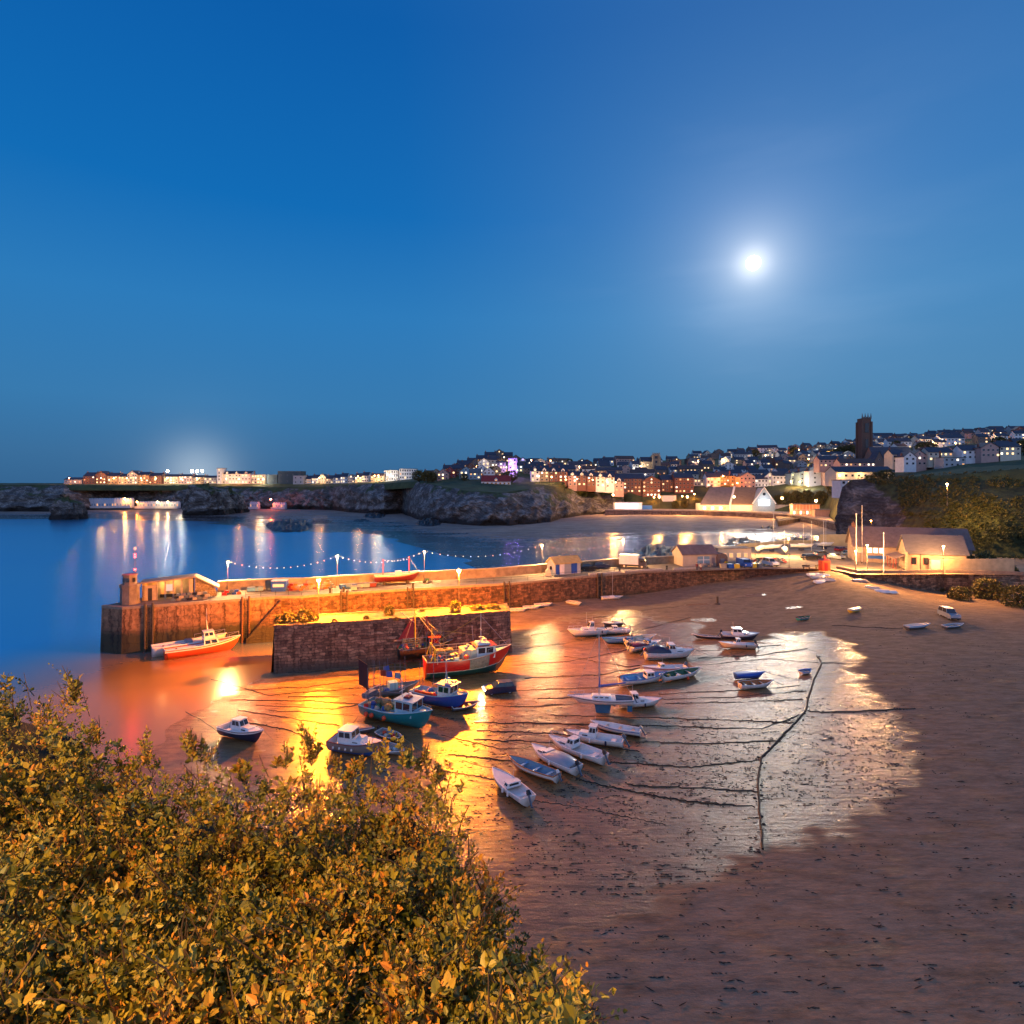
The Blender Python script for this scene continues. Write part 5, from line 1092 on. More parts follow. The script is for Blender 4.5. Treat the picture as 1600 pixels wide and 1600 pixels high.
# blue skip with a white label board
p, a = deckpt(437, 6.0); t = thing('blue_skip', 'blue metal storage skip with a white panel on its face', 'skip', p, a)
MB().side([(-1.25, 0), (1.25, 0), (1.35, 1.95), (-1.35, 1.95)], -.8, .8).build('body', pc('royal'), t, bevel=.04); MB().box(-1.38, 1.38, -.85, .85, 1.96, 2.06).build('lid', pc('white'), t); MB().box(-1.0, 1.0, -.86, -.815, .85, 1.4).build('label_panel', WHITE, t)
def crate(px, off_, w, d, h_, col, label, name='fish_tub', z=0):
    p, a = deckpt(px, off_); t = thing(name, label, 'tub', p + Vector((0, 0, z)), a + random.uniform(-.15, .15)); MB().box(-w / 2, w / 2, -d / 2, d / 2, .08, h_, top=1.06).build('body', pc(col), t, bevel=.04)
    MB().box(-w / 2 - .04, w / 2 + .04, -d / 2 - .04, d / 2 + .04, h_ - .02, h_ + .07).build('lid', pc('slate' if col != 'slate' else 'grey'), t); MB().box(-w / 2, -w / 2 + .2, -d / 2, d / 2, 0, .09).box(w / 2 - .2, w / 2, -d / 2, d / 2, 0, .09).build('skid', WOODD, t)
for px, w_, c, lab in ((536, 1.2, 'blue', 'blue fish tub right of the second pier lamp'), (545, 1.2, 'bluegrey', 'grey-blue fish tub, second right of the lamp'), (554, 1.1, 'royal', 'royal blue fish tub under the lit post'), (563, 1.3, 'grey', 'pale grey fish tub with a cover'), (572, 1.3, 'bluegrey', 'grey-blue fish tub near the stern of the display boat'), (582, 1.2, 'maroon', 'maroon fish tub touching the display boat'), (467, 1.4, 'slate', 'low slate tub right of the blue skip'), (395, 1.8, 'skyblue', 'pale blue tarpaulined tub by the parapet near the shelter'), (405, 1.3, 'bluegrey', 'small blue-grey tub by the parapet near the shelter')):
    crate(px, 4.8 if px > 500 else 7.0, w_, .95, .8, c, lab)
crate(553, 2.2, 1.0, .8, .9, 'bluegrey', 'lone grey-blue tub close to the pier edge')
for px, lab in ((516, 'mooring post on the pier edge left of the ladder'), (537, 'rusty mooring post beside the ladder under the orange lamp'), (645, 'dark mooring post above the second ladder'), (1011, 'squat dark bollard by the timber baulk near the lorry'), (968, 'squat dark bollard left of the lorry'), (1042, 'dark bollard between the two long baulks')):
    p, a = deckpt(px, .7); tag(MB().lathe([(.22, 0), (.2, .7), (.30, .78), (.30, .9), (.1, .98)], 9).build('bollard', IRON), lab, 'bollard'); o = S.collection.objects[-1]; o.location = p + Vector((0, 0, .1))
# beach mooring post
g = G(1121, 944); t = tag(MB().tube([(0, 0, -.3), (0, 0, 1.6)], .22, 8).lathe([(.75, -.1), (.55, .12), (.2, .2)], 10).build('mooring_post', WOODD), 'stout timber mooring post standing alone on the sand', 'post'); t.location = g
# pier kiosk
def gable_house(name, label, cat, loc, rz, L, W, hw, hr, wallm, roofm, over=.3, ends=True, axis='x', group=None, chim=0):
    """walls with gables at both x ends, ridge along x"""
    t = thing(name, label, cat, loc, rz, group)
    m = MB(); m.box(-L / 2, L / 2, -W / 2, W / 2, -1.5, hw)
    for s_ in (-1, 1):
        x = s_ * L / 2; x2 = x - s_ * .25
        m.quad([(x, -W / 2, hw), (x, W / 2, hw), (x, 0, hw + hr)][::s_]); m.quad([(x2, -W / 2, hw), (x2, W / 2, hw), (x2, 0, hw + hr)][::-s_])
    m.build('wall', wallm, t)
    r = MB(); th = .18; ov = over; sl = hr / (W / 2)
    for s_ in (-1, 1):
        y1 = s_ * (W / 2 + ov); z1 = hw - sl * ov
        A = [(-L / 2 - ov, 0, hw + hr + .02), (L / 2 + ov, 0, hw + hr + .02), (L / 2 + ov, y1, z1 + .02), (-L / 2 - ov, y1, z1 + .02)]; B_ = [(x, y, z + th) for x, y, z in A]; k = len(r.v); r.v += A + B_
        for f in ((0, 1, 2, 3), (7, 6, 5, 4), (0, 4, 5, 1), (1, 5, 6, 2), (2, 6, 7, 3), (3, 7, 4, 0)): r.f.append(tuple(k + q for q in f)); r.i.append(0)
    ro = r.build('roof', roofm, t)
    for k in range(chim):
        x = (-L / 2 + .6) if k == 0 else (L / 2 - .6); MB().box(x - .4, x + .4, -.3, .3, hw + hr * .6, hw + hr + 1.1).lathe([(.13, hw + hr + 1.1), (.11, hw + hr + 1.5)], 6, (x, 0)).build('chimney', BRICKC, ro)
    return t
def win(t, x0, x1, z0, z1, y, m=None, frame=True, name='window', fm=None, deep=.05):
    """a window on the face y (negative = front)"""
    s_ = -1 if y < 0 else 1
    f = MB().box(x0 - .07, x1 + .07, min(y, y + s_ * .06), max(y, y + s_ * .06), z0 - .07, z1 + .07).build(name, fm or WHITE, t)
    MB().box(x0, x1, min(y + s_ * .055, y + s_ * .075), max(y + s_ * .055, y + s_ * .075), z0, z1).build('pane', m or GLASS, f)
def winx(t, y0, y1, z0, z1, x, m=None, name='window', fm=None):
    s_ = -1 if x < 0 else 1
    f = MB().box(min(x, x + s_ * .06), max(x, x + s_ * .06), y0 - .07, y1 + .07, z0 - .07, z1 + .07).build(name, fm or WHITE, t)
    MB().box(min(x + s_ * .055, x + s_ * .075), max(x + s_ * .055, x + s_ * .075), y0, y1, z0, z1).build('pane', m or GLASS, f)
SLATE = M('slate_roof', (.085, .085, .11), .6, .25, .9, bump=.03, bscale=3, stretch=(1, 1, 4)); SLATE2 = M('brown_slate', (.17, .12, .11), .7, .25, .9, bump=.03); SLATE3 = M('red_tile', (.22, .05, .04), .7, .25, 1.5, bump=.03)
BRICKC = M('chimney_brick', (.20, .09, .06), .85, .3, 3); FELT = M('grey_felt_roof', (.18, .17, .16), .8, .2, 1)
p, a = deckpt(881, 5.6); L = 6.8
t = gable_house('kiosk', 'small gabled kiosk with blue and white front panels and a yellow roof on the pier', 'kiosk', p, a + .05, L, 3.2, 2.6, 1.1, M('kiosk_boards', (.42, .44, .46), .7, .15, 2), M('ochre_roof', (.52, .36, .12), .7, .2, 1.2))
for x0, x1, mt in ((-3.2, -2.3, 'royal'), (-2.2, -1.0, 'white'), (-.9, .8, 'grey'), (.9, 2.4, 'royal')): MB().box(x0, x1, -1.68, -1.605, .2, 2.35).build('shutter', pc(mt), t)
winx(t, -.5, .4, 1.1, 1.9, -L / 2, GLASS)
p, a = deckpt(856, 4.3); t = tag(MB().side([(-.6, 0), (.6, 0), (.45, 1.2), (0, 1.6), (-.45, 1.2)], -.4, .4).build('fish_box_heap', pc('cream'), bevel=.05), 'pale heap of boxes at the left end of the kiosk', 'boxes'); t.location = p
# ---------------- vehicles ----------------
HL = E('headlight_on', (1, .85, .5), 60); HLO = M('headlight_off', (.6, .6, .6), .15, .05, 2); TLO = M('tail_light', (.4, .02, .02), .3, .05, 2)
def wheels(t, xs_, w, r=.34):
    for x in xs_:
        for s_ in (-1, 1):
            m = MB().lathe([(r * .7, -.11), (r, -.09), (r, .09), (r * .7, .11)], 14); A = Matrix.Translation((x, s_ * (w / 2 - .12), r)) @ Matrix.Rotation(math.pi / 2, 4, 'X'); m.off(A); wl = m.build('wheel', RUB, t)
            m = MB().lathe([(r * .6, -.118), (r * .6, .118)], 12); m.off(A); m.build('rim', ALU, wl)
def car(loc, rz, col, label, kind='hatch', lights=False, group=None, L=4.2, W=1.75):
    t = thing('car' if kind != 'suv' else 'off_roader', label, 'car', loc, rz, group); h = L / 2; cm = pc(col)
    if kind == 'suv': body = [(-h, .45), (-h, 1.05), (h - 1.25, 1.1), (h - .1, 1.0), (h, .8), (h, .4)]; gh = (-h + .05, h - 1.3, .1, .55, 1.08, 1.82)
    elif kind == 'estate': body = [(-h, .35), (-h, .9), (h - 1.3, .95), (h - .15, .75), (h, .6), (h, .3)]; gh = (-h + .1, h - 1.15, .35, .8, .92, 1.45)
    else: body = [(-h, .35), (-h + .05, .9), (h - 1.2, .95), (h - .2, .78), (h, .6), (h, .3)]; gh = (-h + .15, h - 1.1, .35, .75, .92, 1.45)
    MB().side(body, -W / 2, W / 2).build('body', cm, t, bevel=.09)
    x0, x1, rb, rf, z0, z1 = gh; w = W - .12
    m = MB(); m.v = [(x0, -w / 2, z0), (x1, -w / 2, z0), (x1, w / 2, z0), (x0, w / 2, z0), (x0 + rb, -w * .4, z1), (x1 - rf, -w * .4, z1), (x1 - rf, w * .4, z1), (x0 + rb, w * .4, z1)]; m.f = [(3, 2, 1, 0), (4, 5, 6, 7), (0, 1, 5, 4), (1, 2, 6, 5), (2, 3, 7, 6), (3, 0, 4, 7)]; m.i = [0] * 6
    m.build('windows', GLASS, t)
    MB().box(x0 + rb - .03, x1 - rf + .03, -w * .41, w * .41, z1 - .01, z1 + .05).build('roof', cm if kind != 'suv' else pc('white'), t, bevel=.03)
    m = MB()
    for s_ in (-1, 1):
        for u in (0, .5, 1):
            xa = x0 + (x1 - x0) * u; xb = (x0 + rb) + (x1 - rf - x0 - rb) * u; m.tube([(xa, s_ * (w / 2 + .005), z0), (xb, s_ * (w * .4 + .01), z1)], .035, 4)
    m.build('window_pillars', cm, t)
    for s_ in (-1, 1):
        MB().box(h - .06, h + .015, s_ * W * .34 - .16, s_ * W * .34 + .16, .58, .74).build('headlight', HL if lights else HLO, t); MB().box(-h - .015, -h + .05, s_ * W * .38 - .12, s_ * W * .38 + .12, .65, .85).build('tail_light', TLO, t)
        if lights: pt_light((h + .3, s_ * .6, .66), 300, (1, .85, .5), .08, t)
    MB().box(h - .02, h + .05, -W / 2 + .05, W / 2 - .05, .3, .48).box(-h - .05, -h + .02, -W / 2 + .05, W / 2 - .05, .35, .52).build('bumper', pc('black'), t, bevel=.02)
    wheels(t, (-h + .8, h - .85), W, .36 if kind == 'suv' else .31); return t
def qp(px, py): return PZ(px, py, DK)
car(qp(920, 891), .1, 'black', 'black parked car just right of the kiosk', 'hatch', group='dark cars on the pier', L=4.0); car(qp(939, 888), .15, 'navy', 'dark blue parked car between the black car and the lorry', 'hatch', group='dark cars on the pier', L=4.0)
car(qp(1267, 874), .25, 'black', 'black parked car, leftmost of the row in the quay car park', 'estate', group='cars in the quay car park', L=4.8); car(qp(1285, 869), .25, 'slate', 'dark grey parked car behind the black and silver ones', 'estate', group='cars in the quay car park', L=4.6)
car(qp(1307, 873), -1.2, 'grey', 'silver parked car with its tail towards the orange hut', 'hatch', group='cars in the quay car park'); car(qp(1316, 862), .3, 'darkred', 'dark red parked car in front of the mauve yard wall', 'estate', group='cars in the quay car park'); car(qp(1329, 868), .2, 'bluegrey', 'blue-grey parked car nearest the tall white pole', 'hatch', group='cars in the quay car park')
car(qp(1204, 884), -1.35, 'white', 'white car facing the harbour beside the laid-up yachts', 'suv', L=4.2); 
g = G(1483, 966); car(g, -1.75, 'grey', 'grey off-roader with a white roof parked on the sand at the right', 'suv', L=4.5)
g = G(780, 1083); car(g, math.pi + .25, 'navy', 'dark blue car with its headlights on crossing the wet sand', 'hatch', True, L=4.1)
def lorry(loc, rz, label, cab, box_, L=6.2):
    t = thing('box_lorry', label, 'lorry', loc, rz); MB().box(-L / 2, L / 2 - 1.7, -1.1, 1.1, .85, 3.1).build('box_body', pc(box_), t, bevel=.03); MB().side([(L / 2 - 1.6, .45), (L / 2, .45), (L / 2, 1.3), (L / 2 - .45, 2.3), (L / 2 - 1.6, 2.35)], -1.0, 1.0).build('cab', pc(cab), t, bevel=.06)
    MB().side([(L / 2 + .02, 1.32), (L / 2 - .42, 2.2), (L / 2 - .46, 2.2), (L / 2 - .03, 1.32)], -.85, .85).build('windscreen', GLASS, t)
    for y in (-1.01, 1.0): MB().box(L / 2 - 1.3, L / 2 - .5, y, y + .02, 1.4, 2.05).build('side_window', GLASS, t)
    MB().box(-L / 2, L / 2 - .3, -.45, .45, .45, .85).build('chassis', IRON, t)
    for s_ in (-1, 1): MB().box(L / 2 - .01, L / 2 + .03, s_ * .75 - .14, s_ * .75 + .14, .7, .9).build('headlight', HLO, t)
    wheels(t, (-L / 2 + 1.2, L / 2 - .9), 2.1, .42)
lorry(qp(989, 887), -.35, 'white box lorry with a blue cab parked by the parapet', 'navy', 'white')
t = thing('van', 'bright blue van facing the harbour beside the yellow tub', 'van', qp(1163, 886), -1.5)
MB().side([(-2.3, .4), (-2.3, 1.95), (1.0, 2.0), (1.6, 1.25), (2.3, 1.1), (2.35, .4)], -.95, .95).build('body', pc('royal'), t, bevel=.07); MB().side([(1.07, 1.92), (1.62, 1.27), (1.68, 1.3), (1.13, 1.95)], -.8, .8).build('windscreen', GLASS, t)
for s_ in (-1, 1): MB().box(2.3, 2.37, s_ * .7 - .14, s_ * .7 + .14, .75, .95).build('headlight', HLO, t)
wheels(t, (-1.5, 1.5), 1.9)
# quayside buildings
p = qp(1089, 884); t = gable_house('quay_cottage', 'pale gabled quay building with a blue and white door panel', 'building', p + Vector((0, 2.2, 0)), .12, 8.6, 6.5, 2.9, 1.8, M('cream_render', (.46, .38, .29), .75, .12, .6), SLATE2)
MB().box(-.6, 2.4, -3.33, -3.26, .7, 2.4).build('door_panel', pc('bluegrey'), t); MB().box(-.62, 2.42, -3.35, -3.331, 1.5, 1.62).box(.82, .98, -3.352, -3.332, .68, 2.42).build('panel_cross', WHITE, t); MB().box(3.0, 3.7, -3.32, -3.26, 0, 2.1).build('door', pc('worn'), t)
t = thing('timber_shed', 'small dark timber shed with a curved roof between the quay buildings', 'shed', qp(1126, 884), .1); MB().side([(-1.3, 0), (1.3, 0), (1.3, 2.2), (.9, 2.9), (0, 3.2), (-.9, 2.9), (-1.3, 2.2)], -1, 2.2).build('body', M('shed_boards', (.11, .08, .08), .8, .3, 3), t); MB().box(-.5, .5, -1.05, -1.0, 0, 1.9).build('door', pc('slate'), t)
t = thing('quay_office', 'low flat-roofed white quay building behind the blue van', 'building', qp(1150, 880), .05); MB().box(-4.6, 3.9, 0, 4.5, 0, 3.6).build('wall', M('lamplit_white', (.5, .43, .34), .7, .1, 1), t); MB().box(-4.8, 4.1, -.2, 4.7, 3.6, 3.8).build('roof', FELT, t)
for x in (-3.4, -1.7, .2, 2.0): win(t, x, x + .9, 1.5, 2.5, -.0 - .001, LITD)
for px, w_, c, lab in ((1142, 1.5, 'blue', 'blue tub before the quay office, left of the yellow one'), (1150, 1.3, 'yellow', 'yellow tub before the quay office'), (1130, 1.3, 'sand', 'stack of dun tubs beside the timber shed'), (1178, .9, 'yellow', 'narrow yellow bin right of the blue van'), (1186, .8, 'slate', 'narrow dark bin second right of the blue van'), (1147, 1.0, 'royal', 'royal blue tub beneath the yellow one')):
    q = qp(px, 888 if px < 1160 else 887); t = thing('storage_tub', lab, 'tub', q, .1); MB().box(-w_ / 2, w_ / 2, -.5, .5, .05, 1.0, top=1.08).build('body', pc(c), t, bevel=.05); MB().box(-w_ / 2 - .05, w_ / 2 + .05, -.56, .56, 1.0, 1.1).build('rim', pc(c), t)
q = qp(1288, 891); t = thing('ticket_hut', 'narrow orange-red hut with a pointed cap at the top of the slipway', 'hut', q, .1); MB().box(-.95, .95, -.8, .8, 0, 2.3, m=0).build('wall', pc('orange_red'), t, bevel=.03); MB().lathe([(1.2, 2.3), (1.15, 2.42), (.35, 2.75), (.3, 3.2), (.05, 3.5)], 4).build('roof', pc('darkred'), t); MB().box(-.3, .3, -.86, -.8, 0, 1.8).build('door', pc('red'), t)
for px, lab in ((1260, 'left of two low timber benches at the quay edge'), (1280, 'low timber bench nearest the orange hut')):
    t = thing('bench', lab, 'bench', qp(px, 889), .05); MB().box(-.9, .9, -.2, .2, .4, .48).build('seat', WOODD, t); MB().box(-.9, .9, .18, .24, .55, .9).build('backrest', WOODD, t)
    for x in (-.7, .7): MB().box(x - .05, x + .05, -.18, .22, 0, .4).build('leg', WOODD, t)
def pole(px, py, ytop, label, r=.09, mat=None, name='flagpole'):
    b = qp(px, py); hgt = H - (ytop - YH) * b.y / F - DK; t = thing(name, label, 'pole', b); MB().lathe([(.3, 0), (.28, .25), (.1, .3)], 10).build('base', CONC, t); MB().tube([(0, 0, .2), (0, 0, hgt)], r, 7, r2=r * .6).build('shaft', mat or WHITE, t); MB().ball((0, 0, hgt), r * 1.5, 7).build('finial', mat or WHITE, t)
pole(1338, 883, 803, 'tall white pole in front of the harbour building left corner', .13); pole(1381, 896, 833, 'white flagpole before the harbour building entrance', .1); pole(1233, 887, 865, 'slim dark post at the quay edge below the car park', .05, IRON, 'post')
pole(1347, 880, 790, 'tallest grey pole behind the white one', .09, ALU); pole(1287, 862, 812, 'bare pole standing in front of the yard wall', .07); pole(1268, 862, 815, 'thin pole left of the yard wall', .05)
# harbour building on the right
GR = M('pink_granite', (.34, .25, .19), .8, .2, .8, bump=.02)
q = qp(1412, 880); t = gable_house('boathouse', 'long slate-roofed harbour building with a blue and white shopfront', 'building', Vector((101.0, 153, DK)), -.36, 25, 10, 4.2, 4.3, GR, SLATE2, over=.5, chim=1)
for x in (-11.6, -9.5, -8.2, -6.9): win(t, x, x + .9, 2.4, 3.6, -5.0, LITW if x > -10 else LITD)
MB().box(-9.6, -5.6, -5.12, -5.01, .9, 1.7).build('blue_panel', pc('blue'), t); MB().box(-12.3, -11.9, -5.1, -5.01, 0, 2.3).build('door', pc('cream'), t); MB().box(-9.7, -5.4, -5.4, -5.01, 3.9, 4.05).build('fascia', WHITE, t)
q = PZ(1450, 894, DK); L = 11.5
t = gable_house('harbour_house', 'nearer stone harbour house with a steep slate roof and pink-white annexe', 'building', Vector((98.0, 139.5, DK)), -.30, L, 6.5, 4.2, 3.6, GR, SLATE, over=.45, chim=0)
MB().tube([(-L / 2 - .5, -3.5, 4.0), (L / 2 + .5, -3.5, 4.0)], .08, 6).tube([(-3.2, -3.4, 0), (-3.2, -3.4, 4.0)], .06, 6).build('gutter', IRON, t)
MB().box(3.2, 4.1, -3.34, -3.26, 0, 2.1).build('door', pc('darkred'), t)
for x in (-5.0, -2.6, 4.4): win(t, x, x + .9, 1.4, 2.9, -3.25, GLASS, fm=pc('darkred'))
MB().box(-1.6, 2.6, -4.8, -3.27, 0, 2.7).build('annexe', M('annexe_render', (.5, .44, .41), .7, .1, 1), t); MB().box(1.4, 2.0, -4.85, -4.8, .9, 2.1).build('annexe_window', pc('royal'), t)
MB().box(-6.4, -5.9, -3.8, -3.27, 0, 4.2).build('buttress', GR, t)
m = MB()
for y in (-3.2, -1.2, 1.2, 3.2): m.tube([(-L / 2 - 2.4, y, 0), (-L / 2 - 2.4, y, 2.6)], .1, 6)
m.build('porch_post', pc('darkred'), t); MB().side([(-L / 2 - 2.8, 2.55), (-L / 2 - .5, 3.3), (-L / 2 - .5, 3.45), (-L / 2 - 2.8, 2.7)], -3.7, 3.7).build('porch_roof', SLATE2, t)
t = thing('garden_wall', 'orange-lit creeper-covered wall at the right of the harbour house', 'wall', PZ(1478, 893, DK) + Vector((2.6, -1.2, 0)), .03); MB().box(-4.5, 12, -.3, .3, 0, 3.0).build('wall', OCH, t)
# people by the quay edge
def person(loc, rz, label, top, trou, pose=0):
    v = [(0, 0, .92), (0, 0, 1.15), (0, 0, 1.38), (0, 0, 1.50), (0, .01, 1.62), (0, 0, 1.76)]
    e = [(0, 1), (1, 2), (2, 3), (3, 4), (4, 5)]; rad = [(.15, .11), (.14, .10), (.17, .11), (.055, .055), (.095, .10), (.07, .08)]; seg_ = ['b'] * 6
    for s_ in (-1, 1):
        k = len(v); v += [(s_ * .19, 0, 1.40), (s_ * .25, .02 - .05 * pose, 1.13), (s_ * .22, .12 + .06 * pose, .90), (s_ * .21, .16 + .06 * pose, .80)]; e += [(2, k), (k, k + 1), (k + 1, k + 2), (k + 2, k + 3)]; rad += [(.065, .065), (.045, .045), (.035, .035), (.04, .025)]
        k = len(v); v += [(s_ * .10, 0, .86), (s_ * .11, .02 + s_ * .03 * pose, .48), (s_ * .11, -.02 + s_ * .06 * pose, .09), (s_ * .115, .14 + s_ * .06 * pose, .04)]; e += [(0, k), (k, k + 1), (k + 1, k + 2), (k + 2, k + 3)]; rad += [(.095, .10), (.065, .065), (.045, .05), (.045, .03)]
    me = bpy.data.meshes.new('person'); me.from_pydata(v, e, []); o = bpy.data.objects.new('person', me); S.collection.objects.link(o)
    sk = o.modifiers.new('s', 'SKIN'); me.skin_vertices[0].data[0].use_root = True
    for q_, r_ in zip(me.skin_vertices[0].data, rad): q_.radius = r_
    o.modifiers.new('u', 'SUBSURF').levels = 1; o.modifiers['u'].render_levels = 1
    me.materials.append(M('skin', (.45, .28, .2), .6, .05, 3)); o.location = loc; o.rotation_euler.z = rz; tag(o, label, 'person')
    MB().lathe([(.19, .88), (.19, 1.1), (.215, 1.35), (.13, 1.47)], 10).build('jacket', pc(top), o); 
    for s_ in (-1, 1): MB().tube([(s_ * .10, .0, .90), (s_ * .11, .02, .48), (s_ * .11, -.01, .12)], .115, 8, r2=.075).build('trouser_leg', pc(trou), o); MB().tube([(s_ * .20, 0, 1.40), (s_ * .25, .02 - .05 * pose, 1.13), (s_ * .22, .11 + .06 * pose, .93)], .085, 7, r2=.055).build('sleeve', pc(top), o)
    MB().ball((0, -.01, 1.74), .115, 8, sz=.9).build('hair', pc('black'), o)
person(qp(1089, 891), math.pi - .3, 'person in a maroon top, left of two at the quay edge', 'maroon', 'navy'); person(qp(1095, 892), math.pi + .2, 'person in a pale pink top, right of two at the quay edge', 'cream', 'maroon', 1); person(qp(1175, 884), math.pi, 'person in dark clothes beside the blue van', 'slate', 'black')
# ---------------- chains, ropes and weed on the harbour sand ----------------
CH = M('chain_weed', (.02, .017, .012), .75, .4, 4)
def chain(pts, r, label, name='mooring_chain', lumps=True, cat='chain', group='mooring chains across the harbour sand'):
    P = []
    for (a, b) in zip(pts[:-1], pts[1:]):
        n_ = max(2, int(math.hypot(b[0] - a[0], b[1] - a[1]) / 5))
        for k in range(n_): u = k / n_; P.append((a[0] + (b[0] - a[0]) * u, a[1] + (b[1] - a[1]) * u))
    P.append(pts[-1]); W3 = []
    for i, (x, y) in enumerate(P):
        g = G(x, y + noise.noise(Vector((x * .03, y * .05, 1))) * 1.6, True); g.z += r * .35; g.x += noise.noise(Vector((i * .3, 2, 2))) * .1; W3.append(g)
    m = MB().tube(W3, r, 5)
    if lumps:
        for g in W3:
            for _ in range(2 if r > .12 else 1):
                if random.random() < .55: m.ball((g.x + random.uniform(-.5, .5), g.y + random.uniform(-.35, .35), g.z), random.uniform(.5, 1.5) * r + .02, 5, sz=.45)
    return tag(m.build(name, CH), label, cat, group)
chain([(1276, 1025), (1284, 1036), (1272, 1062), (1262, 1095), (1259, 1112), (1225, 1148), (1190, 1185), (1184, 1220), (1187, 1266), (1192, 1330)], .10, 'thickest weed-hung ground chain winding down the right of the harbour'); chain([(1262, 1112), (1330, 1114), (1430, 1108)], .075, 'heavy chain branching right from the great ground chain', ); chain([(1284, 1036), (1330, 1037)], .05, 'short thin chain at the head of the great ground chain')
CHN = [[(330, 1062), (420, 1087), (560, 1076), (640, 1062)], [(360, 1095), (480, 1096), (600, 1103)], [(372, 1111), (440, 1121), (530, 1135)], [(290, 1112), (338, 1142)], [(372, 1127), (452, 1142), (520, 1170)], [(420, 1110), (520, 1116), (560, 1120)],
       [(740, 1130), (900, 1132), (1050, 1136), (1190, 1140), (1250, 1118)], [(800, 1080), (930, 1075), (1060, 1062)], [(740, 1156), (880, 1162), (1000, 1175)], [(690, 1150), (780, 1170), (870, 1176)], [(900, 1218), (960, 1232), (1060, 1252), (1180, 1262)], [(800, 1040), (900, 1032), (1010, 1010)],
       [(740, 1105), (840, 1104), (960, 1096), (1130, 1090), (1260, 1080)], [(900, 1000), (1000, 985), (1080, 965)], [(1000, 1022), (1130, 1015), (1220, 1008)], [(1040, 1100), (1150, 1098), (1255, 1094)], [(820, 1015), (930, 998), (1000, 975)], [(1300, 978), (1410, 983)], [(450, 1052), (560, 1046), (650, 1030)], [(940, 1190), (1080, 1200), (1190, 1188)], [(780, 1245), (900, 1262), (1040, 1290)], [(1090, 1040), (1200, 1030), (1280, 1036)], [(560, 1120), (545, 1140), (528, 1165)], [(360, 1080), (470, 1075), (590, 1060)], [(400, 1103), (520, 1108), (590, 1096)], [(450, 1090), (560, 1088)], [(700, 1180), (800, 1190), (860, 1205)], [(690, 1205), (790, 1222)], [(745, 1143), (850, 1146), (960, 1158)], [(820, 1060), (930, 1056), (1000, 1044)], [(840, 1092), (960, 1086)], [(860, 1118), (1000, 1122), (1140, 1126), (1240, 1130)], [(830, 992), (900, 984), (960, 966)], [(1030, 1085), (1140, 1080), (1250, 1072)], [(1090, 1030), (1190, 1024), (1262, 1014)], [(880, 1025), (980, 1042), (1000, 1040)], [(1000, 1160), (1100, 1163), (1215, 1158)], [(980, 1228), (1090, 1232), (1184, 1238)], [(900, 970), (990, 956), (1060, 948)]]
for i, c in enumerate(CHN):
    side = 'left' if c[0][0] < 660 else ('middle' if c[0][0] < 930 else 'right')
    row = sorted([k for k in CHN if (k[0][0] < 660) == (c[0][0] < 660) and (k[0][0] < 930) == (c[0][0] < 930)], key=lambda k: k[0][1]).index(c)
    chain(c, random.choice((.035, .045, .05)) if i not in (6, 0, 4, 10) else .055, '%s thin mooring chain counted away from the quay in the %s of the harbour sand' % (ordn(row), side))
# loose weed scattered over the flats
ws = MB()
reg = [(1060, 1190, 1130, 1260, 160), (1190, 1400, 1090, 1262, 260), (760, 1190, 1120, 1266, 230), (690, 1000, 1080, 1200, 140), (1120, 1290, 1000, 1100, 60), (560, 780, 1150, 1300, 110), (800, 1190, 1266, 1400, 150), (1100, 1500, 920, 1000, 40), (1280, 1600, 1000, 1270, 90), (860, 1600, 1270, 1600, 150)]
for x0, x1, y0, y1, n_ in reg:
    for _ in range(int(n_ * 1.5)):
        cx_, cy_ = random.uniform(x0, x1), random.uniform(y0, y1); an0 = random.uniform(-.25, .25)
        for k in range(random.choice((1, 2, 3, 5))):
            g = G(cx_ + k * random.uniform(-5, 7), cy_ + random.uniform(-2, 2)); l = random.choice((.05, .08, .12, .16, .3)) * random.uniform(.7, 1.3); an = an0 + random.uniform(-.5, .5)
            m0 = len(ws.v); w_ = random.uniform(.02, .07); pts = []
            for q in range(7): th = 2 * math.pi * q / 7; rr = random.uniform(.5, 1.1); pts.append((l * math.cos(th) * rr, w_ * math.sin(th) * rr))
            ws.v += [(g.x + u * math.cos(an) - v_ * math.sin(an), g.y + u * math.sin(an) + v_ * math.cos(an), g.z + .012) for u, v_ in pts] + [(g.x, g.y, g.z + .03 + w_ * .5)]
            for q in range(7): ws.f.append((m0 + q, m0 + (q + 1) % 7, m0 + 7)); ws.i.append(0)
# tyre tracks pressed into the firmer sand
def track(pts, label):
    m = MB(); P = []
    for (a, b) in zip(pts[:-1], pts[1:]):
        for k in range(14): u = k / 14; P.append(G(a[0] + (b[0] - a[0]) * u, a[1] + (b[1] - a[1]) * u))
    P = [sum((P[min(max(i + j, 0), len(P) - 1)] for j in range(-5, 6)), Vector()) / 11 for i in range(len(P))]
    for off_ in (-.75, .75):
        r = []
        for i, p in enumerate(P):
            t_ = (P[min(i + 1, len(P) - 1)] - P[max(i - 1, 0)]).normalized(); nn = Vector((-t_.y, t_.x, 0)); c = p + nn * off_; r.append([Vector((q.x, q.y, float(sandz(q.x, q.y)) + .035)) for q in (c - nn * .13, c + nn * .13)])
        m.grid(r)
    tag(m.build('tyre_tracks', M('pressed_sand', (.13, .085, .06), .8, .4, 3)), label, 'tyre tracks', kind='stuff')
o = ws.build('seaweed', CH); tag(o, 'dark scraps of seaweed strewn over the wet sand', 'seaweed', kind='stuff')
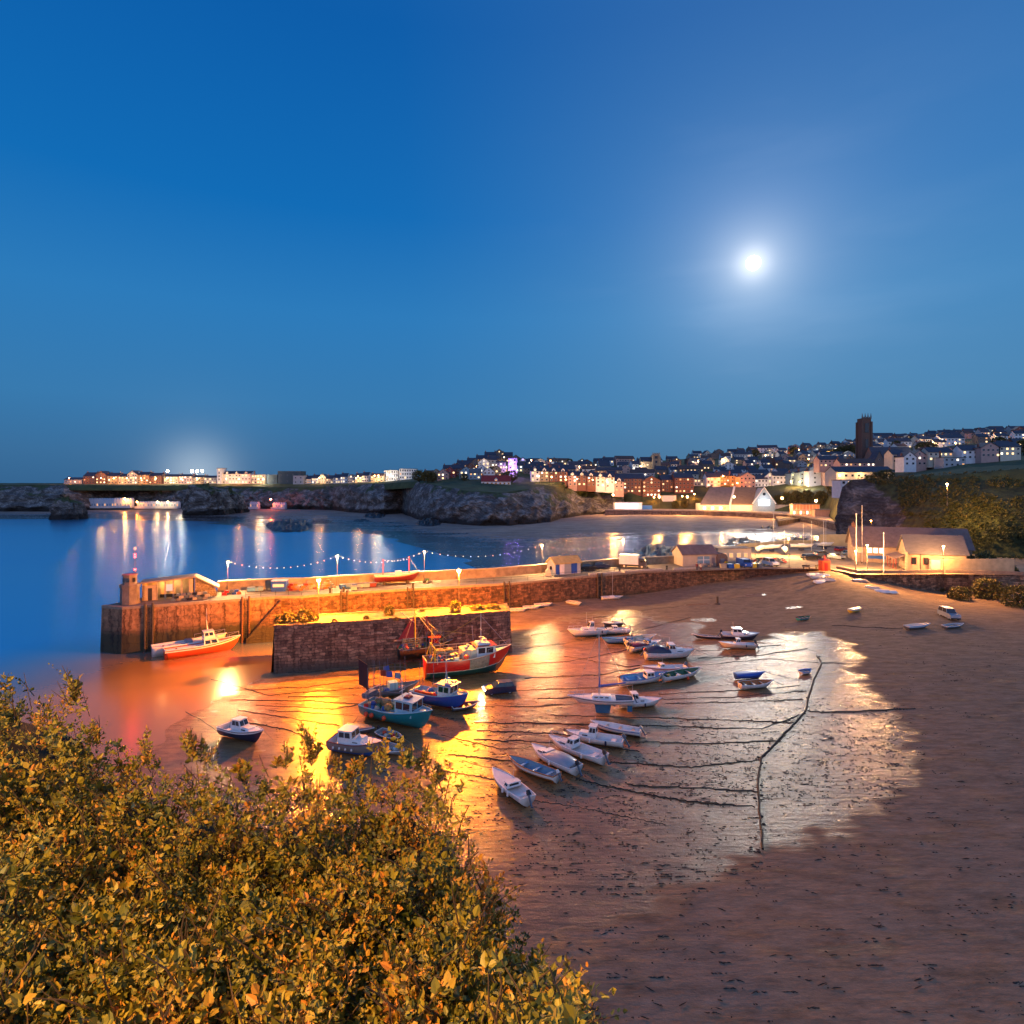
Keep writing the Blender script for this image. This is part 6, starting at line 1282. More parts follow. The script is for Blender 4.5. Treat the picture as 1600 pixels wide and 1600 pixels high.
# ---------------- shrubs ----------------
def leaf_mat(name, c1, c2, c3):
    m = bpy.data.materials.new(name); nt, n, l, b = nodes(m); b.inputs['Roughness'].default_value = .5
    b.inputs['Transmission Weight'].default_value = 0
    at = n.new('ShaderNodeAttribute'); at.attribute_name = 'tone'
    r = n.new('ShaderNodeValToRGB'); l.new(at.outputs['Fac'], r.inputs[0]); e = r.color_ramp.elements; e[0].color = (*c1, 1); e[1].color = (*c3, 1); e[0].position = 0.1; e[1].position = .95; x = e.new(.55); x.color = (*c2, 1)
    l.new(r.outputs[0], b.inputs['Base Color']); return m
LEAF = leaf_mat('coastal_leaf', (.08, .09, .012), (.32, .25, .025), (.58, .22, .03))
def leaves_mesh(sprigs, size, vary=False):
    """sprigs: list of (root, direction, length, n, tone) -> leaf mesh arrays built in numpy"""
    V_, F_, T_ = [], [], []
    rs = np.random.RandomState(3)
    for root, d, Ls, n_, tone in sprigs:
        d = d.normalized(); side = d.cross(Vector((0, 0, 1)));
        side = side.normalized() if side.length > .01 else Vector((1, 0, 0)); up = side.cross(d)
        scl_ = float(rs.choice([.6, .85, 1, 1, 1.25, 1.7])) if vary else 1
        bend = Vector((rs.uniform(-.3, .3), rs.uniform(-.3, .3), rs.uniform(-.35, .1)))
        for k in range(n_):
            u = (k + .6) / n_; p = root + d * (Ls * u) + bend * (Ls * u * u)
            an = k * 2.4 + rs.uniform(-.4, .4); out = (side * math.cos(an) + up * math.sin(an)) * .8 + d * (.35 + .5 * u); out = out.normalized()
            if k == n_ - 1: out = d
            s = size * scl_ * rs.uniform(.6, 1.25) * (1.1 - .35 * u); wd = s * rs.uniform(.26, .36); nrm = out.cross(Vector((rs.uniform(-1, 1), rs.uniform(-1, 1), rs.uniform(.2, 1)))).normalized()
            ft = nrm.cross(out) * (s * .10); b0 = p + out * (s * .12); k0 = len(V_)
            V_ += [b0, b0 + out * (s * .30) + nrm * wd + ft, b0 + out * (s * .72) + nrm * wd * .7 + ft, b0 + out * s, b0 + out * (s * .72) - nrm * wd * .7 + ft, b0 + out * (s * .30) - nrm * wd + ft]
            F_ += [(k0, k0 + 1, k0 + 2, k0 + 3), (k0, k0 + 3, k0 + 4, k0 + 5)]
            tt = min(1, max(0, tone + rs.uniform(-.22, .22) + .15 * u)); T_ += [tt] * 6
    return V_, F_, T_
SIL = [(-40, 1000), (100, 1046), (118, 1080), (130, 1112), (175, 1125), (200, 1150), (240, 1148), (262, 1175), (285, 1190), (300, 1160), (335, 1165), (350, 1190), (385, 1192), (440, 1175), (480, 1158), (510, 1185), (560, 1190), (610, 1168), (640, 1172), (668, 1190), (700, 1200), (712, 1240), (728, 1275), (752, 1330), (790, 1400), (840, 1480), (900, 1560), (960, 1640), (1660, 2100)]
SIL = [(p[0], p[1] + 24) for p in SIL]
sx_, sy_ = [p[0] for p in SIL], [p[1] for p in SIL]
def bank_pt(px, py):
    top = float(np.interp(px, sx_, sy_)); t = min(1.3, max(0, (py - top)) / max(60, 1620 - top)); d = 7.6 - 4.2 * t ** .8 + .8 * noise.noise(Vector((px * .01, py * .012, 0)))
    return PD(px, py, d), t
rs = random.Random(5)
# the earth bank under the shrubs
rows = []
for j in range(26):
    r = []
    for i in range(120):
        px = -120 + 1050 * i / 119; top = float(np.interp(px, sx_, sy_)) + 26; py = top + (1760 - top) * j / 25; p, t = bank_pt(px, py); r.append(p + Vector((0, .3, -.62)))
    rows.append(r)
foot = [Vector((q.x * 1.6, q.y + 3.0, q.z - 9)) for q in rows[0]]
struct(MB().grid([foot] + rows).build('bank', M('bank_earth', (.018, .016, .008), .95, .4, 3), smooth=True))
BUSH = [(-60, 150, 'tall dark-leaved coastal shrub at the left edge of the bank'), (150, 300, 'rusty-tipped coastal shrub below the red lamp reflection'), (300, 420, 'coastal shrub with two tall sprays under the navy cabin boat'), (420, 560, 'golden-green coastal shrub in front of the old cabin cruiser'), (560, 780, 'coastal shrub with leafy shoots reaching over the wet sand'), (780, 960, 'low shrub at the lower right end of the bank')]
STEM = M('twig', (.09, .05, .02), .8, .3, 8)
for bi, (x0, x1, lab) in enumerate(BUSH):
    sp = []; st = MB()
    n_ = int((x1 - x0) * (9.0 if bi < 5 else 4.2))
    for k in range(n_):
        px = rs.uniform(x0, x1); top = float(np.interp(px, sx_, sy_)); u = rs.random() ** .8
        py = top + (max(1640, top + 40) - top) * u; p, t = bank_pt(px, py + 8)
        nz = noise.noise(Vector((px * .012, py * .016, 3)))
        p = p + Vector((rs.uniform(-.1, .1), rs.uniform(-.35, .35), rs.uniform(-.32, .02) + nz * .16))
        d = Vector((rs.uniform(-.6, .6), rs.uniform(-.9, .1), rs.uniform(.25, 1.1))); Ls = rs.uniform(.16, .34)
        if u < .05: p = p - Vector((0, 0, .08)); Ls *= rs.uniform(.8, 1.5); d.x *= .6; d.z += .4
        tone = .38 + .55 * noise.noise(Vector((px * .018, py * .02, 7))) + rs.uniform(-.2, .2)
        sp.append((p, d, Ls, rs.choice((8, 10, 11, 13)), tone))
        if k % 17 == 0:
            e_ = p + Vector((rs.uniform(-.25, .25), rs.uniform(-.3, .1), rs.uniform(.15, .45))); st.tube([p, p.lerp(e_, .5) + Vector((rs.uniform(-.05, .05), 0, .03)), e_], .008, 4, r2=.003); st.tube([p.lerp(e_, .6), p.lerp(e_, .6) + Vector((rs.uniform(-.12, .12), -.05, .12))], .005, 3, r2=.002)
        if k % 3 == 0: st.tube([p - d * .05, p + d.normalized() * Ls], .006, 3, r2=.003, cap=False)
    for px, py, hh in ((112, 1062, .42), (150, 1125, .2), (232, 1150, .2), (300, 1150, .36), (322, 1158, .3), (440, 1160, .2), (478, 1150, .34), (492, 1160, .3), (596, 1166, .26), (636, 1156, .3), (662, 1172, .26), (690, 1190, .2), (380, 1180, .18), (520, 1176, .2), (560, 1182, .2)):
        if x0 <= px < x1:
            for q in range(9): p, _ = bank_pt(px + rs.uniform(-9, 9), py + rs.uniform(14, 46)); d = Vector((rs.uniform(-.35, .35), rs.uniform(-.3, .2), 1)); sp.append((p, d, hh * rs.uniform(.5, 1), 13, .5 + rs.uniform(-.2, .2))); st.tube([p, p + d.normalized() * hh * .8], .006, 4, r2=.003)
    mid = bank_pt((x0 + x1) / 2, 1500)[0]; t = thing('coastal_shrub', lab, 'shrub', mid, 0, 'shrubs along the near bank')
    V_, F_, T_ = leaves_mesh(sp, .052, True)
    mb = MB(); mb.v = [tuple(v - mid) for v in V_]; k0 = len(mb.v); mb.v += [tuple(Vector(v) - mid) for v in st.v]; mb.f = F_ + [tuple(q + k0 for q in f) for f in st.f]; mb.i = [0] * len(F_) + [1] * len(st.f); o = mb.build('foliage', [LEAF, STEM], t); attr(o, 'tone', list(T_) + [0] * len(st.v))
# a lamp on the clifftop path behind the viewer lights the near bank
street_lamp(Vector((-5.5, -3.5, 25.6)), 7.5, 15000, (1, .52, .14), 'lamp on the clifftop path behind the shrubs', name='street_lamp')
# small shrubs on the quay and by the walls
CROWN = leaf_mat('quay_leaf', (.04, .05, .01), (.09, .09, .02), (.16, .12, .03))
def crown_mesh(seed, n_=420, sz=.2):
    r_ = random.Random(seed); sp = []
    for k in range(n_):
        v = Vector((r_.gauss(0, 1), r_.gauss(0, 1), r_.gauss(0, 1))).normalized(); rad = .62 + .38 * r_.random() + .22 * noise.noise(v * 1.7 + Vector((seed, 0, 0)))
        if noise.noise(v * 2.3 + Vector((0, seed, 0))) < -.28: continue
        sp.append((v * rad * .85, v + Vector((0, 0, .3)), .28, 5, r_.uniform(0, 1)))
    return leaves_mesh(sp, sz)
_cr = []
for s_ in range(4):
    V_, F_, T_ = crown_mesh(s_ + 1); me = bpy.data.meshes.new('crown'); me.from_pydata([tuple(v) for v in V_], [], F_); me.materials.append(CROWN); a_ = me.attributes.new('tone', 'FLOAT', 'POINT'); a_.data.foreach_set('value', np.array(T_, dtype=np.float32)); _cr.append(me)
_tr = MB().tube([(0, 0, -1.0), (.04, 0, -.4), (0, .03, .1)], .09, 6, r2=.05).tube([(0, 0, -.3), (.3, .1, .3)], .05, 5, r2=.02).tube([(0, 0, -.2), (-.3, -.1, .35)], .05, 5, r2=.02).build('tp', M('bark', (.06, .045, .03), .9, .4, 3)); _trm = _tr.data; bpy.data.objects.remove(_tr)
def tree(loc, rx, rz_, label, group, name='tree', cat='tree', trunk=True, seed=None):
    t = thing(name, label, cat, loc, random.uniform(0, 6), group); hc = rz_ * (1.35 if trunk else .75)
    o = bpy.data.objects.new('crown', _cr[seed if seed is not None else random.randrange(4)]); S.collection.objects.link(o); o.parent = t; o.location = (0, 0, hc); o.scale = (rx, rx * .85, rz_)
    o = bpy.data.objects.new('trunk', _trm); S.collection.objects.link(o); o.parent = t; o.location = (0, 0, hc); o.scale = (rx, rx, hc)
    return t
for px, py, rx, rz_, lab in ((438, 974, .9, .8, 'shrub at the left end of the stone quay top'), (452, 972, 1.1, .95, 'second shrub from the left on the stone quay top'), (476, 972, 1.2, 1.2, 'large pale shrub left of the orange lamp on the stone quay'), (490, 971, .8, .8, 'small shrub at the foot of the orange quay lamp'), (572, 968, .45, .4, 'tuft of growth in the middle of the stone quay top'), (608, 961, .95, .95, 'rounded orange-lit shrub halfway along the stone quay'), (660, 956, .4, .35, 'tuft right of the rounded quay shrub'), (712, 957, 1.0, 1.2, 'upright shrub at the foot of the twin quay lamp'), (745, 953, 1.2, .55, 'low spreading growth near the right end of the quay'), (770, 951, 1.3, .5, 'low grassy growth at the right end of the quay'), (522, 973, .4, .4, 'tuft just right of the orange lamp'), (618, 968, .5, .3, 'yellow growth hanging over the quay wall')):
    tree(PZ(px, py, IZ) - Vector((0, 0, .1)), rx, rz_, lab, 'shrubs on the stone quay', 'shrub', 'shrub', False)
# scrub on the right: by the retaining wall, below the headland
SC = [(1420, 905, 1.5, 1.3, 2.5), (1432, 918, 1.6, 1.3, 2.2), (1452, 912, 1.9, 1.6, 2.4), (1468, 930, 2.0, 1.5, 2.2), (1482, 918, 2.3, 2.0, 2.6), (1492, 900, 2.2, 2.0, 4.5), (1500, 938, 2.2, 1.8, 2.4), (1520, 925, 2.6, 2.4, 2.8), (1545, 935, 2.8, 2.6, 2.8), (1570, 915, 3, 3, 4), (1590, 945, 3, 2.4, 3), (1478, 886, 1.4, 1.5, 7.5), (1466, 884, 1.1, 1.2, 7.5), (1492, 882, 1.6, 1.5, 7.5), (1510, 885, 2.0, 2.0, 7.5), (1540, 890, 2.5, 2.5, 7.0)]
for i, (px, py, rx, rz_, z) in enumerate(SC):
    side = 'at the foot of the retaining wall' if z < 7 else 'on the creeper-covered wall'
    k = sorted([q[0] for q in SC if (q[4] < 7) == (z < 7)]).index(px); tree(PZ(px, py, z) - Vector((0, 0, .3)), rx, rz_, '%s leafy bush from the left %s' % (ordn(k), side), 'bushes by the retaining wall', 'bush', 'bush', False)
# scrub clothing the headland slope: countless, one object
sp = []; r_ = random.Random(11)
for _ in range(5200):
    px = r_.uniform(1312, 1700); t_ = r_.random(); x0, d0, z0, d1, z1 = rcp(px)
    if px < 1400 and t_ < .86: continue
    if px < 1440 and t_ < .35: continue
    if noise.noise(Vector((px * .02, t_ * 5, 0))) < -.25: continue
    tt = t_; d = d0 + (d1 - d0) * tt ** 1.6; z = z0 - 1.5 + (z1 - z0 + 1.5) * tt ** .8; n2 = noise.noise(Vector((px * .05, t_ * 9, 4))) * 1.2
    p = Vector(((px - CX) / F * d, d - 1.2 + r_.uniform(-1, .6) - n2, z + .3 + n2 * .5)); sp.append((p, Vector((r_.uniform(-.6, .6), -.6, .8)), .9, 7, r_.uniform(0, .8)))
V_, F_, T_ = leaves_mesh(sp, .55); mb = MB(); mb.v = [tuple(v) for v in V_]; mb.f = F_; mb.i = [0] * len(F_)
o = mb.build('undergrowth', CROWN); attr(o, 'tone', T_); tag(o, 'dense scrub covering the top and flank of the right headland', 'scrub', kind='stuff')
# ---------------- the town ----------------
WM = {}
def wallm(k):
    c = {'white': (.74, .75, .76), 'cream': (.62, .56, .44), 'pink': (.50, .32, .28), 'brick': (.20, .085, .06), 'grey': (.42, .43, .45), 'stone': (.17, .13, .11), 'blue': (.22, .36, .46), 'tan': (.38, .28, .18), 'red': (.32, .06, .06), 'dark': (.05, .08, .10), 'churchstone': (.085, .062, .055)}[k]
    return M('town_' + k, c, .8, .12, .5)
ROOF = {'slate': M('town_slate', (.05, .055, .075), .6, .25, .6), 'brown': M('town_brown_roof', (.10, .065, .055), .7, .25, .6), 'red': M('town_red_roof', (.25, .03, .03), .7, .2, .6), 'flat': M('town_flat_roof', (.12, .13, .14), .8, .2, .5)}
PANE = M('town_dark_pane', (.02, .03, .045), .15, .1, 1); LITS = [LIT, LIT, LITD, LITW]; FRW = M('window_frame', (.5, .5, .5), .6, .1, 2)
def town_house(px, d, W, D, hw, hr, wall, roof, label, name='house', group=None, storeys=2, cols=3, lit=.3, gable=False, chim=1, rz=0, z=None, cat='house', lits=None, dormers=0, bay=False, flat=False, base_lift=0, winh=1.4):
    x = (px - CX) / F * d; zz = hillz(px, d) if z is None else z
    t = thing(name, label, cat, (x, d, zz + base_lift), rz, group); wm = wallm(wall) if isinstance(wall, str) else wall; rm = ROOF[roof]
    if flat:
        MB().box(-W / 2, W / 2, 0, D, -4, hw).build('wall', wm, t); ro = MB().box(-W / 2 - .3, W / 2 + .3, -.3, D + .3, hw, hw + .35).build('roof', rm, t)
    else:
        m = MB().box(-W / 2, W / 2, 0, D, -4, hw); r = MB()
        if gable:   # ridge runs away from the viewer, gable to the front
            m.quad([(-W / 2, 0, hw), (W / 2, 0, hw), (0, 0, hw + hr)]); m.quad([(-W / 2, D, hw), (0, D, hw + hr), (W / 2, D, hw)])
            for s_ in (-1, 1): r.quad([(0, -.4, hw + hr + .08), (s_ * (W / 2 + .4), -.4, hw - .25), (s_ * (W / 2 + .4), D + .3, hw - .25), (0, D + .3, hw + hr + .08)]); r.quad([(0, -.4, hw + hr + .3), (s_ * (W / 2 + .4), -.4, hw - .03), (s_ * (W / 2 + .4), D + .3, hw - .03), (0, D + .3, hw + hr + .3)]); r.quad([(0, -.42, hw + hr + .08), (s_ * (W / 2 + .4), -.42, hw - .25), (s_ * (W / 2 + .4), -.42, hw - .03), (0, -.42, hw + hr + .3)])
        else:
            m.quad([(-W / 2, 0, hw), (-W / 2, D / 2, hw + hr), (-W / 2, D, hw)]); m.quad([(W / 2, 0, hw), (W / 2, D, hw), (W / 2, D / 2, hw + hr)])
            for s_ in (0, 1):
                y0, y1 = (-.35, D / 2) if s_ == 0 else (D + .35, D / 2); r.quad([(-W / 2 - .2, y0, hw - .2), (W / 2 + .2, y0, hw - .2), (W / 2 + .2, y1, hw + hr + .05), (-W / 2 - .2, y1, hw + hr + .05)]); r.quad([(-W / 2 - .2, y0, hw), (W / 2 + .2, y0, hw), (W / 2 + .2, y1, hw + hr + .25), (-W / 2 - .2, y1, hw + hr + .25)])
        m.build('wall', wm, t); ro = r.build('roof', rm, t)
    for k in range(chim):
        cx_ = (-W / 2 + .8, W / 2 - .8, 0)[k]; cy_ = D / 2 if not gable else D * .4; zt = hw + (hr if not gable or cx_ == 0 else hr * .35) + 1.1
        MB().box(cx_ - .45, cx_ + .45, cy_ - .4, cy_ + .4, hw, zt).box(cx_ - .3, cx_ - .1, cy_ - .1, cy_ + .1, zt, zt + .5).box(cx_ + .1, cx_ + .3, cy_ - .1, cy_ + .1, zt, zt + .5).build('chimney', BRICKC if k % 2 == 0 else wm, ro)
    sh = hw / storeys; first = None
    def w_(x, z, ww, wh, y=-.02):
        nonlocal first
        mt = random.choice(lits or LITS) if random.random() < lit else PANE
        key = (round(ww, 1), round(wh, 1), mt.name)
        me = WCACHE.get(key)
        if me is None:
            o = MB().box(-ww / 2, ww / 2, -.10, .1, 0, wh, m=0).box(-ww / 2 + .1, ww / 2 - .1, -.14, -.101, .1, wh - .1, m=1).build('window', [FRW, mt], t); WCACHE[key] = o.data
        else: o = bpy.data.objects.new('window', me); S.collection.objects.link(o); o.parent = t
        o.location = (x, y, z)
    for s_ in range(storeys):
        for c in range(cols):
            x = (c + .5) / cols * W - W / 2; w_(x, s_ * sh + sh * .32, min(1.5, W / cols * .55), sh * .46 if winh is None else min(winh, sh * .5))
    if gable and hr > 2.4: w_(0, hw + hr * .12, 1.1, 1.2)
    for k in range(dormers):
        x = (k + .5) / dormers * W - W / 2; dw = min(2.6, W / dormers * .62)
        m = MB().box(x - dw / 2, x + dw / 2, .2, D * .35, hw - .2, hw + 1.5); m.quad([(x - dw / 2, .2, hw + 1.5), (x + dw / 2, .2, hw + 1.5), (x, .2, hw + 2.9)]); dm = m.build('dormer', wallm('white'), t)
        MB().quad([(x, -.1, hw + 3.05), (x - dw / 2 - .2, -.1, hw + 1.35), (x - dw / 2 - .2, D * .4, hw + 1.35), (x, D * .4, hw + 3.05)]).quad([(x, -.1, hw + 3.05), (x + dw / 2 + .2, -.1, hw + 1.35), (x + dw / 2 + .2, D * .4, hw + 1.35), (x, D * .4, hw + 3.05)]).build('dormer_roof', rm, dm)
        w_(x, hw + .1, dw * .5, 1.3, .15)
    if bay: 
        x = -W / 4; MB().box(x - 1.4, x + 1.4, -1.1, 0, -2, hw * .9).build('bay', wm, t)
        for s_ in range(storeys): w_(x, s_ * sh + sh * .3, 1.5, sh * .45, -1.15)
    return t
WCACHE = {}
def facade_light(px, d, up, power, col, off_=7): 
    p = Vector(((px - CX) / F * (d - off_), d - off_, hillz(px, d - off_) + up)); return p, power, col
# far plateau, left: hotels and flats in a row
def far_b(px0, px1, d, hw, **k):
    W = (px1 - px0) / F * d; return town_house((px0 + px1) / 2, d, W, k.pop('D', 12), hw, k.pop('hr', 3), k.pop('wall'), k.pop('roof', 'slate'), k.pop('label'), **k)
FARG = 'buildings along the far clifftop'
LB = [(100, 128, 5, 'grey', 'low dark house at the left end of the far clifftop', 1, 4, .2, 2), (130, 148, 8.5, 'brick', 'first brick hotel block from the left on the far clifftop', 3, 4, .35, 4), (149, 166, 10, 'brick', 'second brick hotel block, with lit tower bay', 3, 3, .5, 4), (168, 184, 8.5, 'tan', 'third hotel block from the left on the far clifftop', 3, 3, .3, 3.5), (185, 198, 8, 'cream', 'cream far-clifftop block with a glowing ground floor', 3, 3, .6, 3),
      (199, 214, 10.5, 'grey', 'tall grey gabled block in the middle of the brick hotels', 4, 4, .35, 4), (215, 232, 10, 'tan', 'tan block right of the tall grey gabled one', 4, 4, .35, 3), (233, 252, 9, 'brick', 'brick block at the right end of the hotel terrace', 3, 5, .35, 3), (256, 278, 8, 'cream', 'cream block left of the bright floodlights', 3, 5, .55, 2.5), (279, 300, 8.5, 'pink', 'pink-lit block under the bright floodlights', 3, 5, .6, 2), (301, 318, 7.5, 'tan', 'tan block directly right of the floodlights', 3, 4, .4, 2), (319, 338, 7, 'grey', 'low grey block before the white tower', 2, 5, .3, 2)]
for px0, px1, hw, wl, lab, st, cl, lit, hr in LB:
    far_b(px0, px1, 652, hw, wall=wl, label=lab, storeys=st, cols=cl, lit=lit, hr=hr, group=FARG, cat='building', gable=(px0 in (149, 199)), chim=2, name='hotel')
far_b(339, 346, 648, 17, wall='white', label='slim white tower block at the left of the large pale hotel', storeys=5, cols=1, lit=.4, flat=True, roof='flat', chim=0, group=FARG, cat='building', name='tower_block')
far_b(347, 392, 652, 11, wall='white', label='large pale hotel with a pinkish upper storey', storeys=3, cols=9, lit=.35, roof='slate', hr=3, group=FARG, cat='building', name='hotel', dormers=3)
far_b(393, 414, 648, 10, wall='cream', label='floodlit cream block at the right of the large pale hotel', storeys=3, cols=5, lit=.6, roof='flat', flat=True, group=FARG, cat='building', name='hotel')
far_b(417, 433, 640, 10, wall='dark', label='dark teal box-like building, lower left part', storeys=1, cols=2, lit=0, flat=True, roof='flat', chim=0, group=FARG, cat='building', name='hall')
far_b(434, 472, 640, 13.5, wall='dark', label='large dark teal flat-roofed hall on the far clifftop', storeys=2, cols=4, lit=0, flat=True, roof='flat', chim=0, group=FARG, cat='building', name='hall')
far_b(458, 474, 634, 9, wall='grey', label='pale stair block in front of the dark teal hall', storeys=2, cols=2, lit=0, flat=True, roof='flat', chim=0, group=FARG, cat='building', name='stair_block')
for i in range(9):
    far_b(476 + i * 11.2, 486.5 + i * 11.2, 640 - i * 5, 5.2 + (i % 3) * .8, wall=('white', 'white', 'grey', 'cream')[i % 4], label='%s white-fronted house from the left in the long low row' % ordn(i), storeys=2, cols=3, lit=.35, hr=3.4, group='long low row of pale houses on the far clifftop', gable=(i % 4 == 2), roof='slate')
far_b(579, 599, 590, 6, wall='tan', label='small brightly lit house left of the white modern flats', storeys=2, cols=4, lit=.7, hr=2.5, group=FARG, roof='brown')
far_b(600, 622, 600, 10.5, wall='white', label='white modern flats with dark glazed front, left block', storeys=3, cols=6, lit=.15, flat=True, roof='flat', chim=0, cat='building', name='flats', winh=2.2, group=FARG)
far_b(624, 650, 600, 10.5, wall='white', label='white modern flats with dark glazed front, right block', storeys=3, cols=7, lit=.25, flat=True, roof='flat', chim=0, cat='building', name='flats', winh=2.2, group=FARG)
# headland cluster climbing to the hilltop (px 665..830)
HG = 'houses climbing the grassy headland'
HC = [(670, 500, 9, 4.5, 'cream', 'brown', 0), (681, 496, 8, 5, 'tan', 'brown', 1), (692, 478, 9, 5.5, 'pink', 'slate', 1), (703, 486, 9, 6, 'red', 'slate', 1), (716, 492, 9, 6.5, 'brick', 'slate', 0), (728, 474, 10, 6, 'blue', 'slate', 1), (742, 470, 9, 5, 'blue', 'flat', 0), (735, 500, 9, 6.5, 'brick', 'brown', 1), (752, 488, 9, 6, 'white', 'slate', 1), (764, 478, 9, 5, 'white', 'slate', 1), (776, 482, 8, 6, 'tan', 'brown', 1),
      (700, 520, 9, 5.5, 'brick', 'slate', 0), (714, 528, 10, 5.5, 'brick', 'brown', 1), (728, 534, 9, 5.5, 'grey', 'slate', 0), (742, 540, 10, 6, 'stone', 'slate', 1), (756, 532, 10, 6.5, 'white', 'slate', 1), (770, 540, 10, 6.5, 'grey', 'slate', 0), (784, 530, 9, 6, 'stone', 'slate', 1), (752, 566, 10, 6, 'stone', 'slate', 0), (766, 574, 11, 6.5, 'grey', 'slate', 0), (780, 578, 10, 6.5, 'stone', 'slate', 1), (793, 576, 10, 6.5, 'brick', 'slate', 0), (806, 572, 10, 6.5, 'stone', 'slate', 1), (818, 560, 10, 6, 'grey', 'slate', 0), (738, 560, 10, 5.5, 'stone', 'slate', 0), (722, 556, 10, 5, 'grey', 'slate', 0), (814, 530, 10, 6, 'blue', 'slate', 0), (826, 520, 9, 5.5, 'stone', 'slate', 0)]
cn = {'cream': 'cream', 'tan': 'tan', 'pink': 'pink', 'red': 'red', 'brick': 'brick', 'blue': 'pale blue', 'white': 'white', 'grey': 'grey', 'stone': 'stone'}
for i, (px, d, W, hw, wl, rf, gb) in enumerate(HC):
    tier = 0 if d < 505 else (1 if d < 545 else 2); k = sorted([q[0] for q in HC if (0 if q[1] < 505 else (1 if q[1] < 545 else 2)) == tier]).index(px)
    town_house(px, d, W, 9, hw, 3.4, wl, rf, '%s %s house, %s from the left in the %s tier of the headland houses' % (cn[wl], 'gabled' if gb else 'ridge-roofed', ordn(k), ('front', 'middle', 'hilltop')[tier]), group=HG, gable=bool(gb), lit=.32, cols=3, storeys=2, chim=1)
town_house(787, 492, 11, 10, 11, 1, 'cream', 'slate', 'tall cream lamplit block left of the purple-lit tower', name='apartment_block', cat='building', storeys=4, cols=5, lit=.4)
t = town_house(801, 490, 7, 8, 15.5, 1, M('violet_washed', (.55, .5, .62), .6, .1, 1), 'flat', 'narrow tower floodlit in purple on the headland', name='floodlit_tower', cat='building', storeys=5, cols=2, lit=.3, flat=True, chim=0)
for z in (2, 7, 12): pt_light((0, -3.2, z), 2600, (.45, .2, 1), .4, t)
pt_light((0, -4, 1.5), 2600, (.9, .5, 1), .4, t)
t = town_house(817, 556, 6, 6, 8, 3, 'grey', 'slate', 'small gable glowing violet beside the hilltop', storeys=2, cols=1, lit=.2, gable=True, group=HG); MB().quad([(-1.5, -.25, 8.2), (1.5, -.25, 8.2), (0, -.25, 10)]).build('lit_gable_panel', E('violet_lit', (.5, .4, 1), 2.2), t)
t = town_house(775, 446, 22, 7, 3.2, 4.4, 'white', 'red', 'long white cottage with a bright red roof on the cliff edge', name='cottage', storeys=1, cols=7, lit=.35, chim=2, dormers=1, cat='cottage', z=hillz(775, 446) - 1.5, lits=[LITD])
t = town_house(760, 452, 6, 6, 3.2, 3.2, 'white', 'red', 'gabled left wing of the red-roofed cottage', name='cottage', storeys=1, cols=1, lit=0, gable=True, cat='cottage', chim=0, z=hillz(765, 446) - 1.5)
# clifftop terrace
TG = 'terraced houses facing the grassy cliff'
for i in range(11):
    px = 836 + i * 14.6; wl = ('white', 'tan', 'brick', 'brick', 'pink', 'brick', 'brick', 'white', 'white', 'pink', 'grey')[i]
    if px < 975: town_house(px, 476, 7.3, 10, 8.2, 3.4, wl, 'slate', '%s terraced house from the left above the grassy cliff, %s front' % (ordn(i), cn[wl]), group=TG, storeys=3, cols=2, lit=.5, dormers=1, chim=1, bay=(i % 2 == 0), name='terraced_house', cat='house')
for px in (842, 862, 884, 902, 926, 948, 962): 
    q = hillz(px, 466); street_lamp(Vector(((px - CX) / F * 466, 466, q)), 5.5, 3000, WARM if px % 4 else SOD, '%s lamp from the left along the terrace road' % ORD[(842, 862, 884, 902, 926, 948, 962).index(px)], bs=50, r=.4, group='lamps along the terrace road')
# brick blocks
for px, W, hw, lab, d in ((985, 24, 12, 'left dark brick apartment block with glowing stair windows', 500), (1018, 15, 13.5, 'gabled middle brick apartment block with two lit top windows', 498), (1046, 14, 10, 'low link block between the brick apartments', 510), (1069, 16, 13, 'right dark brick apartment block above the green', 505)):
    town_house(px, d, W, 14, hw, 4, 'brick', 'slate', lab, name='apartment_block', cat='building', storeys=4, cols=max(4, int(W / 3)), lit=.4, chim=1, gable=(px == 1018), group='brick apartment blocks above the green')
town_house(1046, 488, 11, 7, 5, 1, 'white', 'flat', 'small white flat-roofed block below the brick apartments', name='block', cat='building', storeys=1, cols=0, flat=True, lit=0, chim=0)
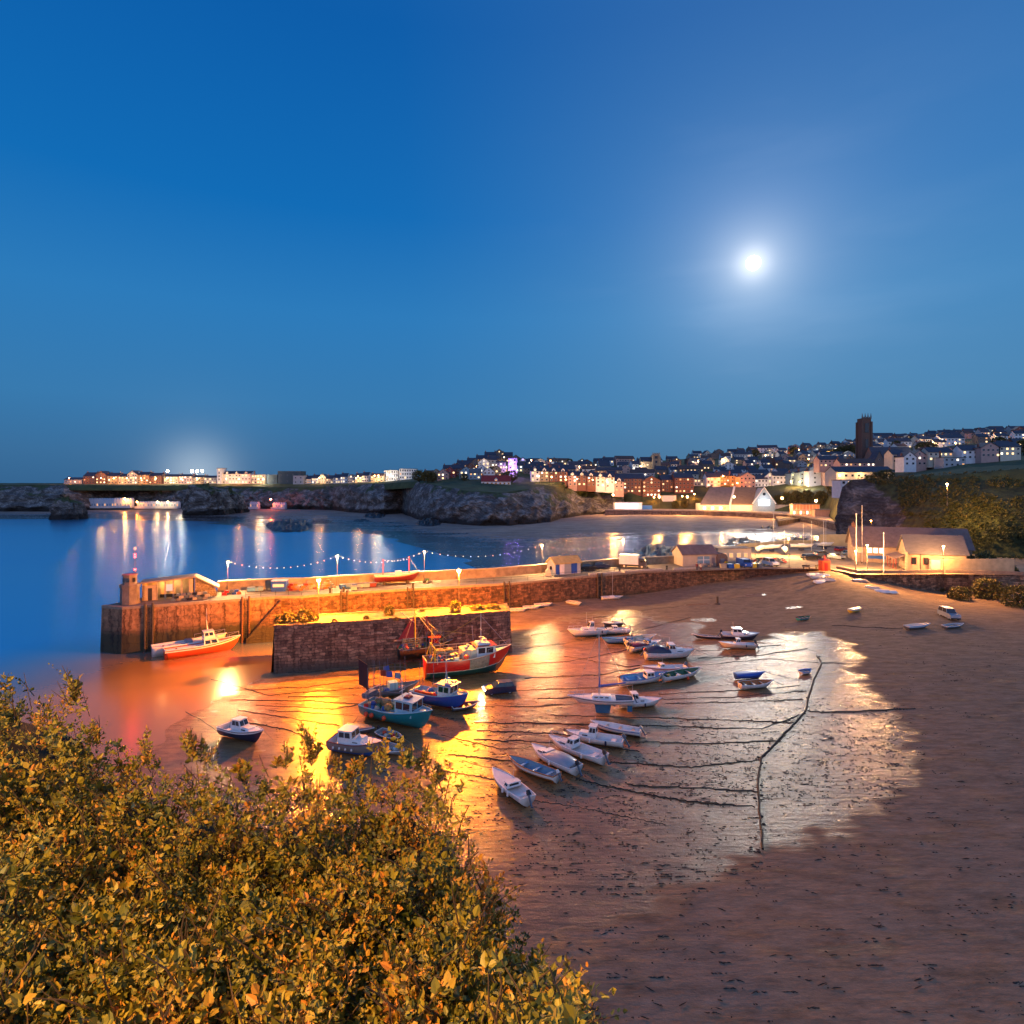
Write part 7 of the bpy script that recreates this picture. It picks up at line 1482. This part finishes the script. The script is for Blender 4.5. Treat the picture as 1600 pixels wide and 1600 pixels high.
# lit shops in the middle and white houses
MG = 'buildings behind the green'
for px, d, W, hw, wl, rf, gb, lab, lit in ((1092, 530, 14, 6, 'cream', 'flat', 0, 'long pale-roofed building left of the bright lamp', .6), (1115, 524, 12, 8.5, 'white', 'slate', 0, 'white block under the bright central lamp', .5), (1133, 526, 14, 9, 'tan', 'slate', 0, 'lamplit tan building behind the central lamp', .6), (1150, 520, 9, 9, 'tan', 'flat', 0, 'orange-lit block beside the pink-gabled flats', .4), (1168, 508, 13, 10, 'pink', 'flat', 1, 'pink curved-gable flats with dark balconies', .2), (1187, 510, 14, 7, 'white', 'slate', 0, 'white slate-roofed house right of the pink flats', .35), (1203, 512, 9, 8, 'white', 'slate', 1, 'white gabled house in the middle of the white row', .35), (1221, 510, 15, 7.5, 'white', 'slate', 0, 'long white house near the parked cars', .35), (1245, 500, 10, 9, 'blue', 'slate', 1, 'pale blue gabled house above the car park', .35), (1262, 488, 12, 10.5, 'blue', 'slate', 1, 'tall pale blue house left of the great white end wall', .3), (1283, 480, 20, 11, 'white', 'slate', 1, 'great blank white end wall above the car park', .1), (1300, 470, 7, 9, 'pink', 'brown', 1, 'narrow pink gabled house right of the blank white wall', .4)):
    town_house(px, d, W, 11, hw, 3.6, wl, rf, lab, name='town_building', cat='building', storeys=3 if hw > 7.6 else 2, cols=max(2, int(W / 2.8)) if px != 1283 else 2, lit=lit, gable=bool(gb), chim=1, group=MG, flat=(rf == 'flat' and not gb))
for px, d, up, pw_, c in ((1130, 515, 11, 18000, SOD), (1152, 500, 7, 12000, SOD), (1236, 490, 5, 9000, WARM), (1250, 482, 5, 9000, WARM), (1262, 470, 4, 9000, COOL), (1085, 490, 5, 6000, SOD), (1066, 486, 5, 5000, SOD), (1022, 486, 5, 5000, SOD)):
    z = hillz(px, d); street_lamp(Vector(((px - CX) / F * d, d, z)), up, pw_, c, 'town lamp %s' % {1130: 'on a tall mast in the middle of the town', 1152: 'beside the orange-lit slope', 1236: 'leftmost at the cliff car park', 1250: 'second at the cliff car park', 1262: 'third at the cliff car park, whiter', 1085: 'on the road left of the green', 1066: 'before the right brick block', 1022: 'before the gabled brick block'}[px], bs=60, r=.5, group='town street lamps')
# churches
def church_tower(px, d, W, hgt, label, z, wall='stone', pin=2.6):
    t = thing('church_tower', label, 'church tower', ((px - CX) / F * d, d, z)); wm = wallm(wall); h = W / 2
    MB().box(-h, h, 0, W, -4, hgt, top=.94).build('tower', wm, t)
    m = MB()
    for sx_2 in (-1, 1):
        for y in (0, W): m.box(sx_2 * h - .8, sx_2 * h + .8, y - .8, y + .8, -4, hgt * .92, top=.8)
    m.build('buttress', wm, t); m = MB()
    for k in range(7): x = -h * .9 + h * 1.8 * k / 6; m.box(x - h * .09, x + h * .09, .1, .6, hgt, hgt + 1.2)
    m.box(-h * .97, h * .97, -.1, W * .98, hgt - .6, hgt - .1); m.build('parapet', wm, t)
    for x in (-h * .92, -h * .3, h * .3, h * .92): MB().lathe([(.55, hgt), (.5, hgt + 1.4), (.06, hgt + 1.4 + pin)], 5, (x, .5)).build('pinnacle', wm, t)
    MB().box(-h * .42, h * .42, -.16, .0 + .2, hgt * .66, hgt * .88).build('belfry_louvre', PANE, t); MB().box(-h * .3, h * .3, -.12, .1, hgt * .3, hgt * .5).build('window', PANE, t); return t
church_tower(1354.5, 520, 8.2, 37, 'tall dark stone church tower with four pinnacles on the skyline', 46, 'churchstone', pin=3.2)
church_tower(1025.5, 600, 7, 12.5, 'small distant church tower above the brick apartments', 42.5, 'tan', .6)
town_house(1012, 602, 13, 9, 6, 4.5, 'tan', 'slate', 'nave of the small distant church', name='church_nave', cat='church', storeys=1, cols=3, lit=.1, chim=0, z=42)
town_house(1398, 500, 34, 16, 9, 10, 'stone', 'slate', 'huge dark slate church roof right of the tall tower', name='church_nave', cat='church', storeys=1, cols=5, lit=0, chim=0, z=38)
town_house(1374, 480, 8, 9, 8, 8, 'stone', 'slate', 'steep stone gable before the church roof', name='church_porch', cat='church', storeys=1, cols=1, lit=0, gable=True, chim=0, z=36)
# long-roofed hotel on the right clifftop
t = town_house(1352, 330, 32, 12, 3.8, 3.0, 'cream', 'slate', 'long low clifftop hotel with a wide slate roof and lit verandah', name='clifftop_hotel', cat='hotel', storeys=1, cols=9, lit=.5, chim=0, z=29.3)
for x in (-13, -3, 9): pt_light((x, -2.5, 2.6), 1800, WARM, .3, t)
t = town_house(1327, 318, 9, 9, 5.5, .5, 'white', 'flat', 'white cube block under the clifftop hotel', name='block', cat='building', storeys=2, cols=3, lit=.3, flat=True, chim=0, z=23)
for i, (px, d, W, hw, wl, rf, gb, z) in enumerate(((1300, 470, 20, 6, 'pink', 'slate', 0, 39), (1340, 440, 26, 5.5, 'pink', 'brown', 0, 36), (1405, 400, 9, 6, 'cream', 'slate', 0, 40), (1422, 390, 8, 6, 'white', 'slate', 1, 38), (1437, 392, 9, 7, 'pink', 'slate', 1, 38), (1450, 400, 7, 7.5, 'pink', 'brown', 1, 40), (1470, 390, 16, 6, 'cream', 'slate', 0, 41), (1492, 380, 14, 6, 'grey', 'flat', 0, 37), (1520, 385, 14, 6, 'white', 'slate', 0, 42), (1548, 380, 12, 6.5, 'pink', 'slate', 1, 43), (1578, 380, 14, 6, 'cream', 'slate', 0, 44))):
    town_house(px, d, W, 9, hw, 3.2, wl, rf, '%s %s building, %s from the left of the cluster under the big church roof' % (cn[wl], 'gabled' if gb else 'long', ordn(i)), group='houses under the church', name='town_house', cat='house', storeys=2, cols=max(2, int(W / 3)), lit=.35, gable=bool(gb), chim=1, z=z, flat=(rf == 'flat'))
# rows of houses up the hill
random.seed(21)
ROWS = [(520, 850, 980, 15, 'first row above the cliff terrace'), (548, 840, 1110, 16, 'second row above the cliff terrace'), (580, 838, 1350, 17, 'third row up the hill'), (540, 1110, 1340, 18, 'row behind the white gabled houses'), (612, 845, 1500, 18, 'fourth row up the hill'), (650, 860, 1640, 19, 'fifth row up the hill'), (690, 1050, 1640, 20, 'sixth row up the hill'), (735, 1085, 1640, 21, 'seventh row up the hill'), (776, 1090, 1640, 23, 'skyline row'), (450, 1500, 1640, 15, 'row right of the church roof'), (560, 1410, 1640, 16, 'row behind the big church roof'), (636, 833, 990, 18, 'skyline row over the cliff terrace')]
walls_ = ['white', 'white', 'cream', 'pink', 'grey', 'stone', 'tan', 'brick', 'grey']
for d0, a, b, gap, nm in ROWS:
    px = a; i = 0
    while px < b:
        d = d0 + random.uniform(-7, 7); W = random.uniform(8, 12.5); wl = random.choice(walls_); gb = random.random() < .35
        if not (1335 < px < 1372 and d < 560):
            if random.random() < .13: W = random.uniform(17, 25); gb = False
            town_house(px, d, W, random.uniform(8, 10), random.uniform(4.6, 6.4) + (1.5 if W > 16 else 0), random.uniform(2.6, 3.8), wl, random.choice(('slate', 'slate', 'slate', 'brown')), '%s %s house, %s from the left in the %s' % (cn[wl], 'gabled' if gb else 'slate-roofed', ordn(i), nm), group='houses on the hill, ' + nm, gable=gb, cols=random.choice((2, 3, 3)) if W < 16 else 7, lit=random.choice((.1, .3, .5)), chim=random.choice((0, 1, 1)), rz=random.uniform(-.3, .3))
            i += 1
        px += (W + random.uniform(1.5, gap * .6)) / d * F
# pools of lamplight in the streets
r_ = random.Random(4); SL = []
for px, d, c in ((870, 535, SOD), (905, 560, WARM), (930, 530, WARM), (985, 560, COOL), (1000, 600, COOL), (1060, 600, WARM), (1090, 640, COOL), (1100, 560, COOL), (1130, 640, WARM), (1165, 700, WARM), (1195, 680, COOL), (1205, 740, SOD), (1216, 745, SOD), (1247, 715, WARM), (1262, 600, WARM), (1255, 690, SOD), (1295, 640, WARM), (1325, 680, COOL), (1340, 690, COOL), (1330, 470, SOD), (1300, 500, SOD), (1434, 560, WARM), (1455, 565, WARM), (1470, 600, COOL), (1405, 640, WARM), (1490, 520, SOD), (1475, 480, WARM), (1440, 500, COOL), (1495, 600, SOD), (1380, 700, WARM), (780, 520, WARM), (745, 505, COOL), (830, 600, WARM), (860, 620, COOL), (1540, 560, WARM), (1580, 620, SOD), (700, 490, SOD), (160, 645, WARM), (180, 642, SOD), (200, 642, WARM), (222, 642, SOD), (245, 642, WARM), (262, 642, WARM), (285, 642, COOL), (310, 642, WARM), (355, 642, WARM), (375, 640, SOD), (405, 636, WARM), (412, 636, COOL), (500, 625, WARM), (560, 600, WARM), (586, 585, WARM), (592, 582, COOL), (606, 590, COOL), (110, 640, SOD)):
    SL.append((px, d, c))
for i, (px, d, c) in enumerate(SL):
    reg_ = 'on the far clifftop' if px < 640 else ('among the hillside houses left of the small church' if px < 1000 else ('among the hillside houses between the churches' if px < 1350 else 'among the houses right of the tall tower'))
    k = sorted([q[0] for q in SL if ('on the far clifftop' if q[0] < 640 else ('among the hillside houses left of the small church' if q[0] < 1000 else ('among the hillside houses between the churches' if q[0] < 1350 else 'among the houses right of the tall tower'))) == reg_]).index(px)
    street_lamp(Vector(((px - CX) / F * d, d - 2, hillz(px, d - 2))), 6.5, 8000 * (d / 600) ** 2, c, '%s street lamp from the left %s' % (ordn(k), reg_), bs=70, r=.45, group='street lamps ' + reg_)
# stadium floodlights behind the plateau
for i, px in enumerate((262, 300, 308, 316)):
    d = 700; t = thing('floodlight_mast', ('leftmost', 'second', 'third', 'rightmost')[i] + ' glaring floodlight mast above the far roofs', 'floodlight', ((px - CX) / F * d, d, hillz(px, d)), 0, 'floodlights above the far roofs')
    MB().tube([(0, 0, 0), (0, 0, 14)], .2, 6).build('mast', ALU, t); MB().box(-1.3, 1.3, -.2, .2, 13.3, 14.9).build('lamp_bank', E('floodlight', (1, .95, .85), 90), t); pt_light((0, -1.5, 14), 12000, (1, .95, .85), .8, t)
# trees among the houses
TP = [(1300, 640, 9, 4), (1315, 630, 10, 5), (1328, 625, 10, 5), (1340, 600, 8, 4.5), (1440, 545, 7, 4), (1452, 540, 8, 4), (1240, 730, 7, 4), (1110, 505, 4, 2.5), (1162, 490, 5, 2.2), (800, 462, 7, 4), (790, 458, 6, 3.5), (655, 470, 9, 4), (668, 462, 8, 4), (675, 470, 6, 3.5), (1215, 446, 5, 4), (1228, 443, 6, 4.5), (1245, 438, 7, 4.5), (1262, 432, 7, 4.5), (1283, 420, 7, 4.5), (1300, 400, 6, 4.5), (1090, 470, 4, 3.5), (1070, 474, 5, 3.5), (1055, 474, 4, 3), (1373, 300, 5, 2.5), (1385, 290, 6, 2.5), (1360, 300, 4, 2), (960, 505, 5, 3), (890, 640, 6, 4), (1180, 730, 7, 4), (1400, 600, 7, 4), (1425, 640, 7, 4), (1560, 470, 9, 5), (1600, 420, 9, 5), (725, 462, 5, 2.5)]
for i, (px, d, rx, rz_) in enumerate(TP):
    tree(Vector(((px - CX) / F * d, d, hillz(px, d) - .5)), rx * .7, rz_, '%s dark tree from the left among the town houses' % ordn(sorted((q[0], q[1]) for q in TP).index((px, d))), 'trees among the town houses')
# ---------------- town beach buildings ----------------
def prom(px, d): return Vector(((px - CX) / F * d, d, 6.05))
AQ = M('aquarium_render', (.66, .60, .52), .7, .08, .5); AQR = M('aquarium_roof', (.13, .115, .13), .6, .2, .4); BLU = M('bluegrey_boards', (.28, .36, .42), .7, .15, 1)
t = thing('beach_hall', 'beach building with two big purple-grey roofs, white raking edges and a lit gable', 'hall', prom(1120, 444), -.06)
MB().box(-12, 26, 0, 14, -.5, 5.2).build('wall', AQ, t)
def slope_roof(x0, x1, ridge0, ridge1, name='roof', mat=AQR):
    m = MB(); A = [(x0, -1, 5.0), (x1, -1, 5.0), (ridge1, 12, 17.5), (ridge0, 12, 17.5)]; m.v = A + [(x, y + .3, z - .5) for x, y, z in A]; m.f = [(0, 1, 2, 3), (7, 6, 5, 4), (0, 4, 5, 1), (1, 5, 6, 2), (2, 6, 7, 3), (3, 7, 4, 0)]; m.i = [0] * 6; return m.build(name, mat, t)
slope_roof(-12.5, 9, -2, 16); m = MB(); m.tube([(9.3, -1.1, 5.0), (16.5, 12, 17.8)], .8, 4); m.tube([(9.3, -1.1, 5.0), (9.3, -1.1, .2)], .5, 4); m.build('raking_edge', WHITE, t)
slope_roof(10.5, 26, 17.5, 33, mat=M('ochre_shingle', (.22, .15, .10), .7, .2, .5))
x0 = 26; m = MB(); m.v = [(x0, -1, -.5), (x0 + 16, -1, -.5), (x0 + 16, -1, 6), (x0 + 8, -1, 17), (x0, -1, 6), (x0, 12, -.5), (x0 + 16, 12, -.5), (x0 + 16, 12, 6), (x0 + 8, 12, 17), (x0, 12, 6)]; m.f = [(0, 1, 2, 3, 4), (9, 8, 7, 6, 5), (1, 6, 7, 2), (2, 7, 8, 3), (3, 8, 9, 4), (4, 9, 5, 0)]; m.i = [0] * 6; m.build('gable_front', BLU, t)
m = MB(); m.tube([(x0 - .5, -1.4, 5.3), (x0 + 8, -1.4, 17.6), (x0 + 16.5, -1.4, 5.3)], .45, 4); m.build('barge_board', WHITE, t); MB().box(x0 + 4, x0 + 12, -1.3, -1.02, 4.0, 8.2).build('lit_gable_window', E('aquarium_glow', (.85, .95, 1), 3), t); MB().lathe([(1.1, -.1), (1.1, .1)], 12).off(Matrix.Translation((x0 + 8, -1.1, 12.5)) @ Matrix.Rotation(R(90), 4, 'X')).build('round_window', PANE, t)
for x in (-10, -7, -4, -1, 2, 5): MB().box(x, x + 1.8, -.12, -.02, 1, 3).build('window', LITD if x % 2 else LITW, t)
for x in (-8, 2, 14, 22): pt_light((x, -5, 3), 2200, (1, .5, .2), .4, t)
pt_light((x0 + 8, -5, 8), 1800, (.85, .95, 1), .5, t)
MB().box(42, 58, 1, 9, -.5, 4.5).build('low_wing', AQ, t)
t = thing('beach_cafe', 'long lilac-white flat beach building with a blue end at the left of the promenade', 'building', prom(987, 456), .03); MB().box(-13, 8, 0, 7, -.4, 5.6).build('wall', M('lilac_white', (.55, .56, .68), .6, .08, .5), t); MB().box(-13.2, 8.2, -.2, 7.2, 5.6, 5.9).build('roof', FELT, t); MB().box(8.1, 16, 1, 6, -.4, 3.4).build('blue_wing', pc('blue'), t); MB().box(-12, 5, -.1, -.02, 4.2, 5.1).build('lit_fascia', E('lilac_glow', (.85, .8, 1), 1.2), t)
for x in (-10, -4, 2): pt_light((x, -4, 4.2), 900, (.8, .8, 1), .4, t)
t = thing('beach_huts_pavilion', 'pink two-storey pavilion with many white pillars at the right of the promenade', 'pavilion', prom(1259, 388), -.15); MB().box(-8, 8, 0, 6, -.4, 6.8).build('wall', M('pavilion_pink', (.55, .36, .30), .7, .1, .6), t); MB().box(-8.6, 8.6, -1.2, 6.4, 6.8, 7.1).build('roof', FELT, t)
for k in range(9): MB().box(-8 + 2 * k - .12, -8 + 2 * k + .12, -1.0, -.8, 0, 6.8).build('pillar', WHITE, t)
MB().box(-8.4, 8.4, -1.1, -.02, 3.3, 3.5).build('balcony', WHITE, t)
for k in range(8): MB().box(-7.6 + 2 * k, -6.5 + 2 * k, -.08, -.02, .6, 2.6).build('window', LITD if k % 2 else LITW, t)
for x in (-5, 5): pt_light((x, -5, 4), 1800, SOD, .4, t)
t = thing('beach_store', 'low grey-roofed store right of the pillared pavilion', 'building', prom(1298, 372), -.2); MB().box(-9, 8, 0, 7, -.4, 4).build('wall', wallm('pink'), t); MB().box(-9.5, 8.5, -.5, 7.5, 4, 4.4).build('roof', FELT, t)
# far beach huts
def hut_row(px0, px1, d, n_, label, col='white', tiers=1, z=1.6, gh='far beach hut rows'):
    x0, x1 = (px0 - CX) / F * d, (px1 - CX) / F * d; t = thing('beach_hut_terrace', label, 'beach huts', (x0, d, z), 0, gh); W = (x1 - x0) / n_; wm = M('hut_white', (.5, .56, .66), .6, .06, .5)
    for k in range(n_):
        m = MB().box(k * W + .08, (k + 1) * W - .08, 0, 4, -2, 3.0 + (tiers - 1) * 2.8); a_, b_ = k * W + .08, (k + 1) * W - .08; zt = 3.0 + (tiers - 1) * 2.8
        m.v += [(a_, 0, zt), (b_, 0, zt), ((a_ + b_) / 2, 0, zt + 1.6), (a_, 4, zt), (b_, 4, zt), ((a_ + b_) / 2, 4, zt + 1.6)]; q = len(m.v) - 6; m.f += [(q, q + 1, q + 2), (q + 5, q + 4, q + 3), (q + 1, q + 4, q + 5, q + 2), (q, q + 2, q + 5, q + 3)]; m.i += [0] * 4
        m.build('hut', wm, t); MB().box(a_ + W * .25, b_ - W * .25, -.08, -.01, .1, 2.1).build('door', pc('bluegrey') if k % 3 else LITD, t)
    MB().box(-.5, (x1 - x0) + .5, -3, -.1, -2.2, -.1).build('terrace', M('hut_terrace', (.5, .53, .56), .7, .1, .5), t); return t
t1 = hut_row(114, 178, 578, 16, 'long curving row of white beach huts at the far left', tiers=2, z=4.2); hut_row(178, 206, 574, 7, 'white beach huts beneath the orange lamp', tiers=2, z=4.6); hut_row(214, 279, 576, 16, 'second row of beach huts with lights, left of the sea stack', z=4.0); hut_row(390, 404, 575, 4, 'small group of white huts left of the red glow on the far beach', z=3.6); hut_row(426, 446, 575, 5, 'white huts right of the red glow on the far beach', z=3.2)
for px, y, pw_, c, lab in ((195, 779, 9000, (1, .35, .05), 'blazing orange lamp above the far beach huts'), (214, 784, 4000, SOD, 'small lamp at the end of the far beach huts'), (423, 780, 12000, (1, .12, .03), 'red-orange lamp on the far beach near the small huts'), (246, 784, 3000, WARM, 'left lamp on the second row of huts'), (262, 784, 3000, WARM, 'right lamp on the second row of huts')):
    d = 571; p = PD(px, y, d); street_lamp(Vector((p.x, p.y, .5)), p.z - .5, pw_, c, lab, bs=80, r=.6, sub='c%d' % px, group='lamps on the far beach')
